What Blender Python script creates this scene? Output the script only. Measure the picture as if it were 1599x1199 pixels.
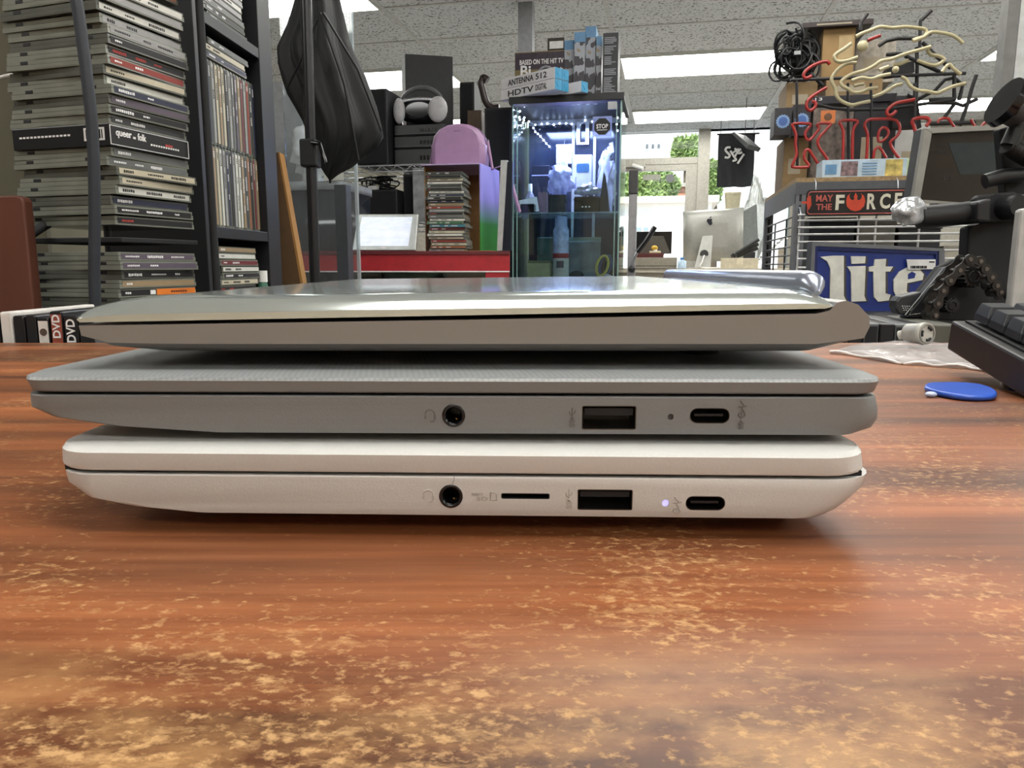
import bpy, bmesh, math, random
from mathutils import Vector, Matrix, noise
for o in list(bpy.data.objects): bpy.data.objects.remove(o)
scene = bpy.context.scene
COL = scene.collection
# ------------------------------------------------------------ camera, sky, sun, exposure
F, CX, CY = 1155.0, 799.5, 599.5          # focal length in pixels of the 1599 px wide frame
PITCH = math.radians(9.05)
H = 0.0668                                # lens height above the table top (z = 0)
cd = bpy.data.cameras.new('camera'); cam = bpy.data.objects.new('camera', cd); COL.objects.link(cam)
cd.sensor_fit = 'HORIZONTAL'; cd.sensor_width = 36.0; cd.lens = 36.0*F/1599.0
cd.clip_start = 0.01; cd.clip_end = 300
cam.location = (0, 0, H); cam.rotation_euler = (math.pi/2-PITCH, 0, 0)
scene.camera = cam
world = bpy.data.worlds.new('sky'); scene.world = world; world.use_nodes = True
wn = world.node_tree; wn.nodes.clear()
wo = wn.nodes.new('ShaderNodeOutputWorld'); wb = wn.nodes.new('ShaderNodeBackground'); ws = wn.nodes.new('ShaderNodeTexSky')
ws.sky_type = 'NISHITA'; ws.sun_disc = False; ws.sun_elevation = math.radians(50); ws.sun_rotation = math.radians(200)
wb.inputs[1].default_value = 0.22
wn.links.new(ws.outputs[0], wb.inputs[0]); wn.links.new(wb.outputs[0], wo.inputs[0])
sl = bpy.data.lights.new('sun', 'SUN'); sl.energy = 4.5; sl.angle = 0.01; sl.color = (1, .96, .9)
so = bpy.data.objects.new('sun', sl); COL.objects.link(so); so.rotation_euler = (math.radians(40), 0, math.radians(-30))
scene.view_settings.view_transform = 'Standard'; scene.view_settings.look = 'None'
scene.view_settings.gamma = 1.0; scene.view_settings.use_curve_mapping = False
scene.view_settings.exposure = 0.42
TROFFER = 9.0                              # radiance of the ceiling light lenses

# ------------------------------------------------------------ helpers
ROOM = math.radians(-11.7)                # the shop is turned against the table
SP, CP = math.sin(PITCH), math.cos(PITCH)
CAM = Vector((0, 0, H))
FLOOR = -0.90
def ray(px, py):
    u = (px-CX)/F; v = (CY-py)/F
    return Vector((u, CP+v*SP, -SP+v*CP))
def P(px, py, Y):
    d = ray(px, py); return CAM+d*(Y/d.y)
def PZ(px, py, z):
    d = ray(px, py); return CAM+d*((z-H)/d.z)
def RW(X, D, z=0):                         # shop coordinates (right, depth, up) to world
    return Vector((X*math.cos(ROOM)-D*math.sin(ROOM), X*math.sin(ROOM)+D*math.cos(ROOM), z))
def lin(c):
    r = []
    for x in c:
        x /= 255.0
        r.append(x/12.92 if x <= .04045 else ((x+.055)/1.055)**2.4)
    return (*r, 1.0)
_m = {}
def mat(name, rgb=(128, 128, 128), rough=.5, metal=0.0, var=.12, vs=40.0, bump=0.0, bs=200.0, emit=0.0, alpha=1.0, trans=0.0, coat=0.0, spec=None):
    if name in _m: return _m[name]
    m = bpy.data.materials.new(name); m.use_nodes = True; _m[name] = m
    nt = m.node_tree; b = nt.nodes['Principled BSDF']
    tc = nt.nodes.new('ShaderNodeTexCoord')
    n = nt.nodes.new('ShaderNodeTexNoise'); n.inputs['Scale'].default_value = vs; n.inputs['Detail'].default_value = 4
    r = nt.nodes.new('ShaderNodeValToRGB')
    c = lin(rgb); r.color_ramp.elements[0].position = .3; r.color_ramp.elements[1].position = .7
    r.color_ramp.elements[0].color = (*[max(0, x*(1-var)) for x in c[:3]], 1)
    r.color_ramp.elements[1].color = (*[min(1, x*(1+var)) for x in c[:3]], 1)
    nt.links.new(tc.outputs['Object'], n.inputs['Vector']); nt.links.new(n.outputs[0], r.inputs[0])
    nt.links.new(r.outputs[0], b.inputs['Base Color'])
    b.inputs['Roughness'].default_value = rough; b.inputs['Metallic'].default_value = metal
    b.inputs['Alpha'].default_value = alpha; b.inputs['Transmission Weight'].default_value = trans
    b.inputs['Coat Weight'].default_value = coat
    if spec is not None: b.inputs['Specular IOR Level'].default_value = spec
    if emit: 
        nt.links.new(r.outputs[0], b.inputs['Emission Color']); b.inputs['Emission Strength'].default_value = emit
    if bump:
        n2 = nt.nodes.new('ShaderNodeTexNoise'); n2.inputs['Scale'].default_value = bs; n2.inputs['Detail'].default_value = 3
        bp = nt.nodes.new('ShaderNodeBump'); bp.inputs['Strength'].default_value = bump; bp.inputs['Distance'].default_value = .002
        nt.links.new(tc.outputs['Object'], n2.inputs['Vector']); nt.links.new(n2.outputs[0], bp.inputs['Height']); nt.links.new(bp.outputs[0], b.inputs['Normal'])
    return m
def glass(name, tint=(235, 245, 240), gl=.10, haze=0.0, refl=.8):
    if name in _m: return _m[name]
    m = bpy.data.materials.new(name); m.use_nodes = True; _m[name] = m
    nt = m.node_tree; nt.nodes.clear()
    o = nt.nodes.new('ShaderNodeOutputMaterial'); t = nt.nodes.new('ShaderNodeBsdfTransparent'); t.inputs[0].default_value = lin(tint)
    g = nt.nodes.new('ShaderNodeBsdfGlossy'); g.inputs['Roughness'].default_value = .04
    fr = nt.nodes.new('ShaderNodeFresnel'); fr.inputs[0].default_value = 1.45
    ad = nt.nodes.new('ShaderNodeMath'); ad.operation = 'MULTIPLY_ADD'; ad.inputs[1].default_value = refl; ad.inputs[2].default_value = gl*.2; ad.use_clamp = True
    mx = nt.nodes.new('ShaderNodeMixShader'); d = nt.nodes.new('ShaderNodeBsdfDiffuse'); d.inputs[0].default_value = lin((230, 235, 240))
    m2 = nt.nodes.new('ShaderNodeMixShader')
    nz = nt.nodes.new('ShaderNodeTexNoise'); nz.inputs['Scale'].default_value = 25; nz.inputs['Detail'].default_value = 5
    hz = nt.nodes.new('ShaderNodeMath'); hz.operation = 'MULTIPLY'; hz.inputs[1].default_value = 2*haze; hz.use_clamp = True
    L = nt.links.new
    L(fr.outputs[0], ad.inputs[0]); L(ad.outputs[0], mx.inputs[0]); L(t.outputs[0], mx.inputs[1]); L(g.outputs[0], mx.inputs[2])
    L(nz.outputs[0], hz.inputs[0]); L(hz.outputs[0], m2.inputs[0]); L(mx.outputs[0], m2.inputs[1]); L(d.outputs[0], m2.inputs[2]); L(m2.outputs[0], o.inputs[0])
    return m
_txt = {}
def text_geo(s, bold=0.0):
    k = (s, bold)
    if k not in _txt:
        c = bpy.data.curves.new('t', 'FONT'); c.body = s; c.size = 1.0; c.offset = bold; c.resolution_u = 3
        o = bpy.data.objects.new('t', c); COL.objects.link(o)
        dg = bpy.context.evaluated_depsgraph_get(); dg.update()
        me = bpy.data.meshes.new_from_object(o.evaluated_get(dg))
        V = [v.co.copy() for v in me.vertices]; Fc = [list(p.vertices) for p in me.polygons]
        bpy.data.objects.remove(o); bpy.data.meshes.remove(me); bpy.data.curves.remove(c)
        xs = [v.x for v in V]; ys = [v.y for v in V]
        x0, x1, y0, y1 = min(xs), max(xs), min(ys), max(ys)
        V = [((v.x-x0)/(x1-x0), (v.y-y0)/(y1-y0)) for v in V]
        _txt[k] = (V, Fc)
    return _txt[k]
class MB:
    def __init__(s): s.v = []; s.f = []; s.m = []; s.sm = []
    def add(s, V, Fc, mi=0, smooth=False):
        b = len(s.v); s.v += [Vector(q) for q in V]
        for f in Fc: s.f.append([b+i for i in f]); s.m.append(mi); s.sm.append(smooth)
        return s
    def box(s, x0, x1, y0, y1, z0, z1, mi=0, M=None):
        V = [Vector(q) for q in ((x0,y0,z0),(x1,y0,z0),(x1,y1,z0),(x0,y1,z0),(x0,y0,z1),(x1,y0,z1),(x1,y1,z1),(x0,y1,z1))]
        if M: V = [M @ q for q in V]
        return s.add(V, [(3,2,1,0),(4,5,6,7),(0,1,5,4),(1,2,6,5),(2,3,7,6),(3,0,4,7)], mi)
    def prism(s, pts, vec, mi=0):           # planar polygon pts swept along vec
        n = len(pts); vec = Vector(vec); A = [Vector(p) for p in pts]
        nm = sum(((A[i]-A[0]).cross(A[(i+1) % n]-A[0]) for i in range(1, n-1)), Vector())
        if nm.dot(vec) > 0: A.reverse()
        V = A+[a+vec for a in A]
        s.add(V, [list(range(n)), list(range(2*n-1, n-1, -1))]+[((i+1) % n, i, n+i, n+(i+1) % n) for i in range(n)], mi)
        return s
    def xz(s, pts, y0, y1, mi=0): return s.prism([(x, y0, z) for x, z in pts], (0, y1-y0, 0), mi)
    def tube(s, pts, r, n=8, closed=False, mi=0, rs=None):
        A = [Vector(p) for p in pts]; k = len(A); V = []; up = None
        for i in range(k):
            a = A[(i-1) % k] if (closed or i > 0) else A[i]; b = A[(i+1) % k] if (closed or i < k-1) else A[i]
            t = (b-a)
            if t.length < 1e-9: t = Vector((0, 0, 1))
            t.normalize()
            if up is None: up = t.orthogonal().normalized()
            up = up-t*up.dot(t)
            up = up.normalized() if up.length > 1e-6 else t.orthogonal().normalized()
            w = t.cross(up); q = rs[i] if rs else r
            for j in range(n):
                an = 2*math.pi*j/n; V.append(A[i]+(up*math.cos(an)+w*math.sin(an))*q)
        Fc = []
        for i in range(k if closed else k-1):
            i2 = (i+1) % k
            for j in range(n): Fc.append((i*n+j, i*n+(j+1) % n, i2*n+(j+1) % n, i2*n+j))
        s.add(V, Fc, mi, True)
        if not closed:
            s.add([V[j] for j in range(n)], [list(range(n-1, -1, -1))], mi); s.add(V[-n:], [list(range(n))], mi)
        return s
    def cyl(s, p0, p1, r, n=16, r2=None, mi=0): return s.tube([p0, p1], r, n, False, mi, [r, r if r2 is None else r2])
    def loft(s, rings, mi=0, smooth=True, caps=True):
        n = len(rings[0]); V = [Vector(p) for R in rings for p in R]; Fc = []
        for i in range(len(rings)-1):
            for j in range(n): Fc.append((i*n+j, i*n+(j+1) % n, (i+1)*n+(j+1) % n, (i+1)*n+j))
        s.add(V, Fc, mi, smooth)
        if caps:
            b = len(s.v)-len(V)
            s.f.append([b+j for j in range(n-1, -1, -1)]); s.m.append(mi); s.sm.append(False)
            s.f.append([b+len(V)-n+j for j in range(n)]); s.m.append(mi); s.sm.append(False)
        return s
    def ball(s, c, r, sc=(1, 1, 1), n=12, mi=0, nz=0.0, seed=0):
        c = Vector(c); V = []; Fc = []; m = n//2
        for i in range(m+1):
            th = math.pi*i/m
            for j in range(n):
                ph = 2*math.pi*j/n; d = Vector((math.sin(th)*math.cos(ph), math.sin(th)*math.sin(ph), math.cos(th)))
                k = r*(1+(nz*noise.noise(d*2.3+Vector((seed, seed*1.7, 0))) if nz else 0))
                V.append(c+Vector((d.x*sc[0], d.y*sc[1], d.z*sc[2]))*k)
        for i in range(m):
            for j in range(n): Fc.append((i*n+j, (i+1)*n+j, (i+1)*n+(j+1) % n, i*n+(j+1) % n))
        return s.add(V, Fc, mi, True)
    def text(s, st, x0, x1, z0, z1, y, d=.0006, mi=0, bold=0.0, M=None, flip=False):   # lettering filling a rectangle on the plane y, facing -y
        V, Fc = text_geo(st, bold); n = len(V)
        A = []
        for yy in (y-d, y):
            for a, b in V:
                q = Vector((x1-a*(x1-x0) if flip else x0+a*(x1-x0), yy, z0+b*(z1-z0))); A.append(M @ q if M else q)
        s.add(A, [list(f) for f in Fc]+[[n+i for i in reversed(f)] for f in Fc], mi)
        ed = {}
        for f in Fc:
            for i in range(len(f)):
                e = (f[i], f[(i+1) % len(f)])
                if (e[1], e[0]) in ed: ed.pop((e[1], e[0]))
                else: ed[e] = 1
        s.add(A, [(b, a, n+a, n+b) for a, b in ed], mi)
        return s
    def xf(s, M):
        s.v = [M @ q for q in s.v]; return s
MX = {}
def _prep(o, label, cat, group, kind):
    if label: o['label'] = label
    if cat: o['category'] = cat
    if group: o['group'] = group
    if kind: o['kind'] = kind
def thing(name, label, cat, loc=(0, 0, 0), yaw=0.0, group=None):
    o = bpy.data.objects.new(name, None); COL.objects.link(o); o.empty_display_size = .02
    o.location = loc; o.rotation_euler = (0, 0, yaw); _prep(o, label, cat, group, None)
    MX[o.name] = Matrix.Translation(Vector(loc)) @ Matrix.Rotation(yaw, 4, 'Z')
    return o
def obj(name, mb, mats, parent=None, world=False, bevel=0, seg=2, smooth=None, label=None, cat=None, group=None, kind=None, loc=None, yaw=0.0, fix=False, angle=40, sharp=0):
    if not isinstance(mats, (list, tuple)): mats = [mats]
    if loc is not None: 
        W = Matrix.Translation(Vector(loc)) @ Matrix.Rotation(yaw, 4, 'Z')
    else: W = Matrix.Identity(4)
    if world:
        Mi = (MX[parent.name] if parent else W).inverted(); mb.xf(Mi)
    me = bpy.data.meshes.new(name); me.from_pydata([tuple(v) for v in mb.v], [], mb.f)
    for m in mats: me.materials.append(m)
    for p, mi, sm in zip(me.polygons, mb.m, mb.sm): p.material_index = mi; p.use_smooth = sm if smooth is None else smooth
    if fix:
        bm = bmesh.new(); bm.from_mesh(me); bmesh.ops.remove_doubles(bm, verts=bm.verts, dist=1e-6); bmesh.ops.recalc_face_normals(bm, faces=bm.faces); bm.to_mesh(me); bm.free()
    me.update()
    if sharp: me.polygons.foreach_set('use_smooth', [True]*len(me.polygons)); me.set_sharp_from_angle(angle=math.radians(sharp))
    o = bpy.data.objects.new(name, me); COL.objects.link(o)
    if parent: o.parent = parent; MX[o.name] = MX[parent.name]
    else:
        MX[o.name] = W
        if loc is not None: o.location = loc; o.rotation_euler = (0, 0, yaw)
    if bevel:
        b = o.modifiers.new('bevel', 'BEVEL'); b.width = bevel; b.segments = seg; b.limit_method = 'ANGLE'; b.angle_limit = math.radians(angle)
    _prep(o, label, cat, group, kind)
    return o
def dup(root, loc, yaw=None, label=None, group=None, mats=None):
    r = root.copy(); COL.objects.link(r); r.location = loc
    if yaw is not None: r.rotation_euler = (0, 0, yaw)
    if label: r['label'] = label
    if group: r['group'] = group
    for ch in list(root.children):
        c = ch.copy(); COL.objects.link(c); c.parent = r
        for g in ch.children:
            d = g.copy(); COL.objects.link(d); d.parent = c
    return r
class Fr:                                   # an upright plane at depth Y seen at the given pixels; local x right, y away, z up, origin at base centre
    def __init__(s, x0, y0, x1, y1, Y, yaw=ROOM, zb=None):
        xc, yc = (x0+x1)/2, (y0+y1)/2
        s.yaw = yaw; s.ax = Vector((math.cos(yaw), math.sin(yaw), 0)); s.n = Vector((-math.sin(yaw), math.cos(yaw), 0))
        s.p = P(xc, yc, Y)
        A, B = s.hit(x0, yc), s.hit(x1, yc); t = s.hit(xc, y0); b = s.hit(xc, y1)
        o = (A+B)/2; o.z = b.z if zb is None else zb; s.o = o
        s.w = (B-A).length; s.h = t.z-o.z
    def hit(s, px, py, off=0.0):
        d = ray(px, py); return CAM+d*(((s.p+s.n*off)-CAM).dot(s.n)/d.dot(s.n))
    def uv(s, px, py, off=0.0):
        q = s.hit(px, py, off)-s.o; return (q.dot(s.ax), q.z)
    def poly(s, pts, off=0.0): return [s.uv(a, b, off) for a, b in pts]
    def path(s, pts, off=0.0): return [Vector((u, off, v)) for u, v in s.poly(pts, off)]
    def thing(s, name, label, cat, group=None): return thing(name, label, cat, s.o, s.yaw, group)
def smoothpath(pts, k=4, closed=False):
    A = [Vector(p) for p in pts]; n = len(A); out = []
    for i in range(n if closed else n-1):
        g = lambda j: A[j % n] if closed else A[max(0, min(n-1, j))]
        p0, p1, p2, p3 = g(i-1), g(i), g(i+1), g(i+2)
        for q in range(k):
            t = q/k; out.append(.5*((2*p1)+(p2-p0)*t+(2*p0-5*p1+4*p2-p3)*t*t+(3*p1-p0-3*p2+p3)*t**3))
    if not closed: out.append(A[-1])
    return out
def rrect(x0, x1, y0, y1, r, n=5):
    r = max(1e-5, min(r, (x1-x0)/2.01, (y1-y0)/2.01)); o = []
    for cx, cy, a0 in ((x1-r, y0+r, -90), (x1-r, y1-r, 0), (x0+r, y1-r, 90), (x0+r, y0+r, 180)):
        for i in range(n+1):
            a = math.radians(a0+90*i/n); o.append((cx+r*math.cos(a), cy+r*math.sin(a)))
    return o
ORD = ['topmost','second','third','fourth','fifth','sixth','seventh','eighth','ninth','tenth','eleventh','twelfth','thirteenth','fourteenth','fifteenth','sixteenth','seventeenth','eighteenth','nineteenth','twentieth','twenty-first','twenty-second','twenty-third','twenty-fourth','twenty-fifth','twenty-sixth','twenty-seventh','twenty-eighth','twenty-ninth','thirtieth']
def ordn(i): return 'first' if i == 0 else ORD[i]
R = random.Random(7)

# ------------------------------------------------------------ materials
BLK = mat('black_plastic', (22, 23, 26), .45); BLKM = mat('black_matte', (16, 17, 20), .7); BLKG = mat('black_gloss', (14, 14, 17), .15)
STEEL = mat('brushed_steel', (150, 152, 155), .35, .9); WHITE = mat('white_plastic', (225, 225, 222), .4); GREYM = mat('grey_paint', (150, 152, 156), .5)
RED = mat('red_paint', (165, 28, 38), .5); KRAFT = mat('kraft_cardboard', (150, 112, 70), .85, var=.15); INKW = mat('white_print', (225, 225, 225), .6); INKK = mat('black_print', (18, 18, 20), .6)
DKMET = mat('dark_metal', (45, 46, 50), .4, .6); CHROME = mat('chrome', (210, 210, 215), .08, 1.0)
# ------------------------------------------------------------ the shop: floor, ceiling, walls, storefront
def rbox(mb, X0, X1, D0, D1, z0, z1, mi=0):
    M = Matrix.Rotation(ROOM, 4, 'Z'); return mb.box(X0, X1, D0, D1, z0, z1, mi, M)
CEIL = H+1.42
XL, XR, DN, DF = -3.2, 4.4, -2.6, 8.35
def tile_mat():
    m = mat('ceiling_tile', (222, 223, 222), .9, var=.04, vs=6)
    nt = m.node_tree; b = nt.nodes['Principled BSDF']; tc = nt.nodes.new('ShaderNodeTexCoord')
    vo = nt.nodes.new('ShaderNodeTexNoise'); vo.inputs['Scale'].default_value = 75; vo.inputs['Detail'].default_value = 2.5
    rp = nt.nodes.new('ShaderNodeValToRGB'); rp.color_ramp.elements[0].position = .36; rp.color_ramp.elements[1].position = .44
    rp.color_ramp.elements[0].color = (.25, .25, .24, 1); rp.color_ramp.elements[1].color = (1, 1, 1, 1)
    mx = nt.nodes.new('ShaderNodeMixRGB'); mx.blend_type = 'MULTIPLY'; mx.inputs[0].default_value = 1
    src = b.inputs['Base Color'].links[0].from_socket
    nt.links.new(tc.outputs['Object'], vo.inputs['Vector']); nt.links.new(vo.outputs[0], rp.inputs[0]); nt.links.new(src, mx.inputs[1]); nt.links.new(rp.outputs[0], mx.inputs[2]); nt.links.new(mx.outputs[0], b.inputs['Base Color'])
    return m
obj('floor', rbox(MB(), XL-.1, XR+.1, DN-.1, DF+.15, FLOOR-.05, FLOOR), mat('vinyl_floor', (160, 160, 160), .4, vs=3), kind='structure')
obj('ceiling', rbox(MB(), XL-.1, XR+.1, DN-.1, DF+.15, CEIL, CEIL+.06), tile_mat(), kind='structure')
g = MB(); XG = -.375; DG = 5.38
for k in range(-4, 6):
    x = XG+1.22*k
    if XL < x < XR: rbox(g, x-.012, x+.012, DN, DF, CEIL-.006, CEIL)
for k in range(-14, 8):
    d = DG+.61*k
    if DN < d < DF: rbox(g, XL, XR, d-.012, d+.012, CEIL-.0055, CEIL)
obj('trim_1', g, mat('ceiling_tee_white', (205, 205, 200), .5), kind='structure')
OLIVE = mat('olive_wall_paint', (92, 88, 72), .8, vs=4)
obj('wall_left', rbox(MB(), XL-.1, XL, DN, DF, FLOOR, CEIL), OLIVE, kind='structure')
obj('wall_right', rbox(MB(), XR, XR+.1, DN, DF, FLOOR, CEIL), mat('grey_wall_paint', (200, 198, 190), .8), kind='structure')
obj('wall_rear', rbox(MB(), XL-.1, XR+.1, DN-.1, DN, FLOOR, CEIL), mat('tan_wall_paint', (205, 190, 170), .8), kind='structure')
# ceiling lights of the grid: every third row, every second bay
LENS = mat('light_lens', (255, 252, 240), .5, emit=TROFFER, var=.02)
def troffer_lens():
    m = bpy.data.materials.new('ribbed_light_lens'); m.use_nodes = True; nt = m.node_tree; b = nt.nodes['Principled BSDF']
    b.inputs['Base Color'].default_value = (.9, .9, .88, 1); b.inputs['Emission Color'].default_value = (1, .985, .93, 1); b.inputs['Emission Strength'].default_value = TROFFER
    return m
LENS = troffer_lens(); FRM = mat('light_frame_white', (215, 215, 210), .5)
first = None; bays = ['left', 'middle', 'right', 'far right']
for ri, d in enumerate((DG-1.83*4, DG-1.83*3, DG-1.83*2, DG-1.83, DG, DG+1.83)):
    for ci, k in enumerate((-2, 0, 2)):
        if ri in (0, 2) and ci == 0: continue  # unseen near-left lights: two dropped, one kept to brighten lid and table
        x0 = XG+1.22*k
        lb = 'recessed fluorescent ceiling light, %s bay, %s row from the storefront' % (bays[ci], ordn(5-ri))
        loc = RW(x0+.61, d+.305, CEIL-.012)
        if first is None:
            t = thing('ceiling_light', lb, 'ceiling light', loc, ROOM, 'ceiling lights')
            m = MB(); m.box(-.59, .59, -.285, .285, -.002, .004); obj('lens', m, LENS, t)
            m = MB()
            for a in ((-.605, -.59, -.3, .3), (.59, .605, -.3, .3), (-.59, .59, -.3, -.285), (-.59, .59, .285, .3)): m.box(*a, -.004, .012)
            obj('frame', m, FRM, t); first = t
        else: dup(first, loc, ROOM, lb)
# storefront wall at the far end: aluminium frame, transom, door, side window
ALU = mat('storefront_aluminium', (168, 165, 155), .4, .3)
def fx(px, py=300): # shop right-coordinate of a pixel on the storefront plane
    d = ray(px, py); n = Vector((-math.sin(ROOM), math.cos(ROOM), 0)); q = CAM+d*(DF/d.dot(n)); return q.dot(Vector((math.cos(ROOM), math.sin(ROOM), 0))), q.z
xa, xb, xc, xd = fx(962)[0], fx(1088)[0], fx(1106)[0], fx(1235)[0]
zt = fx(1000, 206)[1]
w = MB(); WALLC = mat('storefront_wall_paint', (150, 146, 135), .8)
rbox(w, XL, xa-.1, DF, DF+.12, FLOOR, CEIL); rbox(w, xd, XR, DF, DF+.12, FLOOR, CEIL); rbox(w, xa-.1, xd, DF, DF+.12, zt+.12, CEIL); rbox(w, xc, xd, DF, DF+.12, FLOOR, FLOOR+.5)
obj('wall_front', w, WALLC, kind='structure')
f = MB()
rbox(f, xa-.1, xa, DF-.03, DF+.1, FLOOR, zt+.12); rbox(f, xb, xc, DF-.05, DF+.1, FLOOR, zt+.12)
rbox(f, xa, xb, DF-.03, DF+.1, zt, zt+.12); rbox(f, xc, xd, DF-.03, DF+.1, zt+.04, zt+.12)
z1, z2 = fx(1000, 248)[1], fx(1000, 258)[1]
rbox(f, xa, xb, DF-.03, DF+.1, z2, z1)
obj('trim_2', f, ALU, kind='structure')
GL = glass('clear_window_glass', (245, 250, 250), .02, 0.0, .10)
t = thing('window_1', None, None, RW((xa+xb)/2, DF, z1), ROOM); t['kind'] = 'structure'
m = MB(); rbox(m, xa, xb, DF+.03, DF+.038, z1, zt); obj('pane', m, GL, t, world=True)
t = thing('window_2', None, None, RW((xc+xd)/2, DF, FLOOR+.5), ROOM); t['kind'] = 'structure'
m = MB(); rbox(m, xc, xd, DF+.03, DF+.038, FLOOR+.5, zt+.04); obj('pane', m, GL, t, world=True)
t = thing('door_1', None, None, RW((xa+xb)/2, DF, FLOOR), ROOM); t['kind'] = 'structure'
zd = fx(1000, 268)[1]; sx = fx(1070)[0]
m = MB(); rbox(m, xa, xa+.09, DF-.02, DF+.03, FLOOR, z2); rbox(m, sx, xb, DF-.02, DF+.03, FLOOR, z2); rbox(m, xa+.09, sx, DF-.02, DF+.03, zd, z2); rbox(m, xa+.09, sx, DF-.02, DF+.03, FLOOR, FLOOR+.25)
obj('door_frame', m, ALU, t, world=True)
m = MB(); rbox(m, xa+.09, sx, DF, DF+.008, FLOOR+.25, zd); obj('pane', m, GL, t, world=True)
m = MB(); a = fx(974, 252); b = fx(1008, 262); rbox(m, a[0], b[0], DF-.09, DF-.02, b[1], a[1]); obj('door_closer', m, ALU, t, world=True)
q1, q2 = RW(fx(988)[0], DF-.11, fx(988, 260)[1]), RW(fx(1004)[0], DF-.16, fx(1004, 266)[1]); m = MB().tube([q1, q2], .02, 6); obj('closer_arm', m, WHITE, t, world=True)
a, b = fx(1004, 273), fx(1031, 281); m = MB(); rbox(m, a[0], b[0], DF-.004, DF, b[1], a[1]); obj('notice_sticker', m, mat('grey_notice', (150, 150, 140), .6), t, world=True)
c = fx(1070, 278); m = MB().cyl(RW(c[0]-.16, DF-.006, c[1]), RW(c[0]-.16, DF, c[1]), .045, 20); obj('round_sticker', m, mat('grey_sticker', (110, 112, 112), .6), t, world=True)
# ------------------------------------------------------------ outside
obj('ground', rbox(MB(), -30, 60, DF+.15, 90, FLOOR-.2, FLOOR-.1), mat('sunlit_concrete', (215, 208, 200), .9, vs=1), kind='structure')
def far(name, label, cat, x0, y0, x1, y1, Y, depth, m, group=None):
    fr = Fr(x0, y0, x1, y1, Y, ROOM, FLOOR-.1); t = fr.thing(name, label, cat, group)
    obj('wall', MB().box(-fr.w/2, fr.w/2, 0, depth, 0, fr.h), m, t); return fr, t
PALE = mat('pale_stucco', (238, 234, 228), .9, vs=1)
fr, t = far('house', 'tall white building across the street with three small windows', 'building', 840, 150, 1230, 400, 48, 6, PALE)
for k in range(3):
    a = fr.uv(1007+9*k, 224); b = fr.uv(1014+9*k, 234)
    o = obj('window', MB().box(a[0], b[0], -.12, .05, b[1], a[1]), WHITE, t)
    obj('pane', MB().box(a[0]+.06, b[0]-.06, -.15, -.11, b[1]+.06, a[1]-.06), mat('dark_pane', (90, 95, 100), .2), o)
fr, t = far('garage', 'low white garage with tan roof edge and small windows across the road', 'building', 900, 318, 1110, 400, 24, 4, PALE)
obj('roof', MB().box(-fr.w/2-.2, fr.w/2+.2, -.3, 4.2, fr.h, fr.h+.2), mat('light_shingle', (225, 212, 195), .9), t)
for k in range(3):
    a = fr.uv(994+11*k, 355); b = fr.uv(1001+11*k, 360); obj('window', MB().box(a[0], b[0], -.05, .05, b[1], a[1]), mat('blue_grey_pane', (150, 165, 175), .2), t)
fr, t = far('brick_shed', 'small red brick outbuilding by the trees seen through the door', 'building', 1056, 292, 1078, 316, 31, 2, mat('red_brick', (196, 140, 112), .9, vs=8))
obj('roof', MB().box(-fr.w/2-.1, fr.w/2+.1, -.2, 2.1, fr.h, fr.h+.15), mat('shed_roof', (190, 180, 170), .9), t)
LEAF = mat('leaf_green', (150, 170, 104), .7, var=.4, vs=2.0)
def tree(px0, py0, px1, py1, Y, label, seed, ncl=24):
    fr = Fr(px0, py0, px1, py1, Y, ROOM, FLOOR-.1); t = fr.thing('tree', label, 'tree', 'trees outside'); rr = random.Random(seed)
    c0 = fr.uv((px0+px1)/2, (py0+py1)/2); zb = fr.uv((px0+px1)/2, py1)[1]
    obj('trunk', MB().tube([(0, 0, 0), (.1, 0, c0[1]*.6), (0, .1, c0[1])], .2, 8, rs=[.28, .2, .1]), mat('bark', (95, 80, 62), .9), t)
    m = MB(); rx, rz = fr.w/2, (fr.h-zb)/2
    for i in range(ncl*110):
        a, b = rr.uniform(0, 6.28), rr.uniform(-1, 1); k = rr.random()**.4
        p = Vector((c0[0]+rx*k*math.cos(a)*math.sqrt(1-b*b*.6), rx*.6*k*math.sin(a), c0[1]+rz*k*b)); s = rr.uniform(.07, .19)
        e1 = Vector((rr.uniform(-1, 1), rr.uniform(-1, 1), rr.uniform(-1, 1))).normalized(); e2 = e1.orthogonal().normalized()
        m.add([p-e1*s, p-e2*s*.5, p+e1*s, p+e2*s*.5], [(0, 1, 2, 3)])
    obj('foliage', m, LEAF, t)
tree(965, 268, 1062, 316, 30, 'broad green tree seen through the glass door', 1, 40)
tree(1048, 212, 1096, 262, 36, 'taller green tree crown seen through the transom', 2, 22)
tree(1098, 250, 1128, 318, 30, 'narrow green tree seen through the side window left of the black flag', 3, 26)
tree(930, 205, 972, 320, 34, 'green tree at the left edge of the storefront', 4, 20)
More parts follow.
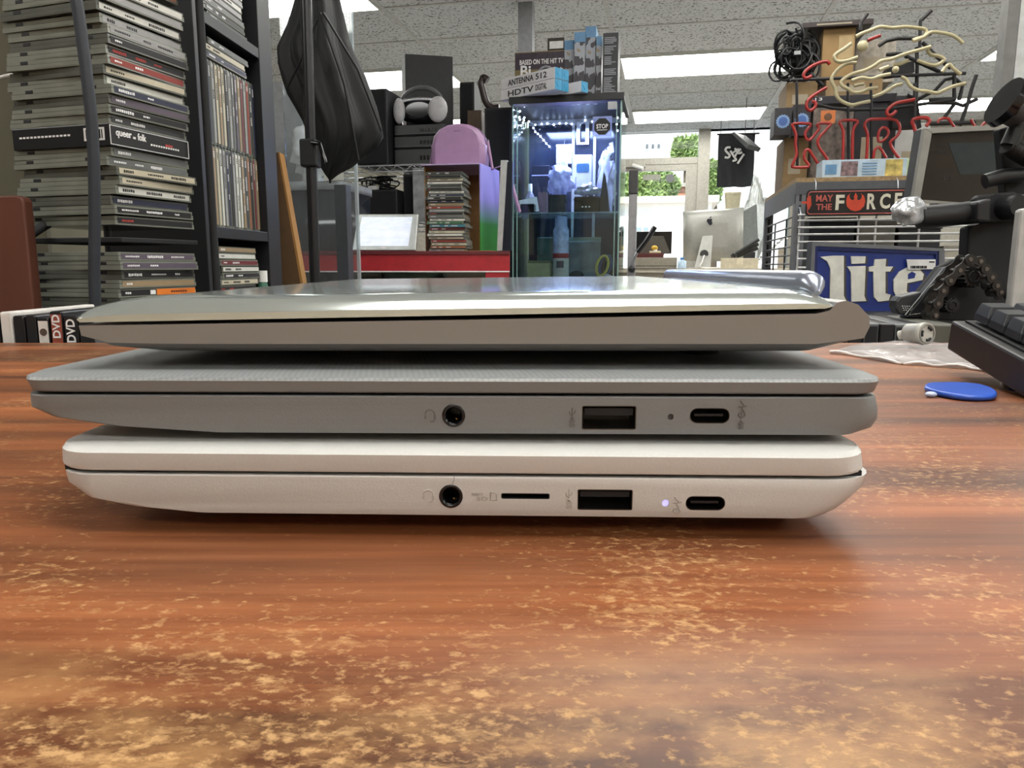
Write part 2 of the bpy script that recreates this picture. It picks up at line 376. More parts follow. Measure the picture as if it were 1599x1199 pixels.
# ------------------------------------------------------------ table
def line_group():
    g = bpy.data.node_groups.new('scratch_line', 'ShaderNodeTree')
    for n, ty in (('P', 'NodeSocketVector'), ('A', 'NodeSocketVector'), ('BA', 'NodeSocketVector'), ('W', 'NodeSocketFloat')): g.interface.new_socket(n, in_out='INPUT', socket_type=ty)
    g.interface.new_socket('M', in_out='OUTPUT', socket_type='NodeSocketFloat')
    i = g.nodes.new('NodeGroupInput'); o = g.nodes.new('NodeGroupOutput'); L = g.links.new
    def vm(op): n = g.nodes.new('ShaderNodeVectorMath'); n.operation = op; return n
    def mm(op): n = g.nodes.new('ShaderNodeMath'); n.operation = op; return n
    pa = vm('SUBTRACT'); L(i.outputs['P'], pa.inputs[0]); L(i.outputs['A'], pa.inputs[1])
    d1 = vm('DOT_PRODUCT'); L(pa.outputs[0], d1.inputs[0]); L(i.outputs['BA'], d1.inputs[1])
    d2 = vm('DOT_PRODUCT'); L(i.outputs['BA'], d2.inputs[0]); L(i.outputs['BA'], d2.inputs[1])
    dv = mm('DIVIDE'); dv.use_clamp = True; L(d1.outputs['Value'], dv.inputs[0]); L(d2.outputs['Value'], dv.inputs[1])
    sc = vm('SCALE'); L(i.outputs['BA'], sc.inputs[0]); L(dv.outputs[0], sc.inputs['Scale'])
    df = vm('DISTANCE'); L(pa.outputs[0], df.inputs[0]); L(sc.outputs[0], df.inputs[1])
    q = mm('DIVIDE'); L(df.outputs['Value'], q.inputs[0]); L(i.outputs['W'], q.inputs[1])
    s = mm('SUBTRACT'); s.inputs[0].default_value = 1; s.use_clamp = True; L(q.outputs[0], s.inputs[1]); L(s.outputs[0], o.inputs[0])
    return g
def wood_mat():
    m = bpy.data.materials.new('worn_red_brown_woodgrain'); m.use_nodes = True; nt = m.node_tree; b = nt.nodes['Principled BSDF']; L = nt.links.new
    N = nt.nodes.new
    tc = N('ShaderNodeTexCoord')
    def mp(scale, loc=(0, 0, 0), rot=0): n = N('ShaderNodeMapping'); n.inputs['Scale'].default_value = scale; n.inputs['Location'].default_value = loc; n.inputs['Rotation'].default_value = (0, 0, rot); L(tc.outputs['Object'], n.inputs['Vector']); return n
    def nz(mpn, sc, det=4, rough=.5): n = N('ShaderNodeTexNoise'); n.inputs['Scale'].default_value = sc; n.inputs['Detail'].default_value = det; n.inputs['Roughness'].default_value = rough; L(mpn.outputs[0], n.inputs['Vector']); return n
    def ramp(src, *st):
        n = N('ShaderNodeValToRGB'); e = n.color_ramp.elements
        while len(e) < len(st): e.new(.5)
        for k, (p, c) in enumerate(st): e[k].position = p; e[k].color = lin(c) if len(c) == 3 and max(c) > 1.01 else (*c, 1) 
        L(src, n.inputs[0]); return n
    def mix(f, a, c, mode='MIX'):
        n = N('ShaderNodeMixRGB'); n.blend_type = mode
        if isinstance(f, float): n.inputs[0].default_value = f
        else: L(f, n.inputs[0])
        L(a, n.inputs[1])
        if isinstance(c, tuple): n.inputs[2].default_value = c
        else: L(c, n.inputs[2])
        return n
    def mth(op, a, c, clamp=True):
        n = N('ShaderNodeMath'); n.operation = op; n.use_clamp = clamp
        for k, q in enumerate((a, c)):
            if isinstance(q, (int, float)): n.inputs[k].default_value = q
            else: L(q, n.inputs[k])
        return n.outputs[0]
    gr = nz(mp((9, 190, 1)), 1.3, 5, .6); g2 = nz(mp((2.2, 26, 1)), 1.5, 3); fine = nz(mp((40, 1400, 1)), 1.0, 2)
    base = ramp(gr.outputs[0], (.25, (136, 76, 42)), (.5, (160, 96, 56)), (.75, (178, 114, 72)))
    big = ramp(g2.outputs[0], (.3, (.90, .86, .84)), (.7, (1.06, 1.05, 1.03)))
    c1 = mix(.8, base.outputs[0], big.outputs[0], 'MULTIPLY')
    fr = ramp(fine.outputs[0], (.3, (.82, .8, .78)), (.6, (1, 1, 1)))
    c2 = mix(.6, c1.outputs[0], fr.outputs[0], 'MULTIPLY')
    # worn finish: pale patches of many small chips, denser in some areas
    ar = nz(mp((1, 1, 1), (3.1, 1.7, 0)), 19, 2); chips = nz(mp((1, 1.35, 1), (0, 0, 0), .5), 330, 5, .62); chip2 = nz(mp((1, 2.2, 1), (2, 5, 0), -.35), 130, 6, .7)
    sep = N('ShaderNodeSeparateXYZ'); L(tc.outputs['Object'], sep.inputs[0])
    near = N('ShaderNodeMapRange'); near.inputs['From Min'].default_value = .17; near.inputs['From Max'].default_value = .07; L(sep.outputs[1], near.inputs[0])   # the front part of the top is the most rubbed
    thr = mth('ADD', mth('MULTIPLY', ar.outputs[0], .42, False), mth('MULTIPLY', near.outputs[0], .085, False), False)
    k1 = mth('MULTIPLY', mth('SUBTRACT', mth('ADD', chips.outputs[0], thr, False), .785, False), 7.0)
    k2 = mth('MULTIPLY', mth('SUBTRACT', mth('ADD', chip2.outputs[0], thr, False), .80, False), 5.0)
    wear = mth('MAXIMUM', k1, k2)
    grp = line_group()
    jit = nz(mp((1, 1, 1)), 260, 3); jv = N('ShaderNodeVectorMath'); jv.operation = 'SCALE'; jv.inputs['Scale'].default_value = .0022; L(jit.outputs['Color'], jv.inputs[0])
    pv = N('ShaderNodeVectorMath'); pv.operation = 'ADD'; L(tc.outputs['Object'], pv.inputs[0]); L(jv.outputs[0], pv.inputs[1])
    acc = None
    for (ax, ay, bx, by, w) in ((5, 940, 150, 872, .9), (230, 900, 310, 850, .7), (425, 865, 475, 822, .7), (545, 955, 595, 1199, 1.0), (880, 975, 800, 1085, 1.0), (882, 850, 893, 960, .6),
                                (320, 985, 640, 1055, .7), (1010, 940, 978, 975, 1.6), (1210, 910, 1188, 968, .9), (1190, 980, 1240, 1030, .9), (440, 890, 550, 920, .6), (460, 1035, 495, 975, 1.0), (170, 1199, 300, 1090, .7),
                                (760, 1135, 800, 1050, .8), (1300, 900, 1560, 1040, .5), (860, 832, 870, 880, .7), (1040, 840, 1030, 880, .5), (100, 1155, 130, 1199, 1.2), (600, 985, 690, 870, .4), (640, 1120, 705, 1180, .8)):
        A, B = PZ(ax, ay, 0), PZ(bx, by, 0)
        n = N('ShaderNodeGroup'); n.node_tree = grp; L(pv.outputs[0], n.inputs['P']); n.inputs['A'].default_value = A+Vector((.0011, .0011, .0011)); n.inputs['BA'].default_value = B-A; n.inputs['W'].default_value = .0011*w*(A.y/.15)
        acc = n.outputs[0] if acc is None else mth('MAXIMUM', acc, n.outputs[0])
    brk = nz(mp((1, 1, 1)), 420, 3, .6)
    sc = mth('MULTIPLY', mth('MULTIPLY', acc, 1.5), mth('MULTIPLY', mth('SUBTRACT', brk.outputs[0], .36, False), 5.0))
    rub = nz(mp((1, 1.6, 1), (7, 2, 0), .4), 34, 6, .65); rub2 = nz(mp((1, 1, 1), (1, 9, 0)), 9, 2)
    near2 = N('ShaderNodeMapRange'); near2.inputs['From Min'].default_value = .135; near2.inputs['From Max'].default_value = .085; L(sep.outputs[1], near2.inputs[0])
    rubf = mth('MULTIPLY', mth('MULTIPLY', mth('SUBTRACT', mth('ADD', rub.outputs[0], mth('MULTIPLY', rub2.outputs[0], .5, False), False), .66, False), 3.0), mth('MULTIPLY', near2.outputs[0], .75))
    c2b = mix(rubf, c2.outputs[0], (*lin((206, 160, 104))[:3], 1))
    w2 = mth('MULTIPLY', mth('MAXIMUM', wear, sc), .58)
    pale = (*lin((210, 168, 114))[:3], 1)
    c3 = mix(w2, c2b.outputs[0], pale)
    L(c3.outputs[0], b.inputs['Base Color'])
    ro = N('ShaderNodeMapRange'); ro.inputs['To Min'].default_value = .42; ro.inputs['To Max'].default_value = .6; L(w2, ro.inputs[0]); L(ro.outputs[0], b.inputs['Roughness'])
    bp = N('ShaderNodeBump'); bp.inputs['Strength'].default_value = .12; bp.inputs['Distance'].default_value = .0006; L(mth('SUBTRACT', gr.outputs[0], w2, False), bp.inputs['Height']); L(bp.outputs[0], b.inputs['Normal'])
    return m
WOOD = wood_mat()
TB = .652
t = thing('table', 'worn red-brown woodgrain table top carrying the stack of three laptops', 'table', (0, 0, FLOOR))
obj('tabletop', MB().box(-.95, .95, -.35, TB, -.03, 0), WOOD, t, world=True, bevel=.002)
for sx in (-1, 1):
    for y in (-.28, .58): obj('leg', MB().box(sx*.86-.025, sx*.86+.025, y-.025, y+.025, FLOOR, -.03), BLK, t, world=True)
# ------------------------------------------------------------ laptops
def plan_ring(pxL, pxR, py, Y, yb, r, z=None):
    A, B = P(pxL, py, Y), P(pxR, py, Y); zz = A.z if z is None else z
    return [Vector((x, y, zz)) for x, y in rrect(A.x, B.x, Y, yb, r, 6)]
def shell(rings, Yf, depth, r):
    m = MB(); m.loft([plan_ring(a, b, py, Yf+dy, Yf+depth-dy*.8, r, z) for (a, b, py, dy, z) in rings]); return m
def carve(o, cut):
    me = bpy.data.meshes.new('c'); me.from_pydata([tuple(v) for v in cut.v], [], cut.f); bm = bmesh.new(); bm.from_mesh(me); bmesh.ops.recalc_face_normals(bm, faces=bm.faces); bm.to_mesh(me); bm.free()
    c = bpy.data.objects.new('c', me); COL.objects.link(c); c.parent = o.parent
    md = o.modifiers.new('b', 'BOOLEAN'); md.object = c; md.operation = 'DIFFERENCE'; md.solver = 'EXACT'
    dg = bpy.context.evaluated_depsgraph_get(); dg.update()
    nm = bpy.data.meshes.new_from_object(o.evaluated_get(dg)); o.modifiers.clear(); o.data = nm; nm.polygons.foreach_set('use_smooth', [True]*len(nm.polygons)); nm.set_sharp_from_angle(angle=math.radians(28)); bpy.data.objects.remove(c)
def yrot(pts, y): return [(x, y, z) for x, z in pts]
def port_set(t, body, Yf, D, mat_body):
    cut = MB(); Z = lambda px, py: (P(px, py, Yf).x, P(px, py, Yf).z)
    parts = []
    for kind, x0, y0, x1, y1 in D:
        a, b = Z(x0, y1), Z(x1, y0); X0, Z0, X1, Z1 = a[0], a[1], b[0], b[1]; xc, zc = (X0+X1)/2, (Z0+Z1)/2
        if kind == 'jack':
            r = (X1-X0)/2; cut.cyl((xc, Yf-.01, zc), (xc, Yf+.012, zc), r, 28)
            m = MB(); n = 28
            def circ(rr, y): return [Vector((xc+rr*math.cos(6.28318*i/n), y, zc+rr*math.sin(6.28318*i/n))) for i in range(n)]
            m.loft([circ(r*.995, Yf+.0115), circ(r*.995, Yf-.0002), circ(r*.80, Yf-.0002), circ(r*.62, Yf+.0008), circ(r*.62, Yf+.011)], caps=False); m.add(circ(r*.99, Yf+.0112), [list(range(n))])
            o = obj('headphone_jack', m, BLKG, t, world=True, fix=True, label='black round headphone jack')
            obj('contact_pin', MB().ball((xc+r*.15, Yf+.003, zc-r*.5), r*.12), mat('gold_contact', (190, 150, 80), .25, 1.0), o, world=True)
        elif kind in ('usb', 'usbc', 'slot', 'hole'):
            rr = {'usb': .0004, 'usbc': (Z1-Z0)*.48, 'slot': (Z1-Z0)*.3, 'hole': (Z1-Z0)*.49}[kind]; dp = .0015 if kind == 'hole' else .012
            pf = [Vector((x, Yf-.01, z)) for x, z in rrect(X0, X1, Z0, Z1, rr, 5)]; cut.prism(pf, (0, .01+dp, 0))
            if kind == 'hole':
                o = obj('status_light', MB().prism([Vector((x, Yf+.0006, z)) for x, z in rrect(X0, X1, Z0, Z1, rr, 5)], (0, .0008, 0)), mat('lit_violet_led', (170, 165, 245), .3, emit=.9) if t.name.startswith('white') else mat('dark_led', (60, 62, 64), .4), t, world=True, label='tiny round status light')
                continue
            th = .00022 if kind == 'usb' else .0002
            m = MB(); O = rrect(X0, X1, Z0, Z1, rr, 5); I = rrect(X0+th, X1-th, Z0+th, Z1-th, max(rr-th, 1e-4), 5)
            m.loft([yrot(O, Yf+.0118), yrot(O, Yf+.0001), yrot(I, Yf+.0001), yrot(I, Yf+.0115)], caps=False, smooth=False); m.add([Vector((x, Yf+.0117, z)) for x, z in O], [list(range(len(O)))])
            nm = {'usb': 'usb_port', 'usbc': 'usb_c_port', 'slot': 'card_slot'}[kind]
            o = obj(nm, m, mat('port_shell_steel', (70, 68, 66), .3, .9) if kind != 'slot' else BLK, t, world=True, fix=True, label={'usb': 'wide steel-lined usb port', 'usbc': 'small rounded usb-c port', 'slot': 'thin black card slot'}[kind])
            if kind == 'usb': obj('tongue', MB().box(X0+.0007, X1-.0007, Yf+.0012, Yf+.0112, zc+.0004, Z1-.0008), BLKM, o, world=True)
            if kind == 'usbc': obj('tongue', MB().box(X0+.0014, X1-.0014, Yf+.001, Yf+.0112, zc-.0003, zc+.0003), DKMET, o, world=True)
    carve(body, cut)
def icons(t, Yf, lst, m_ink):
    for kind, px, py in lst:
        c = P(px, py, Yf); m = MB(); s = .0012; th = .00018; y = Yf-.00005
        if kind == 'headset':
            m.tube([(c.x+s*math.cos(a), y, c.z+s*.9*math.sin(a)+.0002) for a in [i*.35-.3 for i in range(11)]], th, 6)
            for sx in (-1, 1): m.box(c.x+sx*s-.0003, c.x+sx*s+.0003, y-.0001, y+.0002, c.z-.0011, c.z-.0001)
            m.tube([(c.x+s, y, c.z-.001), (c.x+s*.7, y, c.z-.0017), (c.x, y, c.z-.0018)], th, 6); nm = 'headset_symbol'
        elif kind == 'usb':
            Mr = Matrix.Translation((c.x, 0, c.z)) @ Matrix.Rotation(-math.pi/2, 4, 'Y')
            m.text('SS', -.0024, -.0004, -.0007, .0007, y, .0001, 0, .02, Mr)
            for q in ([(-.0002, 0), (.0026, 0)], [(.0005, 0), (.0011, .0007), (.0017, .0007)], [(.0009, 0), (.0014, -.0007), (.002, -.0007)]): m.tube([Mr @ Vector((a, y, b)) for a, b in q], th*.8, 5)
            m.ball(Mr @ Vector((-.0001, y, 0)), .0004, n=8); nm = 'usb_symbol'
        elif kind == 'sd': 
            m.text('micro', c.x-.0036, c.x-.0008, c.z+.0002, c.z+.0011, y, .0001, 0, .02); m.text('SD', c.x-.0024, c.x+.0004, c.z-.0011, c.z-.0001, y, .0001, 0, .02)
            m.tube([(c.x+.001, y, c.z-.001), (c.x+.001, y, c.z+.001), (c.x+.002, y, c.z+.001), (c.x+.0026, y, c.z+.0005), (c.x+.0026, y, c.z-.001)], th, 5, True); nm = 'card_symbol'
        elif kind == 'power':
            m.tube([(c.x-.0006, y, c.z+.0018), (c.x+.0004, y, c.z+.0006), (c.x-.0003, y, c.z+.0002), (c.x+.0006, y, c.z-.0012)], th, 6)
            m.tube([(c.x+.0009*math.cos(i*.8), y, c.z-.0018+.0006*math.sin(i*.8)) for i in range(8)], th, 6, True); m.tube([(c.x-.0011, y, c.z+.0004), (c.x-.0008, y, c.z+.0002), (c.x+.0011, y, c.z+.0004)], th, 6); nm = 'power_symbol'
        obj(nm, m, m_ink, t, world=True)
def feet(t, pts, z0, z1, label=None):
    for x, y in pts: obj('rubber_foot', MB().cyl((x, y, z0), (x, y, z1), .006, 16), BLKM, t, world=True)
def speck(name, rgb, rough, metal=0, var=.05, bump=.15): return mat(name, rgb, rough, metal, var*.6, 1500, bump*.5, 2600)
# bottom laptop: white
Yf = .176
t = thing('white_laptop', 'white laptop at the bottom of the stack, lying on the table', 'laptop', (0, 0, 0))
Wm = speck('speckled_white_plastic', (196, 195, 192), .45)
zt = P(800, 697, Yf+.005).z
lid = shell([(62, 1362, 739.5, .0016, None), (57, 1367, 738.5, .0002, None), (53, 1369, 735, 0, None), (52, 1367, 712, 0, None), (58, 1360, 703.5, .0020, None), (66, 1352, 700, .0036, zt-.0003), (80, 1340, 699, .007, zt)], Yf, .29, .012)
obj('lid', lid, Wm, t, world=True, sharp=24)
base = shell([(262, 1298, 806, .008, P(800, 806, .1765).z-.0010), (240, 1312, 805, .0008, None), (150, 1330, 797, .0002, None), (92, 1345, 786, 0, None), (62, 1368, 765, 0, None), (57, 1374, 747, 0, None), (58, 1375, 744.5, .0002, None), (63, 1368, 743.5, .0012, None)], Yf, .29, .012)
bo = obj('base', base, Wm, t, world=True, fix=True)
port_set(t, bo, Yf, [('jack', 688, 757, 725, 794), ('slot', 785, 770, 861, 779), ('usb', 904, 763, 990, 795), ('hole', 1035, 778, 1046, 789), ('usbc', 1071, 772, 1133, 794)], Wm)
EMB = mat('embossed_grey_print', (168, 164, 158), .5)
icons(t, Yf, [('headset', 671, 774), ('sd', 762, 775), ('usb', 891, 779), ('power', 1058, 784)], EMB)
c0 = P(712, 744, Yf); c1 = P(709, 757, Yf); obj('crack', MB().tube([c0+Vector((0, -.00002, 0)), (c0+c1)/2+Vector((.0001, -.00002, 0)), c1+Vector((0, -.00002, 0))], .00006, 5), INKK, t, world=True)
obj('hinge_gap_strip', MB().box(P(75, 741, Yf).x, P(1352, 741, Yf).x, Yf+.004, Yf+.28, P(0, 743.6, Yf).z-.0003, P(0, 739.4, Yf).z+.0003), BLKM, t, world=True)
feet(t, [(-.075, .21), (.072, .21), (-.075, .44), (.072, .44)], 0, P(800, 806, .1765).z-.0008)
ZTOP = zt
def spin(t, cx, cy, a, z=0):                # turn a finished laptop about an upright axis
    M = Matrix.Translation((cx, cy, 0)) @ Matrix.Rotation(a, 4, 'Z') @ Matrix.Translation((-cx, -cy, 0))
    t.location = M @ Vector(t.location); t.rotation_euler = (0, 0, a); MX[t.name] = M
spin(t, 0, .19, math.radians(-1.7))
# middle laptop: grey, woven lid
Yf = .184
t = thing('grey_laptop', 'grey laptop in the middle of the stack, its lid finely textured', 'laptop', (0, 0, 0))
Gm = speck('speckled_grey_plastic', (118, 120, 121), .45)
def weave():
    m = bpy.data.materials.new('woven_grey_plastic'); m.use_nodes = True; nt = m.node_tree; b = nt.nodes['Principled BSDF']
    tc = nt.nodes.new('ShaderNodeTexCoord'); mp = nt.nodes.new('ShaderNodeMapping'); mp.inputs['Rotation'].default_value = (0, 0, .6)
    ck = nt.nodes.new('ShaderNodeTexChecker'); ck.inputs['Scale'].default_value = 950; ck.inputs['Color1'].default_value = lin((122, 125, 126)); ck.inputs['Color2'].default_value = lin((136, 139, 140))
    bp = nt.nodes.new('ShaderNodeBump'); bp.inputs['Strength'].default_value = .22; bp.inputs['Distance'].default_value = .0003
    nt.links.new(tc.outputs['Object'], mp.inputs[0]); nt.links.new(mp.outputs[0], ck.inputs[0]); nt.links.new(ck.outputs[0], b.inputs['Base Color']); nt.links.new(ck.outputs['Fac'], bp.inputs['Height']); nt.links.new(bp.outputs[0], b.inputs['Normal'])
    b.inputs['Roughness'].default_value = .42; return m
zt = P(800, 584, Yf+.004).z
lid = shell([(30, 1366, 614.5, .0018, None), (22, 1375, 613, .0003, None), (20, 1377, 611, 0, None), (11, 1384, 596, -.0005, None), (13, 1382, 591, .0002, None), (22, 1374, 588, .0016, None), (36, 1362, 587, .005, zt)], Yf, .288, .007)
m = lid; m.m = [1 if any(m.v[i].z > P(800, 593, Yf).z for i in f) and all(m.v[i].z > P(800, 600, Yf).z for i in f) else 0 for f in m.f]
obj('lid', m, [Gm, weave()], t, world=True, sharp=24)
zb = P(800, 679.5, Yf).z
base = shell([(420, 1300, 680, .02, zb), (330, 1335, 679.5, .003, zb+.0002), (300, 1345, 677, .0006, None), (150, 1372, 668, .0002, None), (55, 1381, 655, 0, None), (20, 1382, 640, 0, None), (18, 1378, 621, 0, None), (19, 1377, 618.5, .0003, None), (26, 1370, 617.5, .0015, None)], Yf, .288, .007)
bo = obj('base', base, Gm, t, world=True, fix=True)
port_set(t, bo, Yf, [('jack', 691, 631, 727, 667), ('usb', 909, 633, 994, 670), ('hole', 1042, 645, 1052, 655), ('usbc', 1076, 636, 1139, 660)], Gm)
icons(t, Yf, [('headset', 672, 648), ('usb', 894, 652), ('usb', 1156, 655), ('power', 1158, 635)], mat('embossed_dark_print', (98, 98, 96), .5))
obj('gap_strip', MB().box(P(45, 615, Yf).x, P(1355, 615, Yf).x, Yf+.004, Yf+.278, P(0, 617.6, Yf).z-.0003, P(0, 614.4, Yf).z+.0003), BLKM, t, world=True)
feet(t, [(-.055, .22), (.07, .22), (-.055, .43), (.07, .43)], ZTOP+.0001, zb+.0004)
ZTOP = zt
spin(t, 0, .19, math.radians(-1.1))
# top laptop: silver, wedge shaped, with a raised hinge along its right edge
Yf = .196
t = thing('silver_laptop', 'glossy silver laptop on top of the stack with a raised hinge at right', 'laptop', (0, 0, 0))
def sil(name, rgb, rough, metal): return mat(name, rgb, rough, metal, .012, 2500)
SB = sil('satin_silver_plastic', (138, 137, 136), .36, .35); SL = sil('glossy_silver_lid', (214, 222, 219), .14, .82)
def stations(profs):
    m = MB(); m.loft([[Vector((P(px, py, Yf).x, y, P(px, py, Yf).z)) for px, py in pr] for y, pr in profs]); return m
def dense(pts, k=3): 
    A = smoothpath([(a, b, 0) for a, b in pts], 1, True); return [(q.x, q.y) for q in A]
def bprof(bot, s):   # base outline, bot = how low the underside comes at this station
    pts = [(122+s, 508.5), (400, 504.5), (700, 500), (1000, 494.5), (1275, 490), (1296, 485), (1308, 472), (1322, 469+s*.5), (1342-s, 476+s*.5), (1358-s, 494), (1359-s, 510), (1350-s, min(528, bot)), (1275, bot), (1000, bot), (700, bot), (400, bot), (240+s, bot-.5), (170+s, bot-6 if bot > 545 else bot-2), (126+s, 524)]
    return dense(pts)
st = [(Yf, bprof(537, .8)), (Yf+.0004, bprof(538, .2)), (Yf+.0015, bprof(542, 0)), (Yf+.005, bprof(550, 0)), (Yf+.011, bprof(555, 0)), (Yf+.02, bprof(556.5, 0)), (Yf+.27, bprof(556.5, 0)), (Yf+.285, bprof(545, 0)), (Yf+.289, bprof(536, 4))]
obj('base', stations(st), SB, t, world=True, fix=True, sharp=30)
def lprof(k, e=0.0):        # lid outline: k = share of the full thickness, e = inset at the ends
    ybt = lambda x: 503.5-(x-122)*(503.5-482)/(1290-122)
    tops = [(117, 489), (120, 484), (128, 479.5), (145, 475), (175, 468.5), (205, 465), (240, 463), (420, 461), (700, 458), (1000, 454.5), (1230, 452), (1262, 452.5), (1282, 456), (1296, 463), (1303, 471)]
    pts = [(122+e, ybt(122)), (118+e, ybt(118)-3)]+[(min(max(x, 117+e), 1303-e), ybt(x)-max(3.2, (ybt(x)-y)*k)) for x, y in tops]+[(1302-e, ybt(1300)-2.5), (1290-e, ybt(1290)), (1000, ybt(1000)), (700, ybt(700)), (400, ybt(400))]
    return pts
st = [(Yf+.0003, lprof(.30, 2)), (Yf+.0005, lprof(.34, .5)), (Yf+.0022, lprof(.62)), (Yf+.0040, lprof(.82)), (Yf+.0065, lprof(.95)), (Yf+.010, lprof(1)), (Yf+.27, lprof(1)), (Yf+.287, lprof(.5, 2))]
obj('lid', stations(st), SL, t, world=True, fix=True, sharp=30)
a, b = P(1262, 446, .206), P(1046, 431, .462)
obj('hinge_cover', MB().tube([a+Vector((0, -.006, -.002)), a+Vector((0, -.003, 0)), a, a.lerp(b, .5), b], .0042, 14, rs=[.001, .0034, .0042, .0042, .0042]), sil('blue_grey_hinge', (150, 156, 172), .25, .6), t, world=True, label='rounded blue-grey hinge ridge')
feet(t, [(-.05, .235), (.06, .235), (-.05, .43), (.06, .43)], ZTOP+.0001, P(800, 556, Yf).z+.0005)
# ------------------------------------------------------------ low shelf behind the table with film cases, disc tower, bookcase
LOW = -.165
t = thing('low_shelf', 'low dark shelf just behind the table carrying upright film cases', 'shelf', (0, .86, FLOOR))
obj('shelf_board', MB().box(-1.3, 1.3, .664, 1.12, LOW-.025, LOW), BLKM, t, world=True, bevel=.001)
for x in (-1.28, 1.26): obj('side_panel', MB().box(x, x+.02, .664, 1.12, FLOOR, LOW-.025), BLKM, t, world=True)
first = None
def film_case(name, label, px0, px1, ytop, body, spine, extra=None, Y=.668, group='film cases standing behind the table', cat='film case', depth=.136):
    if px0 > 1000: n_ = Vector((-math.sin(ROOM), math.cos(ROOM), 0)); d_ = ray((px0+px1)/2, 530); Y = (P(1446, 530, .700).dot(n_)/d_.dot(n_))*d_.y
    fr = Fr(px0, ytop, px1, 560, Y, 0.0 if px0 < 1000 else ROOM, LOW); t = fr.thing(name, label, cat, group); w, h = fr.w-.0004, fr.h
    obj('case', MB().box(-w/2, w/2, 0, depth, 0, h), body, t, bevel=.0016)
    if spine: obj('spine_sleeve', MB().box(-w/2+.0012, w/2-.0012, -.0004, .0002, .004, h-.003), spine, t)
    if extra: extra(t, w, h)
    return t
PW = mat('white_case_plastic', (214, 210, 205), .4); PB = mat('black_case_plastic', (24, 24, 27), .3); PG = mat('grey_case_plastic', (92, 96, 98), .35)
def dvdtext(ink, st='DVD'):
    def f(t, w, h):
        Mr = Matrix.Translation((0, 0, h-.0135)) @ Matrix.Rotation(-math.pi/2, 4, 'Y')
        obj('lettering', MB().text(st, -.0105, .0105, -w*.3, w*.3, -.0006, .0004, 0, .02, Mr), ink, t)
    return f
def roundlogo(t, w, h): obj('round_emblem', MB().cyl((0, -.0008, h-.013), (0, -.0003, h-.013), w*.3, 20), mat('brown_emblem', (84, 70, 62), .5), t)
film_case('film_case', 'black film case standing left of the white game case', -26, 1, 491, PB, BLKM)
film_case('game_case', 'thick white plastic game case standing at the left table end', 2, 21, 487, PW, PW)
film_case('film_case', 'black film case standing right against the white game case', 22, 41, 493, PB, BLKM)
film_case('film_case', 'plain black film case standing next to the white spine with round emblem', 41.5, 59, 492, PB, BLKM)
film_case('film_case', 'film case with white spine and a small round brown emblem', 59.5, 79, 496, PB, PW, roundlogo)
film_case('film_case', 'film case with rusty red spine reading DVD lengthwise', 79.5, 100, 486, PB, mat('rust_red_sleeve', (150, 74, 58), .6), dvdtext(INKW))
film_case('film_case', 'black film case with white letters on its spine, right beside the red one', 100.5, 124, 493, PB, BLKM, dvdtext(INKW))
film_case('film_case', 'black film case at left mostly hidden behind the silver laptop corner', 124.5, 150, 492, PG, BLKM)
rl = ['first', 'second', 'third', 'fourth', 'fifth', 'sixth', 'seventh']
for k in range(6):
    film_case('film_case', 'dark film case behind the stack right end, %s of the row from the laptops' % rl[k], 1300+24*k, 1323.5+24*k, 503+k*.8, PB if k % 2 else PG, BLKM)
film_case('film_case', 'olive grey wide case at the right end of the film case row', 1446, 1496, 507, mat('olive_grey_plastic', (86, 86, 78), .5), None)
# disc cases: one case, then copies
CLEAR = mat('clear_grey_case', (122, 125, 116), .2, 0, .1, 30); CLEARD = mat('clear_dark_case', (90, 92, 86), .22, 0, .1, 30)
SPC = {'silver': (150, 150, 150), 'black': (24, 24, 27), 'white': (205, 205, 198), 'cream': (188, 180, 158), 'red': (138, 52, 44), 'navy': (38, 42, 66), 'brown': (140, 84, 54), 'purple': (88, 78, 92), 'grey': (96, 98, 98), 'tan': (150, 128, 98), 'dark grey': (52, 54, 57), 'orange': (222, 122, 40), 'green': (50, 105, 70), 'teal': (50, 120, 140), 'maroon': (105, 38, 44), 'yellow': (190, 170, 90)}
DW, DL, DT = .142, .125, .0100
def spine_mesh(L, seed, along=1):   # label strip with a few title strokes, lying on the plane local -y ; x along, z thickness
    rr = random.Random(seed); m = MB(); m.box(-L/2+.004, L/2-.004, -.0003, .0002, -.0032, .0032, 0); x = -L/2+.010
    for k in range(rr.randint(1, 3)):
        n = rr.randint(3, 9); h = rr.choice((.0011, .0014, .0018))
        for i in range(n):
            w = rr.uniform(.0012, .0026)
            if x+w > L/2-.008: break
            m.box(x, x+w, -.0005, -.0002, -h*rr.uniform(.7, 1), h*rr.uniform(.7, 1), 1); x += w+.0009
        x += rr.uniform(.008, .022)
    return m
def case_mesh(a, b, th, notch=True):  # a along x, b along y, lies flat, base z=0, centred
    m = MB(); m.box(-a/2, a/2, -b/2, b/2, 0, th*.55); m.box(-a/2+.0006, a/2-.0006, -b/2+.0006, b/2-.0006, th*.60, th); m.box(-a/2+.001, a/2-.001, -b/2+.001, b/2-.001, th*.5, th*.65, 1)
    if notch:
        for x in (-.045, .045): m.box(x-.005, x+.005, -b/2-.0003, -b/2+.001, th*.58, th*.92, 1)
        m.box(-.03, .03, -b/2-.0002, -b/2+.001, th*.1, th*.12, 1)
    return m
CASE_ME = None
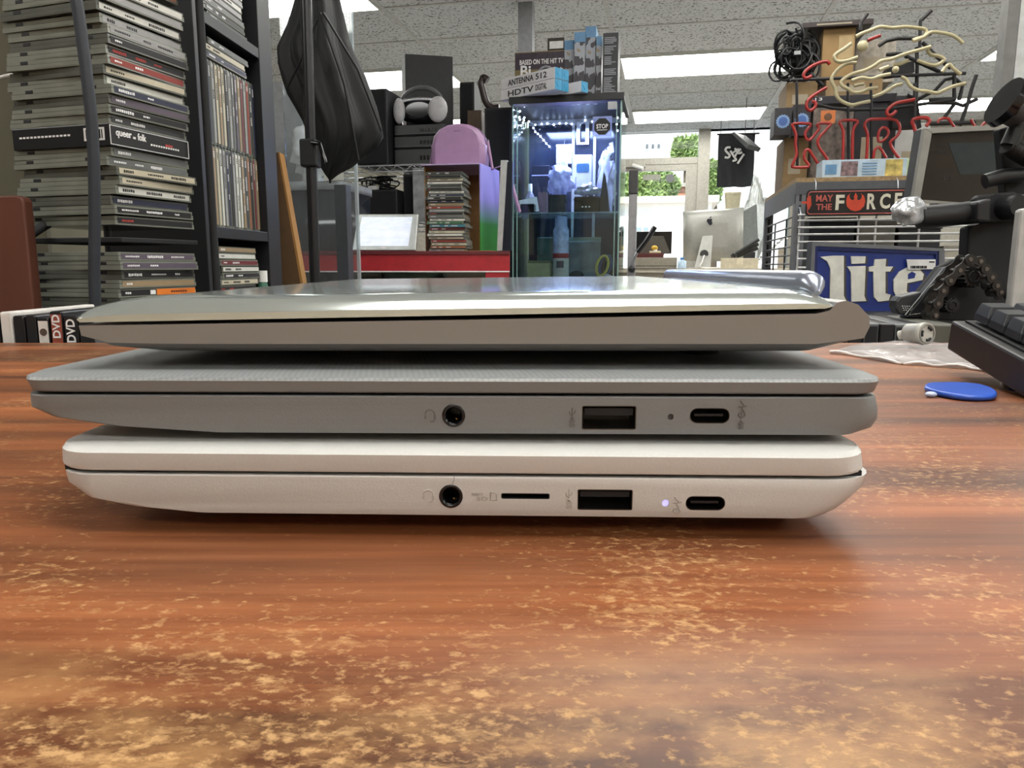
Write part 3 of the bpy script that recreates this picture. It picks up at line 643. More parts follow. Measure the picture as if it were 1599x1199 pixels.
def disc_case(loc, yaw, colr, label, group, seed, spine_on='x', dims=None, mats=None, tilt=None):
    """flat lying jewel case; spine_on: 'x' puts the printed spine on +x side, 'y' on -y side"""
    a, b, th = dims or (DW, DL, DT)
    cm = mats or [CLEAR if seed % 3 else CLEARD, BLKM]
    o = obj('disc_case', case_mesh(a, b, th, spine_on == 'x'), cm, None, loc=loc, yaw=yaw, label=label, cat='disc case', group=group, bevel=.0006, seg=1)
    sm = spine_mesh(b if spine_on == 'x' else a, seed); sp = mat('spine_'+colr.replace(' ', '_'), SPC[colr], .45, var=.06, vs=120)
    ink = INKK if sum(SPC[colr]) > 400 else INKW
    if colr == 'black' and seed % 4 == 0: ink = mat('red_print', (170, 60, 55), .6)
    Ms = (Matrix.Translation((a/2, 0, th*.5)) @ Matrix.Rotation(math.pi/2, 4, 'Z')) if spine_on == 'x' else Matrix.Translation((0, -b/2, th*.5))
    obj('spine_label', sm.xf(Ms), [sp, ink], o)
    return o
TY = math.radians(-17)                      # tower turn
tc = P(190, 411, .86); tax = Vector((math.cos(TY), math.sin(TY), 0)); tay = Vector((-math.sin(TY), math.cos(TY), 0))
tcen = Vector((tc.x, tc.y, 0))-tax*DW/2+tay*DL/2
zdiv = P(190, 356, .86).z
up = ['black','navy','red','black','cream','silver','dark grey','white','silver','grey','black','red','white','cream','navy','purple','black','dark grey','queer','grey','dark grey','cream','tan','white','navy','black','black']
up.reverse(); n = len(up); up2 = up+['silver', 'white', 'brown', 'black', 'silver', 'white', 'grey', 'cream', 'grey']
GA = 'disc cases in the tall wire tower'
z = zdiv+.004; tot = len(up2)
spec = ['black', 'black', 'navy', 'white', 'cream', 'cream', 'grey', 'grey', 'queer', 'dark grey', 'black', 'purple', 'navy', 'white', 'cream', 'red', 'black', 'black', 'silver', 'silver', 'white', 'silver', 'white', 'gap', 'brown', 'silver', 'white', 'grey', 'cream', 'grey', 'silver']
k = 0; words = {}
def lab(colr, i, where): return 'flat disc case with %s spine, %s from the bottom of the %s' % (colr, ordn(i) if i else 'lowest', where)
for c in spec:
    j = R.uniform(-.006, .006); yw = TY+math.radians(R.uniform(-2.2, 2.2)); loc = tcen+tax*j+tay*R.uniform(-.003, .003)
    loc.z = z
    if c == 'gap': z += .010; continue
    if c == 'queer':
        th = .024; o = obj('disc_box', MB().box(-DW/2, DW/2, -DL/2, DL/2, 0, th), mat('black_box_card', (20, 20, 23), .4), None, loc=loc, yaw=TY, label='thick black disc box set with white title lettering in the tower', cat='disc box', group=GA, bevel=.0008)
        Ms = Matrix.Translation((DW/2, 0, 0)) @ Matrix.Rotation(math.pi/2, 4, 'Z')
        m = MB(); m.text('queer', -.054, -.031, .0095, .0175, -.0002, .0004, 0, .02, Ms); m.text('as', -.029, -.025, .012, .0145, -.0002, .0004, 0, .02, Ms); m.text('folk', -.022, -.009, .0115, .0195, -.0002, .0004, 0, .02, Ms); obj('title', m, INKW, o)
        m = MB()
        for a in ((-.062, .062, .0015, .0022), (-.062, .062, .0218, .0225), (-.062, -.0613, .0015, .0225), (.0613, .062, .0015, .0225)): m.box(a[0], a[1], -.0004, .0002, a[2], a[3], 0, Ms)
        for q in range(12): m.box(-.002+q*.004, q*.004+.0005, -.0004, .0002, .0085, .0105, 0, Ms)
        obj('border_line', m, INKW, o); m = MB(); m.box(.022, .034, -.0004, .0002, .011, .0135, 0, Ms); obj('red_word', m, mat('red_print', (170, 60, 55), .6), o)
        m = MB(); m.box(.035, .064, -DL/2-.0004, -DL/2, .006, .020, 0)
        obj('barcode_panel', m, INKW, o); m = MB()
        for q in range(11): m.box(.038+q*.0022, .0388+q*.0022+.0006*(q % 3), -DL/2-.0006, -DL/2-.0003, .008, .018)
        obj('barcode', m, INKK, o); m = MB()
        for q in range(14): m.box(-.06+q*.0055, -.0565+q*.0055, -DL/2-.0004, -DL/2, .0125, .0145)
        obj('back_title', m, INKW, o); z += th+.0006; k += 1; continue
    th = DT; disc_case(loc, yw, c, lab(c, k, 'tower upper tier'), GA, 100+k); z += th+.0005+(.0012 if R.random() < .15 else 0); k += 1
ztop = z
z = zdiv-.019-.1025; k = 0; ZL0 = z
for c in ['grey', 'white', 'cream', 'black', 'orangeblack', 'tan', 'black', 'purple', 'purple'][0:9]:
    j = R.uniform(-.005, .005); loc = tcen+tax*j; loc.z = z; yw = TY+math.radians(R.uniform(-2, 2))
    if c == 'orangeblack':
        o = disc_case(loc, yw, 'black', 'flat disc case with black and bright orange spine in the tower lower tier', GA, 203)
        Ms = Matrix.Translation((DW/2, 0, DT*.5)) @ Matrix.Rotation(math.pi/2, 4, 'Z')
        m = MB(); m.box(-.005, .0605, -.0008, -.0003, -.0036, .0036, 0, Ms); obj('orange_band', m, mat('spine_orange', SPC['orange'], .5), o)
        m = MB(); m.box(-.015, -.007, -.0008, -.0003, -.0025, .0025, 0, Ms); obj('white_patch', m, INKW, o); m = MB()
        for q in range(7): m.box(.018+q*.004, .021+q*.004, -.001, -.0007, -.0012, .0012, 0, Ms)
        obj('title', m, mat('dark_red_print', (90, 40, 20), .6), o)
    else: disc_case(loc, yw, c, lab(c, k, 'tower lower tier'), GA, 201+k)
    z += DT+.0006; k += 1
# the tower rack itself
t = thing('wire_disc_tower', 'black wire tower rack holding the two tiers of flat disc cases', 'rack', tcen+Vector((0, 0, LOW)), TY)
RODM = mat('black_rod_rubber', (38, 42, 50), .55)
rodY = .822
pts = [P(104, -60, rodY), P(119, 0, rodY), P(128, 60, rodY), P(137, 130, rodY), P(144, 200, rodY), P(147, 270, rodY), P(148, 350, rodY), P(149, 480, rodY)]
b = pts[-1].copy(); b.z = LOW+.008; pts.append(b)
obj('front_rod', MB().tube(smoothpath(pts, 3), .0062, 10), RODM, t, world=True)
obj('base_plate', MB().box(-.092, .092, -.075, .088, 0, .008), BLKM, t, bevel=.002)
for zz in (zdiv-.016, ZL0-.008): obj('tier_plate', MB().box(-.073, .073, -.062, .064, zz-LOW, zz-LOW+.006), BLKM, t, bevel=.001)
for sx in (-1, 1): obj('back_rod', MB().tube([(sx*.087, .078, .008), (sx*.087, .078, ztop-LOW+.05)], .005, 8), BLKM, t)
obj('pedestal', MB().box(-.03, .03, -.03, .06, .008, ZL0-.008-LOW), BLKM, t)
q = tcen-tax*.075+tay*.02; obj('side_arm', MB().tube([P(74, 349, .90), P(44, 368, .88), P(30, 376, .87)], .006, 8), BLKM, t, world=True)
obj('top_loop', MB().tube([(-.087, .078, ztop-LOW+.05), (0, .082, ztop-LOW+.06), (.087, .078, ztop-LOW+.05)], .005, 8), BLKM, t)
# brown board, white cable at the far left
pl = [(-90, 308), (26, 305), (34, 308), (37, 314), (52, 470), (58, 560), (-90, 560)]
fr = Fr(-90, 305, 56, 560, .83, math.radians(4), LOW); t = fr.thing('chair_back', 'reddish brown wooden chair back with rounded corner at the left edge', 'chair')
pp = fr.poly(pl); pp = [(x, max(z, 0.0)) for x, z in pp]
obj('back_panel', MB().xz(pp, 0, .018), mat('red_brown_wood', (88, 48, 35), .45, var=.2, vs=12), t, bevel=.002)
w = [P(-20, 128, 1.0), P(0, 121, 1.0), P(20, 117, 1.0), P(43, 120, .98), P(62, 128, .985)]
obj('cable', MB().tube(smoothpath(w, 4), .0022, 8), WHITE, None, label='thin white cable running in from the left behind the disc tower', cat='cable', loc=w[0], world=True)
fr = Fr(-120, -60, 60, 520, 1.35, math.radians(20), FLOOR); t = fr.thing('partition_panel', 'dark olive partition panel at far left behind the disc tower', 'panel')
obj('panel', MB().box(-fr.w/2, fr.w/2, 0, .03, 0, fr.h), OLIVE, t)
# black bookcase of discs, front facing right
byaw = math.atan2(.997, .078); bax = Vector((.078, .997, 0)).normalized(); bay = Vector((-bax.y, bax.x, 0))
B0 = Vector((-.451, 1.146, 0))-bax*.028
BW = .285; BD = .155; zt_, zb_ = .370+H, .060+H
BC = mat('black_laminate', (20, 21, 25), .45); t = thing('bookcase', 'tall black bookcase full of disc cases, its open front facing right', 'bookcase', B0+bax*BW/2+Vector((0, 0, FLOOR)), byaw)
Mb = lambda mb: mb
ht = 1.05-FLOOR
def loc_z(z): return z-FLOOR
for x0, x1 in ((-BW/2, -BW/2+.026), (BW/2-.055, BW/2)): obj('side_panel', MB().box(x0, x1, 0, BD, 0, ht), BC, t, bevel=.001)
obj('back_panel', MB().box(-BW/2+.026, BW/2-.055, BD-.006, BD, 0, ht), BC, t)
for z1 in (.88, zt_+.295, zt_, zb_, zb_-.018-.125, -.40, -.80): obj('shelf_board', MB().box(-BW/2+.026, BW/2-.055, .001, BD-.006, loc_z(z1)-.017, loc_z(z1)), BC, t, bevel=.0008)
def bpt(x, y, z): return B0+bax*(BW/2+x)+bay*y+Vector((0, 0, z))
GB = 'disc cases in the black bookcase'
inx0, inx1 = -BW/2+.027, BW/2-.056; IW = inx1-inx0
vm = spine_mesh
cols1 = ['white', 'purple', 'grey', 'dark grey', 'silver', 'cream', 'tan', 'cream', 'dark grey', 'silver', 'grey', 'purple', 'tan', 'maroon', 'silver', 'red', 'dark grey', 'navy']
cols2 = ['grey', 'cream', 'yellow', 'tan', 'cream', 'white', 'silver', 'navy', 'black', 'silver', 'white', 'white', 'tan', 'dark grey', 'brown', 'black', 'maroon', 'tan']
def upright(x, z, colr, label, seed):
    o = obj('disc_case', case_mesh(DL, DW*.88, .0098, False).xf(Matrix.Translation((0, DW*.44+.0015, DL/2)) @ Matrix.Rotation(math.pi/2, 4, 'Y') @ Matrix.Translation((0, 0, -.0049))), [CLEAR if seed % 3 else CLEARD, BLKM], None, loc=bpt(x, .012, z), yaw=byaw, label=label, cat='disc case', group=GB, bevel=.0005, seg=1)
    sm = spine_mesh(DL, seed).xf(Matrix.Translation((0, .0012, DL/2)) @ Matrix.Rotation(math.pi/2, 4, 'Y'))
    obj('spine_label', sm, [mat('spine_'+colr.replace(' ', '_'), SPC[colr], .45, var=.06, vs=120), INKK if sum(SPC[colr]) > 400 else INKW], o)
for row, (cs, z0) in enumerate(((cols2, zb_+.0002), (cols1, zb_+.0008+DL))):
    n = len(cs); st = IW/n
    for i, c in enumerate(cs): upright(inx0+st*(i+.5), z0, c, 'upright disc case with %s spine, %s from left, bookcase %s row' % (c, ordn(i), ('lower', 'upper')[row]), 300+row*40+i)
def flat_b(z, colr, label, seed): 
    return disc_case(bpt((inx0+inx1)/2+R.uniform(-.01, .01), .010+DL/2, z), byaw, colr, label, GB, seed, 'y')
z = zb_+.0014+2*DL
for i, c in enumerate(['navy', 'cream', 'grey']): flat_b(z, c, 'flat disc case with %s spine lying across the upright rows, %s from below' % (c, ordn(i)), 400+i); z += DT+.0004
z = zt_+.0002
for i, c in enumerate(['dark grey', 'black', 'grey', 'silver', 'white', 'silver', 'cream', 'grey', 'white', 'grey']): flat_b(z, c, 'flat disc case with %s spine, %s from the bottom, top bookcase compartment' % (c, ordn(i) if i else 'lowest'), 420+i); z += DT+.0004
z = zb_-.018-.125+.0002
for i, c in enumerate(['grey', 'white', 'black', 'silver', 'black', 'cream', 'black', 'white', 'maroon', 'white', 'tan']): flat_b(z, c, 'flat disc case with %s spine, %s from the bottom, lowest bookcase compartment' % (c, ordn(i) if i else 'lowest'), 440+i); z += DT+.0004
q = bpt(inx1-.011, .010, zb_-.018-.125); t = thing('glue_bottle', 'tiny green bottle with white cap at the right of the bookcase lower compartment', 'bottle', q)
obj('body', MB().tube([(0, 0, 0), (0, 0, .045), (0, 0, .055)], .009, 14, rs=[.0095, .0095, .007]), mat('green_label', (60, 110, 90), .4), t); obj('cap', MB().cyl((0, 0, .055), (0, 0, .075), .0085, 14), WHITE, t)
# ------------------------------------------------------------ black umbrella on a stand
UY = 1.72
t = thing('light_stand', 'thin black upright stand pole with clamp in front of the folded umbrella', 'stand', (P(492, 440, 1.6).x, 1.6, FLOOR))
a, b = P(477, -40, 1.6), P(492, 445, 1.6)
d = (b-a); bot = a+d*((FLOOR+.03-a.z)/d.z)
obj('pole', MB().tube([a-d*.2, bot], .0112, 14), mat('black_pole_paint', (26, 26, 30), .3), t, world=True)
c = P(486, 240, 1.6); obj('clamp', MB().box(-.02, .016, -.018, .018, -.028, .028).xf(Matrix.Translation(c)), BLK, t, world=True, bevel=.004)
c2 = P(497, 232, 1.58); obj('clamp_lever', MB().tube([c2+Vector((-.012, 0, .012)), c2+Vector((.006, -.01, .008)), c2+Vector((.016, -.012, -.03))], .005, 8), BLKG, t, world=True)
for a_ in range(3): an = 1.15*a_+.35; obj('leg', MB().tube([Vector((bot.x, bot.y, FLOOR+.2)), Vector((bot.x+.22*math.cos(an), bot.y+.22*math.sin(an), FLOOR+.012))], .009, 8), BLK, t, world=True)
rows = [(-60, 468, 512), (-25, 462, 520), (0, 455, 529), (30, 447, 537), (52, 438, 543), (72, 428, 550), (95, 429, 560), (118, 436, 569), (140, 443, 577), (165, 456, 587), (190, 468, 594), (208, 474, 597), (225, 481, 588), (240, 488, 572), (255, 496, 548), (266, 503, 528), (276, 509, 515)]
rings = []; NS = 96
for i, (py, l, r) in enumerate(rows):
    A, B = P(l, py, UY), P(r, py, UY); cx = (A.x+B.x)/2; rx = (B.x-A.x)/2; ry = min(rx*.8, .10); ring = []
    for j in range(NS):
        an = 2*math.pi*j/NS; w = noise.noise(Vector((math.cos(an)*1.6, math.sin(an)*1.6, i*.16+3)))*.5
        f = 1-.20*abs(math.sin(an*3.5+.35*i*.25+w*2.2))**1.0-.10*abs(math.sin(an*6+i*.2+w*3))
        ex = .98 if abs(math.cos(an)) > .985 else f
        ring.append(Vector((cx+rx*math.cos(an)*ex, UY+.02+ry*math.sin(an)*f, A.z+.006*math.sin(an*5+i))))
    rings.append(ring)
t = thing('umbrella', 'large folded black umbrella hanging behind the thin stand pole', 'umbrella', (P(512, 276, UY).x, UY, P(512, 276, UY).z))
UMB = mat('black_nylon', (13, 14, 16), .62, var=.2, vs=8)
obj('canopy', MB().loft(rings), UMB, t, world=True)
a = P(490, -60, UY); obj('shaft', MB().tube([a+Vector((0, .02, .25)), a+Vector((0, .02, -.02))], .006, 8), BLK, t, world=True)
c = P(512, 276, UY); obj('tip', MB().tube([c+Vector((0, .02, .02)), c+Vector((0, .02, -.012))], .006, 8, rs=[.006, .002]), BLKG, t, world=True)
for k, (xa_, ya_, xb_, yb_) in enumerate(((505, 20, 596, 205), (500, 20, 560, 250), (496, 30, 447, 140))):
    A, B = P(xa_, ya_, UY-.085), P(xb_, yb_, UY-.03); obj('rib', MB().tube([A, A.lerp(B, .5)+Vector((.012, -.012, .006)), B], .0028, 6), BLK, t, world=True)
# ------------------------------------------------------------ red counter and the things on it
def pb(fr, x0, y0, x1, y1, d0, d1, mb, mi=0):      # box from pixels on a frame's plane
    a, b = fr.uv(x0, y1), fr.uv(x1, y0); return mb.box(a[0], b[0], d0, d1, a[1], b[1], mi)
CF = Fr(440, 392, 796, 520, 2.5, 0.0, FLOOR); CZ = CF.o.z+CF.h
t = CF.thing('red_counter', 'long red-fronted shop counter with a glass showcase below its top', 'counter')
w, h = CF.w, CF.h
obj('counter_top', MB().box(-w/2, w/2, -.004, .62, h-.012, h), mat('dark_red_top', (95, 24, 30), .5), t, bevel=.001)
zf = CF.uv(600, 423)[1]
m = MB(); m.box(-w/2, w/2, 0, .02, zf, h-.012); obj('fascia', m, RED, t)
m = MB(); pb(CF, 759, 423, 795, 560, 0, .02, m); m.box(-w/2, w/2, 0, .02, 0, .45); obj('front_panel', m, RED, t)
m = MB(); m.box(-w/2, w/2-.08, .012, .016, .45, zf); obj('showcase_glass', m, glass('showcase_glass'), t)
m = MB(); m.box(-w/2, w/2, .60, .62, 0, h-.012); m.box(w/2-.01, w/2, .02, .60, 0, h-.012); m.box(-w/2, -w/2+.01, .02, .6, 0, h-.012); obj('carcass', m, BLKM, t)
zs = CF.uv(600, 452)[1]; obj('inner_shelf', MB().box(-w/2+.01, w/2-.01, .03, .6, zs-.01, zs), mat('grey_shelf', (110, 112, 116), .5), t)
tl = MB(); a = CF.uv(440, 0)[0]; tl.box(-w/2, w/2, -.003, 0, zf-.004, zf); obj('white_edge', tl, WHITE, t)
def onc(px, py, dy): return CF.hit(px, py, dy)
# white tray in the showcase
fr = Fr(590, 423, 678, 440, 2.68, ROOM, FLOOR+zs); t = fr.thing('white_tray', 'shallow white plastic tray inside the showcase under the red fascia', 'tray')
m = MB(); m.loft([[Vector((x*k, y*k+.1, z)) for x, y in rrect(-fr.w/2, fr.w/2, -.09, .09, .03)] for k, z in ((.6, 0), (.85, .02), (1, fr.h), (.93, fr.h), (.78, .025), (.5, .012))]); obj('tray', m, WHITE, t)
fr = Fr(690, 424, 758, 440, 2.70, ROOM, FLOOR+zs); t = fr.thing('black_player', 'flat black device lying in the showcase right of the white tray', 'device')
obj('body', MB().box(-fr.w/2, fr.w/2, 0, .15, 0, fr.h), BLKG, t, bevel=.003); obj('knob', MB().cyl((-.06, -.008, .02), (-.06, 0, .02), .008, 12), STEEL, t); obj('foot', MB().box(-.02, .02, .02, .1, -.0, .001), BLKM, t)
# tablet-like white screen leaning back
fr = Fr(549, 333, 649, 391, 2.56, ROOM+.03, CZ); t = fr.thing('tablet_display', 'silver framed tablet with a blank white screen standing on the red counter', 'tablet')
tilt = Matrix.Rotation(math.radians(-14), 4, 'X'); hh = fr.h/math.cos(math.radians(14))
bl = fr.poly([(549, 391), (649, 391), (649, 333), (554, 333)]); q = hh/fr.h
pts = [(x, z*q) for x, z in bl]
m = MB().xz(pts, 0, .012); m.xf(tilt); obj('frame', m, mat('silver_bezel', (176, 178, 176), .3, .4), t, bevel=.003)
pts = [(x, z*q) for x, z in fr.poly([(556, 384), (637, 384), (640, 338), (560, 338)])]
def screen():
    m = bpy.data.materials.new('pale_lit_screen'); m.use_nodes = True; nt = m.node_tree; b = nt.nodes['Principled BSDF']; n = nt.nodes.new('ShaderNodeTexNoise'); n.inputs['Scale'].default_value = 6
    r = nt.nodes.new('ShaderNodeValToRGB'); r.color_ramp.elements[0].color = lin((190, 200, 222)); r.color_ramp.elements[1].color = lin((225, 230, 236)); nt.links.new(n.outputs[0], r.inputs[0]); nt.links.new(r.outputs[0], b.inputs['Base Color']); nt.links.new(r.outputs[0], b.inputs['Emission Color']); b.inputs['Emission Strength'].default_value = .35; b.inputs['Roughness'].default_value = .15; return m
m = MB().xz(pts, -.0008, 0); m.xf(tilt); obj('screen', m, screen(), t)
a = fr.uv(591, 388); b = fr.uv(601, 385.5); m = MB().box(a[0], b[0], -.0009, 0, a[1]*q, b[1]*q); m.xf(tilt); obj('small_mark', m, INKW, t)
m = MB().box(-.03, .03, .03, .11, 0, .004); m.tube([(0, .1, .004), (0, .04, hh*.55)], .006, 6); obj('stand', m, BLK, t)
# small stack of disc cases
SF = Fr(669, 268, 728, 391, 2.58, ROOM+.10, CZ); sc = SF.o+SF.n*.062; n = 26; th = SF.h/n
cs = ['silver', 'brown', 'cream', 'red', 'cream', 'white', 'cream', 'maroon', 'teal', 'green', 'white', 'grey', 'black', 'silver', 'red', 'tan', 'navy', 'black', 'navy', 'white', 'black', 'dark grey', 'white', 'cream', 'black', 'dark grey']
for i, c in enumerate(cs):
    s = 500+i; l = 'flat disc case with %s spine, %s from the bottom of the counter stack' % (c, ordn(i) if i else 'lowest')
    off = SF.ax*R.uniform(-.006, .006)-SF.ax*.010*(i/n)+SF.n*R.uniform(-.004, .006)
    loc = sc+off; loc.z = CZ+th*i
    disc_case(loc, SF.yaw+math.radians(R.uniform(-2, 2)), c, l, 'disc cases stacked on the red counter', s, 'y', (.128, .125, th-.0006))
# open cardboard box behind the stack, lying on its side
BX = Fr(661, 256, 749, 391, 2.70, ROOM+.02, CZ); w, h = BX.w, BX.h
t = BX.thing('open_box', 'open cardboard box on its side with purple and green printed end, behind the disc stack', 'box')
m = MB(); m.box(-w/2, w/2, .30, .304, 0, h); m.box(-w/2, w/2, 0, .30, 0, .004); m.box(-w/2, -w/2+.004, .02, .3, .004, h-.004); obj('cardboard_shell', m, KRAFT, t)
m = MB(); m.box(-w/2-.004, w/2, -.01, .30, h-.004, h); obj('top_panel', m, mat('lilac_print', (176, 158, 196), .5), t)
def gradmat():
    m = bpy.data.materials.new('purple_to_green_print'); m.use_nodes = True; nt = m.node_tree; b = nt.nodes['Principled BSDF']; tc = nt.nodes.new('ShaderNodeTexCoord'); sp = nt.nodes.new('ShaderNodeSeparateXYZ'); mr = nt.nodes.new('ShaderNodeMapRange'); mr.inputs['From Min'].default_value = 0; mr.inputs['From Max'].default_value = h
    r = nt.nodes.new('ShaderNodeValToRGB'); e = r.color_ramp.elements; e[0].position = .32; e[0].color = lin((52, 128, 52)); e[1].position = .62; e[1].color = lin((150, 140, 220)); nt.links.new(tc.outputs['Object'], sp.inputs[0]); nt.links.new(sp.outputs[2], mr.inputs[0]); nt.links.new(mr.outputs[0], r.inputs[0]); nt.links.new(r.outputs[0], b.inputs['Base Color']); b.inputs['Roughness'].default_value = .4; return m
b2 = BX.uv(763, 300)[0]
obj('side_panel', MB().prism([(w/2, .0, 0), (w/2, 0, h), (w/2+.004, 0, h), (w/2+.004, 0, 0)], (b2-w/2-.01, .22, 0)), gradmat(), t)
obj('bottom_flap', MB().box(-w*.02, w/2+.07, -.12, 0, 0, .003), KRAFT, t)
# lilac mini backpack on the box
BP = Fr(671, 191, 757, 255, 2.76, ROOM+.05, CZ+h); w2, h2 = BP.w, BP.h
t = BP.thing('backpack', 'small lilac leather backpack standing on the open cardboard box', 'backpack')
LIL = mat('lilac_leather', (158, 124, 160), .35, var=.06, vs=30, bump=.1, bs=120)
def arch(k, zs=1.0):
    pts = []; a = w2/2*k; r = a*.72
    pts += [(-a*.97, .003), (a*.97, .003), (a, h2*.5)]
    for i in range(9): an = math.pi*i/8; pts.append((math.cos(an)*a*(.96+.0*i), (h2*zs-r)+math.sin(an)**.9*r))
    pts.append((-a, h2*.5)); return pts
m = MB(); m.loft([[Vector((x, y, z)) for x, z in arch(k, s)] for y, k, s in ((.0, .80, .93), (.006, .93, .975), (.02, 1, 1), (.09, 1, 1), (.11, .92, .97))]); obj('body', m, LIL, t, bevel=.002)
obj('zipper', MB().tube([(x*1.012, .05, z*1.008) for x, z in arch(1)[2:]], .003, 6), mat('purple_zip', (112, 84, 118), .5), t)
for sx in (-1, 1):
    A = Vector((sx*w2*.49, .06, h2*.62)); obj('strap', MB().tube([A, A+Vector((sx*.018, -.0, -.10)), A+Vector((sx*(.026 if sx < 0 else .07), .0, -h2*.62+.012)), A+Vector((sx*(.03 if sx < 0 else .115), .03, -h2*.62+.012-(.0 if sx < 0 else .17)))], .007, 6), LIL, t)
    obj('strap_ring', MB().tube([A+Vector((.006*math.cos(i), 0, .006*math.sin(i))) for i in range(6)], .0016, 5, True), STEEL, t)
obj('emblem', MB().box(-.012, .012, -.0012, .002, h2*.80, h2*.815), mat('dark_lilac', (120, 92, 124), .4), t)
# white edged panel beside the cabinet
fr = Fr(778, 250, 801, 391, 2.66, ROOM, CZ); t = fr.thing('white_edged_monitor', 'thin dark panel with a pale grey edge standing at the right counter end', 'panel')
a = fr.poly([(776, 391), (784, 391), (792, 250), (782, 250)]); obj('edge_strip', MB().xz(a, 0, .03), mat('pale_grey_edge', (172, 174, 174), .4), t)
a = fr.poly([(784, 391), (797, 391), (800, 252), (792, 252)]); obj('panel', MB().xz(a, .004, .028), mat('navy_black', (26, 32, 42), .3), t)
# clear divider panel, posts and things behind the umbrella
fr = Fr(443, -40, 556, 391, 2.36, ROOM, FLOOR); t = fr.thing('clear_divider', 'tall clear acrylic divider panel behind the umbrella stand', 'divider')
ACR = glass('clear_acrylic', (244, 248, 250), .12, haze=.06)
obj('panel', MB().box(-fr.w/2, fr.w/2-.012, 0, .006, .02, fr.h+.3), ACR, t); obj('polished_edge', MB().box(fr.w/2-.012, fr.w/2-.004, -.002, .01, .02, fr.h+.3), glass('acrylic_edge', (205, 222, 226), .4, .35), t)
obj('base_rail', MB().box(-fr.w/2, fr.w/2, -.05, .05, 0, .02), BLK, t)
fr = Fr(525, 288, 543, 480, 2.15, ROOM, FLOOR); t = fr.thing('divider_post', 'square dark grey post with flat top standing before the clear divider', 'post')
obj('shaft', MB().box(-fr.w/2, fr.w/2, 0, fr.w, .01, fr.h), mat('dark_grey_post', (64, 68, 75), .45), t, bevel=.001); obj('base_plate', MB().box(-.09, .09, -.07, .1, 0, .01), BLK, t)
fr = Fr(446, 282, 530, 391, 2.72, ROOM, CZ); t = fr.thing('storage_tote', 'glossy dark storage tote on the counter behind the clear divider', 'tote')
m = MB(); m.loft([[Vector((x*k, y*k+.17, z)) for x, y in rrect(-fr.w/2, fr.w/2, -.15, .15, .02)] for k, z in ((.86, 0), (.9, .02), (.97, fr.h-.03))]); obj('body', m, mat('dark_tote', (40, 44, 50), .12), t)
m = MB(); m.loft([[Vector((x, y+.17, z)) for x, y in rrect(-fr.w/2, fr.w/2, -.155, .155, .02)] for z in (fr.h-.03, fr.h)]); obj('lid', m, mat('grey_lid', (150, 154, 156), .3), t)
tz = CZ+fr.h
fr = Fr(440, 186, 500, 281, 2.78, ROOM, tz); t = fr.thing('plastic_wrap', 'crumpled clear white plastic wrap heaped on the dark storage tote', 'plastic wrap')
CRUM = mat('crumpled_plastic', (232, 236, 242), .15, var=.2, vs=14, bump=.9, bs=30, alpha=.95)
m = MB().ball((0, .1, fr.h/2), fr.h/2, (fr.w/fr.h*1.0, .6, 1), 40, nz=.5, seed=3); 
for i, q in enumerate(m.v): m.v[i] = q+Vector((1, 1, 1))*.02*noise.noise(q*28)
m.v = [Vector((q.x, q.y, max(q.z, .001))) for q in m.v]; obj('wrap', m, CRUM, t)
fr = Fr(470, 270, 536, 300, 2.60, ROOM, CZ); 
fr2 = Fr(428, 128, 486, 391, 3.0, ROOM+.3, CZ); t = fr2.thing('grey_board', 'smooth grey board leaning behind the plastic wrap left of the umbrella', 'board')
obj('board', MB().box(-fr2.w/2, fr2.w/2, 0, .02, 0, fr2.h), mat('grey_board_face', (140, 142, 145), .6), t)
fr = Fr(524, 252, 536, 290, 2.70, ROOM, tz); t = fr.thing('cream_sheet', 'cream paper sheet standing behind the clear divider post', 'paper'); obj('sheet', MB().box(-.06, fr.w/2, 0, .004, 0, fr.h), mat('cream_paper', (215, 210, 195), .7), t)
# brown cardboard leaning by the bookcase
Yc = 1.47; A, B, C, D = P(431, 238, Yc), P(434, 238, Yc), P(469, 442, Yc), P(437, 445, Yc)
k = (FLOOR-B.z)/(C.z-B.z); Bf = B+(C-B)*k; k2 = (FLOOR-A.z)/(D.z-A.z); Af = A+(D-A)*k2
t = thing('cardboard_sheet', 'brown cardboard sheets leaning in a wedge beside the black bookcase', 'cardboard', (Af.x, Yc, FLOOR))
obj('front_sheet', MB().prism([A, B, Bf, Af], (.0, .03, 0)), mat('brown_cardboard', (84, 60, 34), .85), t, world=True)
e = MB(); e.prism([B, B+Vector((.003, 0, 0)), Bf+Vector((.012, 0, 0)), Bf], (.0, .03, 0)); obj('sheet_edge', e, mat('golden_cardboard_edge', (150, 108, 54), .8), t, world=True)
# ------------------------------------------------------------ wire shelving behind the counter
WF = Fr(540, 258, 700, 300, 3.34, ROOM, FLOOR); WZ = WF.o.z+WF.h; W2 = CF.hit(650, 345, .8).z
xa_, xb_ = WF.uv(470, 258)[0], WF.uv(751, 258)[0]
t = WF.thing('wire_shelf', 'chrome wire shelving rack behind the red counter holding black audio gear', 'shelf')
WIRE = mat('chrome_wire', (190, 192, 195), .25, .7)
for si, z in enumerate((WZ-FLOOR, W2-FLOOR, .45)):
    m = MB()
    for yy in (0, .42): 
        m.tube([(xa_, yy, z), (xb_, yy, z)], .003, 6); m.tube([(xa_, yy, z-.026), (xb_, yy, z-.026)], .003, 6); zz = []; k = 0; x = xa_
        while x < xb_: zz.append((x, yy, z if k % 2 else z-.026)); x += .035; k += 1
        m.tube(zz, .0022, 5)
    x = xa_
    while x < xb_: m.tube([(x, 0, z-.001), (x, .42, z-.001)], .0018, 4); x += .045
    obj('wire_tier', m, WIRE, t)
for x in (xa_, xb_):
    for yy in (0, .42): obj('post', MB().cyl((x, yy, 0), (x, yy, WZ-FLOOR+.03), .0125, 12), WIRE, t)
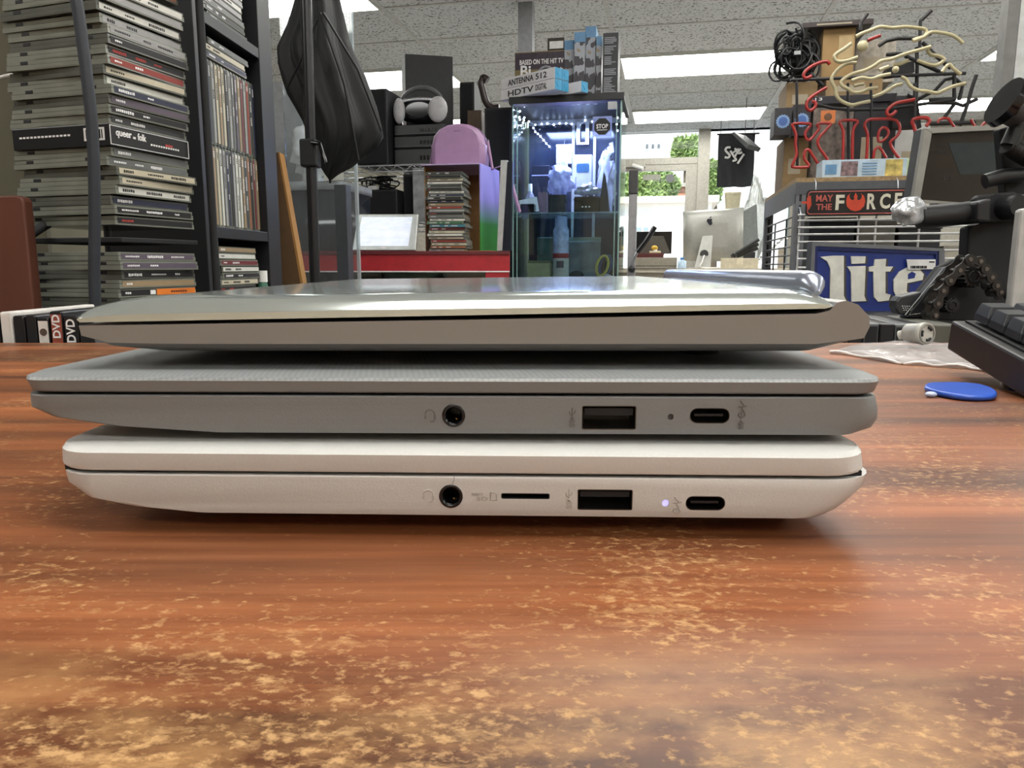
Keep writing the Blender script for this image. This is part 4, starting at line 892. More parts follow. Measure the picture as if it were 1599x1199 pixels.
SPK = mat('black_ash_vinyl', (30, 31, 34), .5, var=.15, vs=60)
def on_shelf(x0, y0, x1, y1, Y, zb, dyaw=0.0): return Fr(x0, y0, x1, y1, Y, ROOM+dyaw, zb)
def slab(name, label, cat, fr, depth, m, parts=None, group=None, bevel=.003):
    t = fr.thing(name, label, cat, group); obj('body', MB().box(-fr.w/2, fr.w/2, 0, depth, 0, fr.h), m, t, bevel=bevel)
    if parts: parts(t, fr)
    return t
def grille(t, fr): obj('grille', MB().box(-fr.w/2+.01, fr.w/2-.01, -.006, 0, .01, fr.h-.01), mat('black_grille_cloth', (24, 25, 28), .9), t)
slab('speaker', 'black box speaker on the wire shelf just right of the umbrella', 'speaker', on_shelf(552, 139, 605, 258, 3.40, WZ+.004), .2, SPK, grille)
def recv(t, fr):
    obj('face_plate', MB().box(-fr.w/2, fr.w/2, -.006, 0, .008, fr.h-.004), mat('charcoal_face', (40, 42, 44), .35), t)
    for k in range(5): obj('button', MB().box(fr.w*(.02+.07*k), fr.w*(.06+.07*k), -.010, -.006, fr.h*.35, fr.h*.6), BLKG, t)
    obj('trim_line', MB().box(-fr.w/2, fr.w/2, -.008, -.006, fr.h*.12, fr.h*.17), mat('dull_grey_trim', (90, 92, 94), .4), t)
zr = WZ+.004
ys = [258, 232, 212, 194]; zprev = zr; RZ = zr
for k, nm in enumerate(('lowest', 'middle', 'top')):
    fr = Fr(617, ys[k+1], 694, ys[k], 3.42, ROOM, zr+.0005); slab('receiver', 'wide black audio receiver, %s of the three stacked under the shiny headset' % nm, 'receiver', fr, .16, SPK, recv, 'stacked receivers'); zr += fr.h+.001
# headset with white ear pieces on top of the receivers
HF = Fr(614, 131, 697, 194, 3.44, ROOM, zr); w, h = HF.w, HF.h
t = HF.thing('headset', 'shiny black and white visor headset with round white pads on the receivers', 'headset')
vis = MB(); vis.loft([[Vector((x, y, z)) for x, z in [(math.cos(a*.3142)*w*.44*k, h*.36+math.sin(a*.3142)*h*.33*k) for a in range(20)]] for y, k in ((-.02, .55), (-.008, .85), (.015, 1), (.07, 1), (.1, .8))]); obj('visor', vis, mat('mirror_black', (28, 29, 32), .06, .3), t)
for sx, s in ((-1, .55), (1, 1)): obj('white_pad', MB().ball((sx*w*.36+(w*.0), -.02, h*.34), h*.32, (.72*s+.1, .35, 1), 18), mat('frosted_white_shell', (190, 190, 192), .3), t)
obj('head_band', MB().tube([(math.cos(math.pi*i/14)*w*.40-.005, .04, h*.50+math.sin(math.pi*i/14)*h*.46) for i in range(15)], .011, 8), mat('grey_band', (96, 98, 102), .4), t)
obj('chrome_strip', MB().tube([(math.cos(math.pi*i/12)*w*.38, -.012, h*.50+math.sin(math.pi*i/12)*h*.12) for i in range(13)], .009, 8), CHROME, t)
# tall black boxes
def slots(t, fr):
    for q in ((.36, .82, .52, .90), (.72, .70, .85, .78), (.1, .55, .4, .62)): obj('handle_hole', MB().box(fr.w/2-.0005, fr.w/2+.001, .22*q[0]*1.0, .22*q[2], fr.h*q[1], fr.h*q[3]), BLKM, t)
fr = Fr(634, 86, 708, 258, 3.62, ROOM+.42, WZ+.004); slab('black_carton', 'tall plain black carton behind the shiny headset, near the ceiling', 'box', fr, .22, mat('black_carton_card', (44, 45, 48), .6), slots)
fr = Fr(718, 128, 741, 258, 3.56, ROOM, WZ+.004); slab('speaker', 'narrow black speaker behind the lilac backpack at the carton right side', 'speaker', fr, .12, SPK, grille)
fr = Fr(621, 130, 634, 150, 3.62, ROOM, WZ+.2)
fr = Fr(730, 172, 752, 258, 3.40, ROOM, WZ+.004); slab('brown_case', 'dark brown case behind the backpack, partly hidden by the black tower', 'case', fr, .15, mat('dark_brown_case', (70, 54, 38), .5), lambda t, f: obj('latch', MB().box(-.03, -.01, -.005, 0, f.h*.6, f.h*.7), STEEL, t))
fr = Fr(757, 168, 800, 391, 3.28, ROOM, FLOOR); slab('tower_speaker', 'tall black floor speaker left of the glass display cabinet', 'speaker', fr, .2, SPK, grille)
z2 = W2+.004
fr = Fr(548, 296, 620, 345, 3.40, ROOM, z2); slab('subwoofer', 'wide black speaker box on the lower wire tier behind the white tablet', 'speaker', fr, .25, SPK, grille)
fr = Fr(630, 272, 648, 345, 3.42, ROOM, z2); slab('speaker', 'slim black box standing on the lower wire tier beside the clear plastic sheet', 'speaker', fr, .2, SPK, grille)
fr = Fr(552, 268, 618, 296, 3.46, ROOM, z2+Fr(548, 296, 626, 345, 3.40, ROOM, z2).h); t = fr.thing('cable_heap', 'tangled heap of black cables on the wide black speaker box', 'cables'); m = MB()
for k in range(9): m.tube(smoothpath([(R.uniform(-.5, .5)*fr.w, R.uniform(0, .12), R.uniform(.004, fr.h*.8)) for _ in range(6)], 4), .0035, 5)
for i, q in enumerate(m.v): m.v[i] = Vector((q.x, q.y, max(.0, q.z)))
obj('cables', m, BLK, t); obj('plug', MB().box(-.02, .02, -.03, .0, 0, .02), WHITE, t)
fr = Fr(645, 262, 668, 345, 3.36, ROOM, z2); t = fr.thing('plastic_sheet', 'creased grey plastic sheet hanging left of the counter disc stack', 'plastic sheet'); obj('sheet', MB().box(-fr.w/2, fr.w/2, 0, .012, 0, fr.h), mat('cloudy_plastic', (150, 152, 154), .25, var=.3, vs=25, bump=.6, bs=40), t)
# grey column by the cabinet
fr = Fr(809, -30, 831, 90, 4.3, ROOM, FLOOR); obj('trim_3', MB().box(-fr.w/2, fr.w/2, 0, fr.w, 0, CEIL-FLOOR), GREYM, None, loc=fr.o, yaw=ROOM, kind='structure')
# ------------------------------------------------------------ glass display cabinet
KF = Fr(800, 160, 970, 300, 3.08, ROOM, FLOOR); KW, KH, KD = KF.w, KF.h, .36; x0, x1 = -KW/2, KW/2
t = KF.thing('display_cabinet', 'tall narrow glass display cabinet lit blue inside, black top, goods on glass shelves', 'cabinet')
obj('base', MB().box(x0, x1, 0, KD, 0, .10), BLKM, t, bevel=.002); obj('top_board', MB().box(x0-.012, x1+.008, -.012, KD+.01, KH, KH+.028), BLK, t, bevel=.002)
CG = glass('cabinet_glass', (238, 248, 246), .10)
CE = mat('green_glass_edge', (150, 185, 178), .15, alpha=.75)
obj('side_glass', MB().box(x0, x0+.005, .006, KD, .10, KH), CG, t); obj('side_glass', MB().box(x1-.005, x1, .006, KD, .10, KH), CG, t); obj('front_door', MB().box(x0+.006, x1-.006, 0, .005, .11, KH-.01), CG, t)
m = MB()
for x in (x0, x1-.006): m.box(x, x+.006, -.002, .006, .10, KH)
for x in (x0+.02, x1-.02): m.box(x-.002, x+.002, -.001, .006, .11, KH-.01)
obj('glass_edges', m, CE, t)
obj('back_panel', MB().box(x0+.005, x1-.005, KD-.004, KD, .10, KH), mat('dark_smoked_back', (34, 40, 58), .12), t)
m = MB()
for z in (.10, KH-.02): m.box(x0+.006, x1-.006, KD-.02, KD-.006, z, z+.02)
for x in (-.02, .075): m.box(x, x+.012, KD-.012, KD-.005, .12, KH-.02)
obj('rear_rail', m, GREYM, t)
obj('lock', MB().box(x1-.055, x1-.02, -.012, .0, KH-.035, KH-.006), STEEL, t)
SZ1 = KF.uv(880, 331, .0)[1]; SZ2 = KF.uv(880, 447)[1]; SZ0 = KF.uv(850, 256)[1]
for z in (SZ1, SZ2, .55): obj('glass_shelf', MB().box(x0+.006, x1-.006, .008, KD-.006, z-.006, z), glass('shelf_glass', (215, 240, 232), .15, .1), t)
obj('shelf_clip', MB().box(x0+.006, x0+.015, .10, .12, SZ1-.012, SZ1-.006), STEEL, t)
# stop sticker on the door
a, b = KF.uv(925, 214), KF.uv(956, 181); m = MB().box(a[0], b[0], -.0012, -.0004, a[1], b[1]); o = obj('stop_sticker', m, mat('clear_sticker', (150, 165, 215), .4, alpha=.55), t, label='square clear sticker with a black octagon reading STOP')
cx, cz = (a[0]+b[0])/2, (a[1]+b[1])/2; r = (b[0]-a[0])*.44
oc = lambda k: [(cx+r*k*math.cos(math.pi/8+i*math.pi/4), cz+r*k*math.sin(math.pi/8+i*math.pi/4)) for i in range(8)]
m = MB().xz(oc(1), -.0018, -.0012); obj('octagon', m, INKK, o)
m = MB().text('STOP', cx-r*.68, cx+r*.68, cz-r*.22, cz+r*.28, -.0019, .0006, 0, .02); m.box(cx-r*.6, cx+r*.6, -.0024, -.0018, cz-r*.42, cz-r*.36); obj('lettering', m, INKW, o)
# led string
LEDM = mat('blue_white_led', (200, 205, 255), .3, emit=14.0)
t = thing('led_string', 'string of bright blue-white led lights around the cabinet top inside', 'led lights', KF.o+Vector((0, 0, KH-.01)), ROOM)
def kp(px, py, off): q = KF.uv(px, py, off); return Vector((q[0], off, q[1]-KH+.01))
path = [kp(802, 172, .02), kp(812, 174, .03), kp(806, 182, .05), kp(812, 187, .08), kp(819, 184, .10), kp(817, 192, .14), kp(826, 190, .2), kp(836, 195, .3), kp(846, 194, .34), kp(855, 193, .34), kp(865, 195, .34), kp(874, 193, .34), kp(884, 193, .34), kp(893, 194, .34), kp(905, 196, .34), kp(914, 188, .34), kp(925, 190, .3)]
path2 = [kp(833, 200, .34), kp(836, 206, .34), kp(840, 209, .34), kp(844, 213, .34), kp(849, 219, .34), kp(853, 224, .34), kp(858, 229, .34)]
path3 = [kp(804, 198, .05), kp(814, 196, .05), kp(811, 183, .06), kp(818, 188, .12), kp(964, 184, .02), kp(963, 194, .03), kp(964, 204, .03)]
obj('wire', MB().tube(path, .0011, 5).tube(path2, .0011, 5), WHITE, t)
for q in path+path2: 
    obj('led', MB().ball(q+Vector((0, -.004, 0)), .0042, n=8), LEDM, t)
for q in path3: obj('led', MB().ball(q, .0042, n=8), LEDM, t)
L = bpy.data.lights.new('led_string_light', 'AREA'); L.energy = 8.0; L.color = (.50, .56, 1.0); L.shape = 'RECTANGLE'; L.size = .30; L.size_y = .16
lo = bpy.data.objects.new('led_string_light', L); COL.objects.link(lo); lo.parent = t; lo.location = (0, .2, -.03)
# contents, upper compartment
def cab(name, label, cat, px0, py0, px1, py1, off, zb): 
    a = KF.uv(px0, py1, off); b = KF.uv(px1, py0, off); o = KF.o+KF.ax*((a[0]+b[0])/2)+KF.n*off; o.z = KF.o.z+zb
    return thing(name, label, cat, o, ROOM, None), b[0]-a[0], b[1]-zb
BAGM = mat('crinkled_clear_bag', (190, 190, 240), .15, var=.3, vs=40, bump=.9, bs=60, alpha=.75); BAGB = mat('milky_bag', (205, 205, 235), .3, var=.2, vs=30, bump=.6, bs=50, alpha=.85)
def crumple(w, h, d, seed, n=28):
    m = MB().ball((0, 0, h/2), h/2, (w/h, d/h, 1), n, nz=.7, seed=seed)
    for i, q in enumerate(m.v):
        q = q+Vector((1, .6, 1))*.10*h*noise.noise(q*60+Vector((seed, 0, 0))); m.v[i] = Vector((q.x, q.y, max(q.z, 0)))
    return m
t, w, h = cab('black_box', 'short black box inside the cabinet left under the crinkled bag', 'box', 856, 304, 882, 331, .10, SZ1); obj('box', MB().box(-w/2, w/2, 0, .08, 0, h), BLK, t, bevel=.002); obj('lid', MB().box(-w/2-.001, w/2+.001, -.001, .081, h*.6, h+.001), BLKM, t); z_ = SZ1+h+.001
t, w, h = cab('crinkled_bag', 'crinkled clear plastic bag on the short black box in the cabinet', 'plastic bag', 854, 256, 897, 304, .15, z_); obj('bag', crumple(w*.8, h, .07, 2), BAGM, t)
t, w, h = cab('black_case', 'glossy black device with silver marks on the cabinet shelf, right', 'device', 896, 306, 936, 331, .09, SZ1); obj('body', MB().box(-w/2, w/2, 0, .10, 0, h), BLKG, t, bevel=.004); m = MB()
for k in range(3): m.box(-.02+.014*k, -.013+.014*k, -.001, 0, h*.35, h*.42)
obj('marks', m, INKW, t); z_ = SZ1+h
t, w, h = cab('silver_pouch', 'crumpled silver pouch lying on the glossy black device', 'pouch', 900, 288, 936, 306, .10, z_); obj('pouch', crumple(w*.9, h, .06, 5), mat('silver_foil', (170, 170, 185), .2, .6, bump=.8, bs=60), t)
t, w, h = cab('charger_box', 'white retail box with a rounded dark window in the cabinet', 'box', 894, 241, 924, 292, .21, z_); obj('box', MB().box(-w/2, w/2, 0, .05, 0, h), mat('white_retail_card', (215, 212, 225), .4), t, bevel=.001)
a = [(x, z) for x, z in rrect(-w*.30, w*.38, h*.60, h*.80, .008)]; obj('window', MB().xz(a, -.001, 0), mat('blue_window', (70, 110, 150), .2), t); obj('side_lettering', MB().box(-w*.36, -w*.30, -.001, 0, h*.1, h*.5), mat('lilac_print2', (150, 150, 190), .5), t)
t, w, h = cab('zip_bag', 'small clear zip bag with blue parts hanging high in the cabinet', 'zip bag', 868, 225, 893, 256, .31, KF.uv(880, 256, .31)[1]); obj('bag', MB().box(-w/2, w/2, 0, .018, 0, h).xf(Matrix.Identity(4)), BAGM, t, bevel=.004); obj('zip_strip', MB().box(-w/2, w/2, -.001, .004, h*.9, h), BAGB, t); obj('hook', MB().tube([(0, .01, h), (0, .02, h+.02), (0, .035, h+.02)], .0015, 5), STEEL, t)
t, w, h = cab('black_fin', 'pointed black fin shaped plastic piece at the cabinet right side', 'plastic piece', 934, 268, 953, 331, .12, SZ1); obj('fin', MB().xz([(-w*.45, 0), (w*.5, 0), (w*.30, h*.5), (w*.05, h*.92), (-w*.08, h), (-w*.18, h*.8), (-w*.35, h*.4)], 0, .03), BLK, t, bevel=.002)
t, w, h = cab('lilac_bag', 'tall milky plastic bag hanging behind the black fin in the cabinet', 'plastic bag', 934, 234, 962, 326, .25, SZ1); obj('bag', crumple(w*.8, h, .05, 9), BAGB, t)
t, w, h = cab('white_card', 'small white card leaning on bits at the cabinet shelf left end', 'card', 814, 302, 842, 320, .10, SZ1); m = MB().box(-w/2, w/2, 0, .004, 0, h*.7); m.xf(Matrix.Translation((0, 0, .006)) @ Matrix.Rotation(-.18, 4, 'Y')); obj('card', m, WHITE, t); obj('support', MB().box(-.012, .012, .005, .02, 0, h*.5), BLKM, t)
t, w, h = cab('clear_bottle', 'small clear bottle with pale cap behind the white card', 'bottle', 818, 287, 838, 331, .20, SZ1); m = MB().tube([(0, 0, 0), (0, 0, h*.55), (0, 0, h*.72), (0, 0, h*.76)], .02, 16, rs=[w*.42, w*.45, w*.2, w*.16]); obj('body', m, mat('tinted_bottle', (140, 135, 150), .1, alpha=.6), t); obj('cap', MB().cyl((0, 0, h*.76), (0, 0, h), w*.16, 12), WHITE, t)
t, w, h = cab('brown_box', 'small brown box near the middle of the cabinet shelf', 'box', 840, 300, 853, 331, .16, SZ1); obj('box', MB().box(-w/2, w/2, 0, .05, 0, h), mat('mauve_brown', (96, 74, 78), .6), t)
t, w, h = cab('dark_case', 'dark upright case behind the crinkled bag in the cabinet', 'case', 830, 258, 858, 331, .27, SZ1); obj('case', MB().box(-w/2, w/2, 0, .04, 0, h), mat('blue_black_case', (26, 28, 44), .3), t, bevel=.002); obj('seam', MB().box(-w/2, w/2, -.001, 0, h*.8, h*.82), mat('lilac_print2', (150, 150, 190), .5), t)
t, w, h = cab('black_device', 'low black device at the front left of the cabinet shelf', 'device', 812, 318, 834, 331, .05, SZ1); obj('body', MB().box(-w/2, w/2, 0, .05, 0, h), BLKG, t, bevel=.004)
t, w, h = cab('hanging_strip', 'pair of pale strips hanging at the cabinet back right', 'strips', 900, 190, 920, 226, .33, KF.uv(900, 226, .33)[1]); obj('strip', MB().box(-w/2, -w*.22, 0, .004, 0, h), WHITE, t); obj('strip', MB().box(w*.22, w/2, 0, .004, 0, h), WHITE, t); obj('bar', MB().box(-w/2, w/2, 0, .004, 0, h*.1), WHITE, t)
# lower compartment
t, w, h = cab('spray_can', 'tall pale blue spray can with red label band in the cabinet bottom', 'spray can', 863, 338, 889, 447, .12, SZ2); r = w/2
obj('can', MB().tube([(0, 0, 0), (0, 0, h*.80), (0, 0, h*.85)], r, 20, rs=[r, r, r*.8]), mat('blotchy_blue_can', (165, 172, 215), .3, var=.3, vs=50), t); obj('cap', MB().tube([(0, 0, h*.85), (0, 0, h*.98), (0, 0, h)], r, 18, rs=[r*.78, r*.75, r*.6]), mat('pale_blue_cap', (170, 176, 220), .4), t)
m = MB(); m.tube([(0, 0, h*.0), (0, 0, h*.44)], r*1.01, 20); obj('white_label', m, mat('white_label', (190, 190, 200), .4), t); obj('red_band', MB().tube([(0, 0, h*.40), (0, 0, h*.47)], r*1.02, 20), mat('label_red', (150, 50, 60), .4), t)
m = MB(); m.box(-r*.4, r*.5, -r*1.06, -r*.8, h*.26, h*.36, 0); m.box(-r*.5, r*.4, -r*1.06, -r*.8, h*.08, h*.12, 0); obj('label_blocks', m, mat('label_grey', (80, 84, 100), .4), t)
t, w, h = cab('zip_bag', 'large grey clear zip bag standing right of the spray can', 'zip bag', 885, 370, 938, 447, .20, SZ2); obj('bag', MB().box(-w/2, w/2, 0, .02, 0, h*.92), mat('grey_clear_bag', (120, 130, 145), .2, var=.25, vs=20, bump=.5, bs=40, alpha=.8), t, bevel=.006); obj('zip_strip', MB().box(-w/2, w/2, .006, .014, h*.9, h), mat('green_zip', (120, 140, 138), .4), t)
obj('contents', MB().ball((-.03, .005, h*.2), .03, (1.2, .45, .8), 12), mat('dark_contents', (45, 45, 50), .6), t)
t, w, h = cab('beige_box', 'low beige box at the cabinet bottom left of the spray can', 'box', 824, 407, 859, 447, .08, SZ2); obj('box', MB().box(-w/2, w/2, 0, .06, 0, h), mat('beige_card', (168, 164, 138), .6), t, bevel=.001); obj('lid_line', MB().box(-w/2-.0005, w/2+.0005, -.0006, .061, h*.9, h+.0006), mat('olive_edge', (120, 116, 92), .6), t)
t, w, h = cab('zip_bag', 'greenish clear zip bag leaning behind the low beige box', 'zip bag', 838, 370, 866, 447, .24, SZ2); obj('bag', MB().box(-w/2, w/2, 0, .015, 0, h), mat('green_clear_bag', (95, 115, 112), .2, var=.25, vs=20, bump=.5, bs=40, alpha=.75), t, bevel=.005)
t, w, h = cab('cable_coil', 'coil of yellow, blue and black cable at the cabinet bottom right', 'cable', 930, 396, 962, 447, .12, SZ2)
for k, (nm, c) in enumerate((('yellow_loop', (178, 172, 90)), ('blue_loop', (60, 80, 130)), ('dark_loop', (50, 40, 46)))):
    obj(nm, MB().tube([(-w*.18+k*.012+math.cos(i*.42)*w*.30, .01*k, h*.62+math.sin(i*.42)*h*.30+math.cos(i*.42)*h*.1) for i in range(15)], .006, 7, True), mat(nm, c, .5), t)
obj('bag', crumple(w*.8, h*.36, .05, 12, 16), BAGB, t)
# ------------------------------------------------------------ on top of the cabinet
TZ = KF.o.z+KH+.028
G0 = Fr(804, 80, 882, 152, 3.30, ROOM, TZ); w, h = G0.w, G0.h
t = G0.thing('game_box', 'blue and gold game box reading BASED ON THE HIT TV on the cabinet', 'game box')
obj('box', MB().box(-w/2, w/2, 0, .06, 0, h), mat('dull_gold_print', (120, 105, 70), .5, var=.25, vs=30), t, bevel=.001)
m = MB(); z0 = h*.68; m.box(-w/2+.002, w/2-.002, -.001, 0, z0, h*.98); obj('title_band', m, mat('purple_black_print', (54, 44, 56), .5, var=.3, vs=40), t)
pts = [(-w/2+.002+w*.99*i/10, h*.30+h*.34*math.sin(math.pi*(.1+.5*i/10))) for i in range(11)]+[(w/2-.002, 0.0), (-w*.1, 0.0)]
obj('blue_arc', MB().xz(pts, -.0014, 0), mat('navy_print', (34, 44, 92), .5), t)
m = MB().text('BASED ON THE HIT TV', -w*.40, w*.47, h*.77, h*.86, -.0014, .0006, 0, .02); a = G0.uv(813, 121), G0.uv(829, 102); m.text('Bi', a[0][0], a[1][0], a[0][1], a[1][1], -.002, .0006, 0, .02); a = G0.uv(873, 116), G0.uv(879, 104); m.text('t', a[0][0], a[1][0], a[0][1], a[1][1], -.002, .0006, 0, .02); obj('lettering', m, INKW, t)
fr = Fr(855, 59, 881, 78, 3.30, ROOM, TZ+h); t = fr.thing('label_box', 'small dark box with white label on top of the game box', 'box'); obj('box', MB().box(-fr.w/2, fr.w/2, 0, .05, 0, fr.h), mat('brown_black_box', (48, 42, 34), .6), t); obj('white_label', MB().box(-fr.w*.38, fr.w*.45, -.001, 0, fr.h*.2, fr.h*.75), INKW, t)
fr = Fr(829, 102, 876, 152, 3.24, ROOM, TZ); t = fr.thing('headphones', 'grey headphone arch standing before the game box', 'headphones'); obj('head_band', MB().tube([(math.cos(math.pi*i/12)*fr.w*.46, 0, .02+math.sin(math.pi*i/12)*(fr.h-.025)) for i in range(13)], .006, 8), mat('satin_grey_band', (150, 152, 160), .3, .5), t)
for sx in (-1, 1): obj('ear_pad', MB().ball((sx*fr.w*.46, 0, .022), .022, (.5, 1, 1), 12), BLK, t)
def cow():
    m = bpy.data.materials.new('cow_patch_print'); m.use_nodes = True; nt = m.node_tree; b = nt.nodes['Principled BSDF']; tc = nt.nodes.new('ShaderNodeTexCoord'); n = nt.nodes.new('ShaderNodeTexNoise'); n.inputs['Scale'].default_value = 17; n.inputs['Detail'].default_value = 1.5; r = nt.nodes.new('ShaderNodeValToRGB'); r.color_ramp.interpolation = 'CONSTANT'; e = r.color_ramp.elements; e[0].color = lin((58, 56, 62)); e[1].position = .5; e[1].color = lin((158, 162, 172)); e.new(.64).color = lin((146, 132, 104)); e.new(.72).color = lin((90, 130, 170))
    nt.links.new(tc.outputs['Object'], n.inputs[0]); nt.links.new(n.outputs[0], r.inputs[0]); nt.links.new(r.outputs[0], b.inputs['Base Color']); b.inputs['Roughness'].default_value = .4; return m
COW = cow(); CB = mat('sky_blue_print', (92, 138, 178), .4)
for nm, x0_, y0_, x1_, Y in (('leftmost, shortest', 881, 63, 896, 3.27), ('second from the left', 896.5, 50, 913, 3.22), ('third from the left', 913.5, 41, 930, 3.25), ('rightmost beside the black box', 930.5, 56, 939, 3.22)):
    fr = Fr(x0_, y0_, x1_, 152, Y, ROOM, TZ); t = fr.thing('milk_toy_box', 'tall cow-patch printed box with blue top on the cabinet, '+nm, 'box', 'cow-patch boxes on the cabinet')
    obj('box', MB().box(-fr.w/2, fr.w/2, 0, .10, 0, fr.h*.86), COW, t, bevel=.001); obj('blue_top', MB().box(-fr.w/2, fr.w/2, 0, .10, fr.h*.86, fr.h), CB, t, bevel=.001)
fr = Fr(941, 51, 965, 152, 3.16, ROOM, TZ); t = fr.thing('black_text_box', 'tall black box with lines of small white print at cabinet right', 'box'); obj('box', MB().box(-fr.w/2, fr.w/2, 0, .12, 0, fr.h), mat('black_print_card', (30, 31, 36), .5), t, bevel=.001); m = MB(); z = fr.h*.92; rr = random.Random(5)
while z > fr.h*.04:
    if rr.random() < .85: m.box(-fr.w*.40, -fr.w*.40+fr.w*.8*rr.uniform(.5, 1), -.001, 0, z, z+fr.h*.012)
    z -= fr.h*.026
obj('small_print', m, mat('grey_print', (150, 152, 160), .5), t)
# long antenna cartons
ya = math.radians(-44); ANT = mat('white_carton', (205, 205, 208), .5, var=.06, vs=20); CY_ = mat('cyan_flap', (60, 150, 195), .5)
s = .0405; Ln = .29
pr = P(866, 143, 2.98); pr.z = TZ
ax_ = Vector((math.cos(ya), math.sin(ya), 0)); ay_ = Vector((-math.sin(ya), math.cos(ya), 0))
def carton(i, j, l, txt, lab, L=Ln, back=0.0, q0=pr):
    o = q0+ay_*(s+.001)*j-ax_*back; o = o-ax_*L/2; z = TZ+(s+.0008)*i; t = thing('antenna_carton', lab, 'carton', (o.x, o.y, z), ya, 'antenna cartons on the cabinet')
    obj('carton', MB().box(-L/2, L/2, 0, s, 0, s), ANT, t, bevel=.0015); obj('end_flap', MB().box(L/2, L/2+.002, .001, s-.001, .001, s-.001).prism([(L/2+.002, .008, s*.62), (L/2+.002, s-.008, s*.62), (L/2+.002, s/2, s*.25)], (.0015, 0, 0)), CY_, t)
    if txt:
        m = MB().text(txt[0], -L*.36, L*.12, s*.22, s*.78, -.0003, .0005, 0, .015); m.text(txt[1], L*.16, L*.36, s*.22, s*.78, -.0003, .0005, 0, .015); obj('lettering', m, INKK, t)
    return t
carton(0, 0, 0, ('HDTV', 'DIGITAL'), 'white carton with cyan end flap, front bottom of the antenna carton pile')
carton(1, 0, 0, ('ANTENNA', '512'), 'white carton reading ANTENNA 512, lying on top at the front of the pile')
carton(0, 1, 0, None, 'white carton with cyan end, back bottom of the antenna carton pile')
carton(1, 1, 0, None, 'white carton with cyan end, back top of the antenna carton pile')
carton(0, 0, 0, None, 'single short cyan-ended carton right of the antenna pile, by the tall boxes', .10, .0, Vector((P(908, 146, 3.0).x, 3.02, TZ)))
fr = Fr(744, 116, 772, 180, 3.2, ROOM, TZ)
fr = Fr(743, 116, 778, 180, 3.30, ROOM, FLOOR+Fr(757, 168, 800, 391, 3.28, ROOM, FLOOR).h); t = fr.thing('curved_rest', 'dark brown curved padded piece rising left of the antenna cartons', 'padded piece')
pts = fr.path([(776, 178), (764, 170), (755, 155), (750, 138), (747, 124), (751, 117), (757, 121)]); pts = [Vector((p.x, .05, max(p.z, .012))) for p in pts]
obj('pad', MB().tube(smoothpath(pts, 4), .016, 10), mat('dark_brown_leather', (46, 34, 32), .35), t)
# ------------------------------------------------------------ front desk near the door
FD = Fr(955, 419, 1245, 520, 5.2, ROOM, FLOOR); FZ = FLOOR+FD.h
t = FD.thing('front_desk', 'long pale front desk near the door carrying the silver computer', 'desk')
obj('desk_top', MB().box(-FD.w/2-.1, FD.w/2+.3, 0, .9, FD.h-.03, FD.h), mat('pale_laminate', (196, 188, 172), .4), t, bevel=.002); obj('front_panel', MB().box(-FD.w/2, FD.w/2+.2, .03, .05, 0, FD.h-.03), mat('beige_panel', (160, 152, 138), .5), t)
obj('side_panel', MB().box(-FD.w/2, -FD.w/2+.03, .05, .88, 0, FD.h-.03), mat('beige_panel', (160, 152, 138), .5), t)
AL = mat('satin_aluminium', (166, 166, 160), .38, .55, .05)
IM = Fr(1068, 325, 1164, 412, 5.55, ROOM+.10, FZ); w, h = IM.w, IM.h
t = IM.thing('desktop_computer', 'silver all-in-one desktop computer seen from behind on the front desk', 'computer')
pts = IM.poly([(1067, 408), (1161, 415), (1162, 323), (1067, 330)]); zm = min(p[1] for p in pts); pts = [(x, max(z, .05)) for x, z in pts]
m = MB(); cxm = sum(p[0] for p in pts)/4; czm = sum(p[1] for p in pts)/4
m.loft([[Vector((cxm+(x-cxm)*k, y, czm+(z-czm)*k)) for x, z in pts] for y, k in ((-.028, .45), (-.022, .7), (-.010, .9), (.006, .985), (.02, 1))]); obj('housing', m, AL, t)
lg = [(1107, 352), (1104.5, 348.5), (1102.5, 346), (1103.5, 342.5), (1106, 342), (1107, 342.8), (1109, 341.8), (1111.3, 343), (1110, 345.5), (1111.5, 348.5), (1110, 351.5), (1108.5, 351.8)]
m = MB().xz(IM.poly(lg), -.034, -.029); m.xz(IM.poly([(1107, 341.5), (1107.6, 339.5), (1109.6, 338), (1109.2, 340.3)]), -.034, -.029); obj('fruit_emblem', m, mat('dark_emblem', (30, 34, 46), .2), t)
a = [IM.uv(*q) for q in ((1080, 420), (1104, 420), (1112, 368), (1096, 369))]; zb = 0
m = MB().prism([(a[0][0], -.16, .003), (a[1][0], -.16, .003), (a[2][0], -.03, a[2][1]), (a[3][0], -.03, a[3][1])], (0, .010, .004)); obj('stand_neck', m, AL, t)
q = IM.uv(1096, 397); obj('cable_hole', MB().cyl((q[0], -.115, q[1]), (q[0], -.105, q[1]+.003), .030, 20), mat('shadow_grey', (70, 72, 74), .6), t)
obj('stand_foot', MB().box(a[0][0]-.0, a[1][0]+.02, -.17, .06, 0, .006), AL, t); obj('power_cord', MB().tube(smoothpath([(q[0], -.12, q[1]-.01), (q[0]-.02, -.18, .05), (q[0]-.03, -.20, .006), (q[0]+.1, -.2, .005)], 4), .005, 6), WHITE, t)
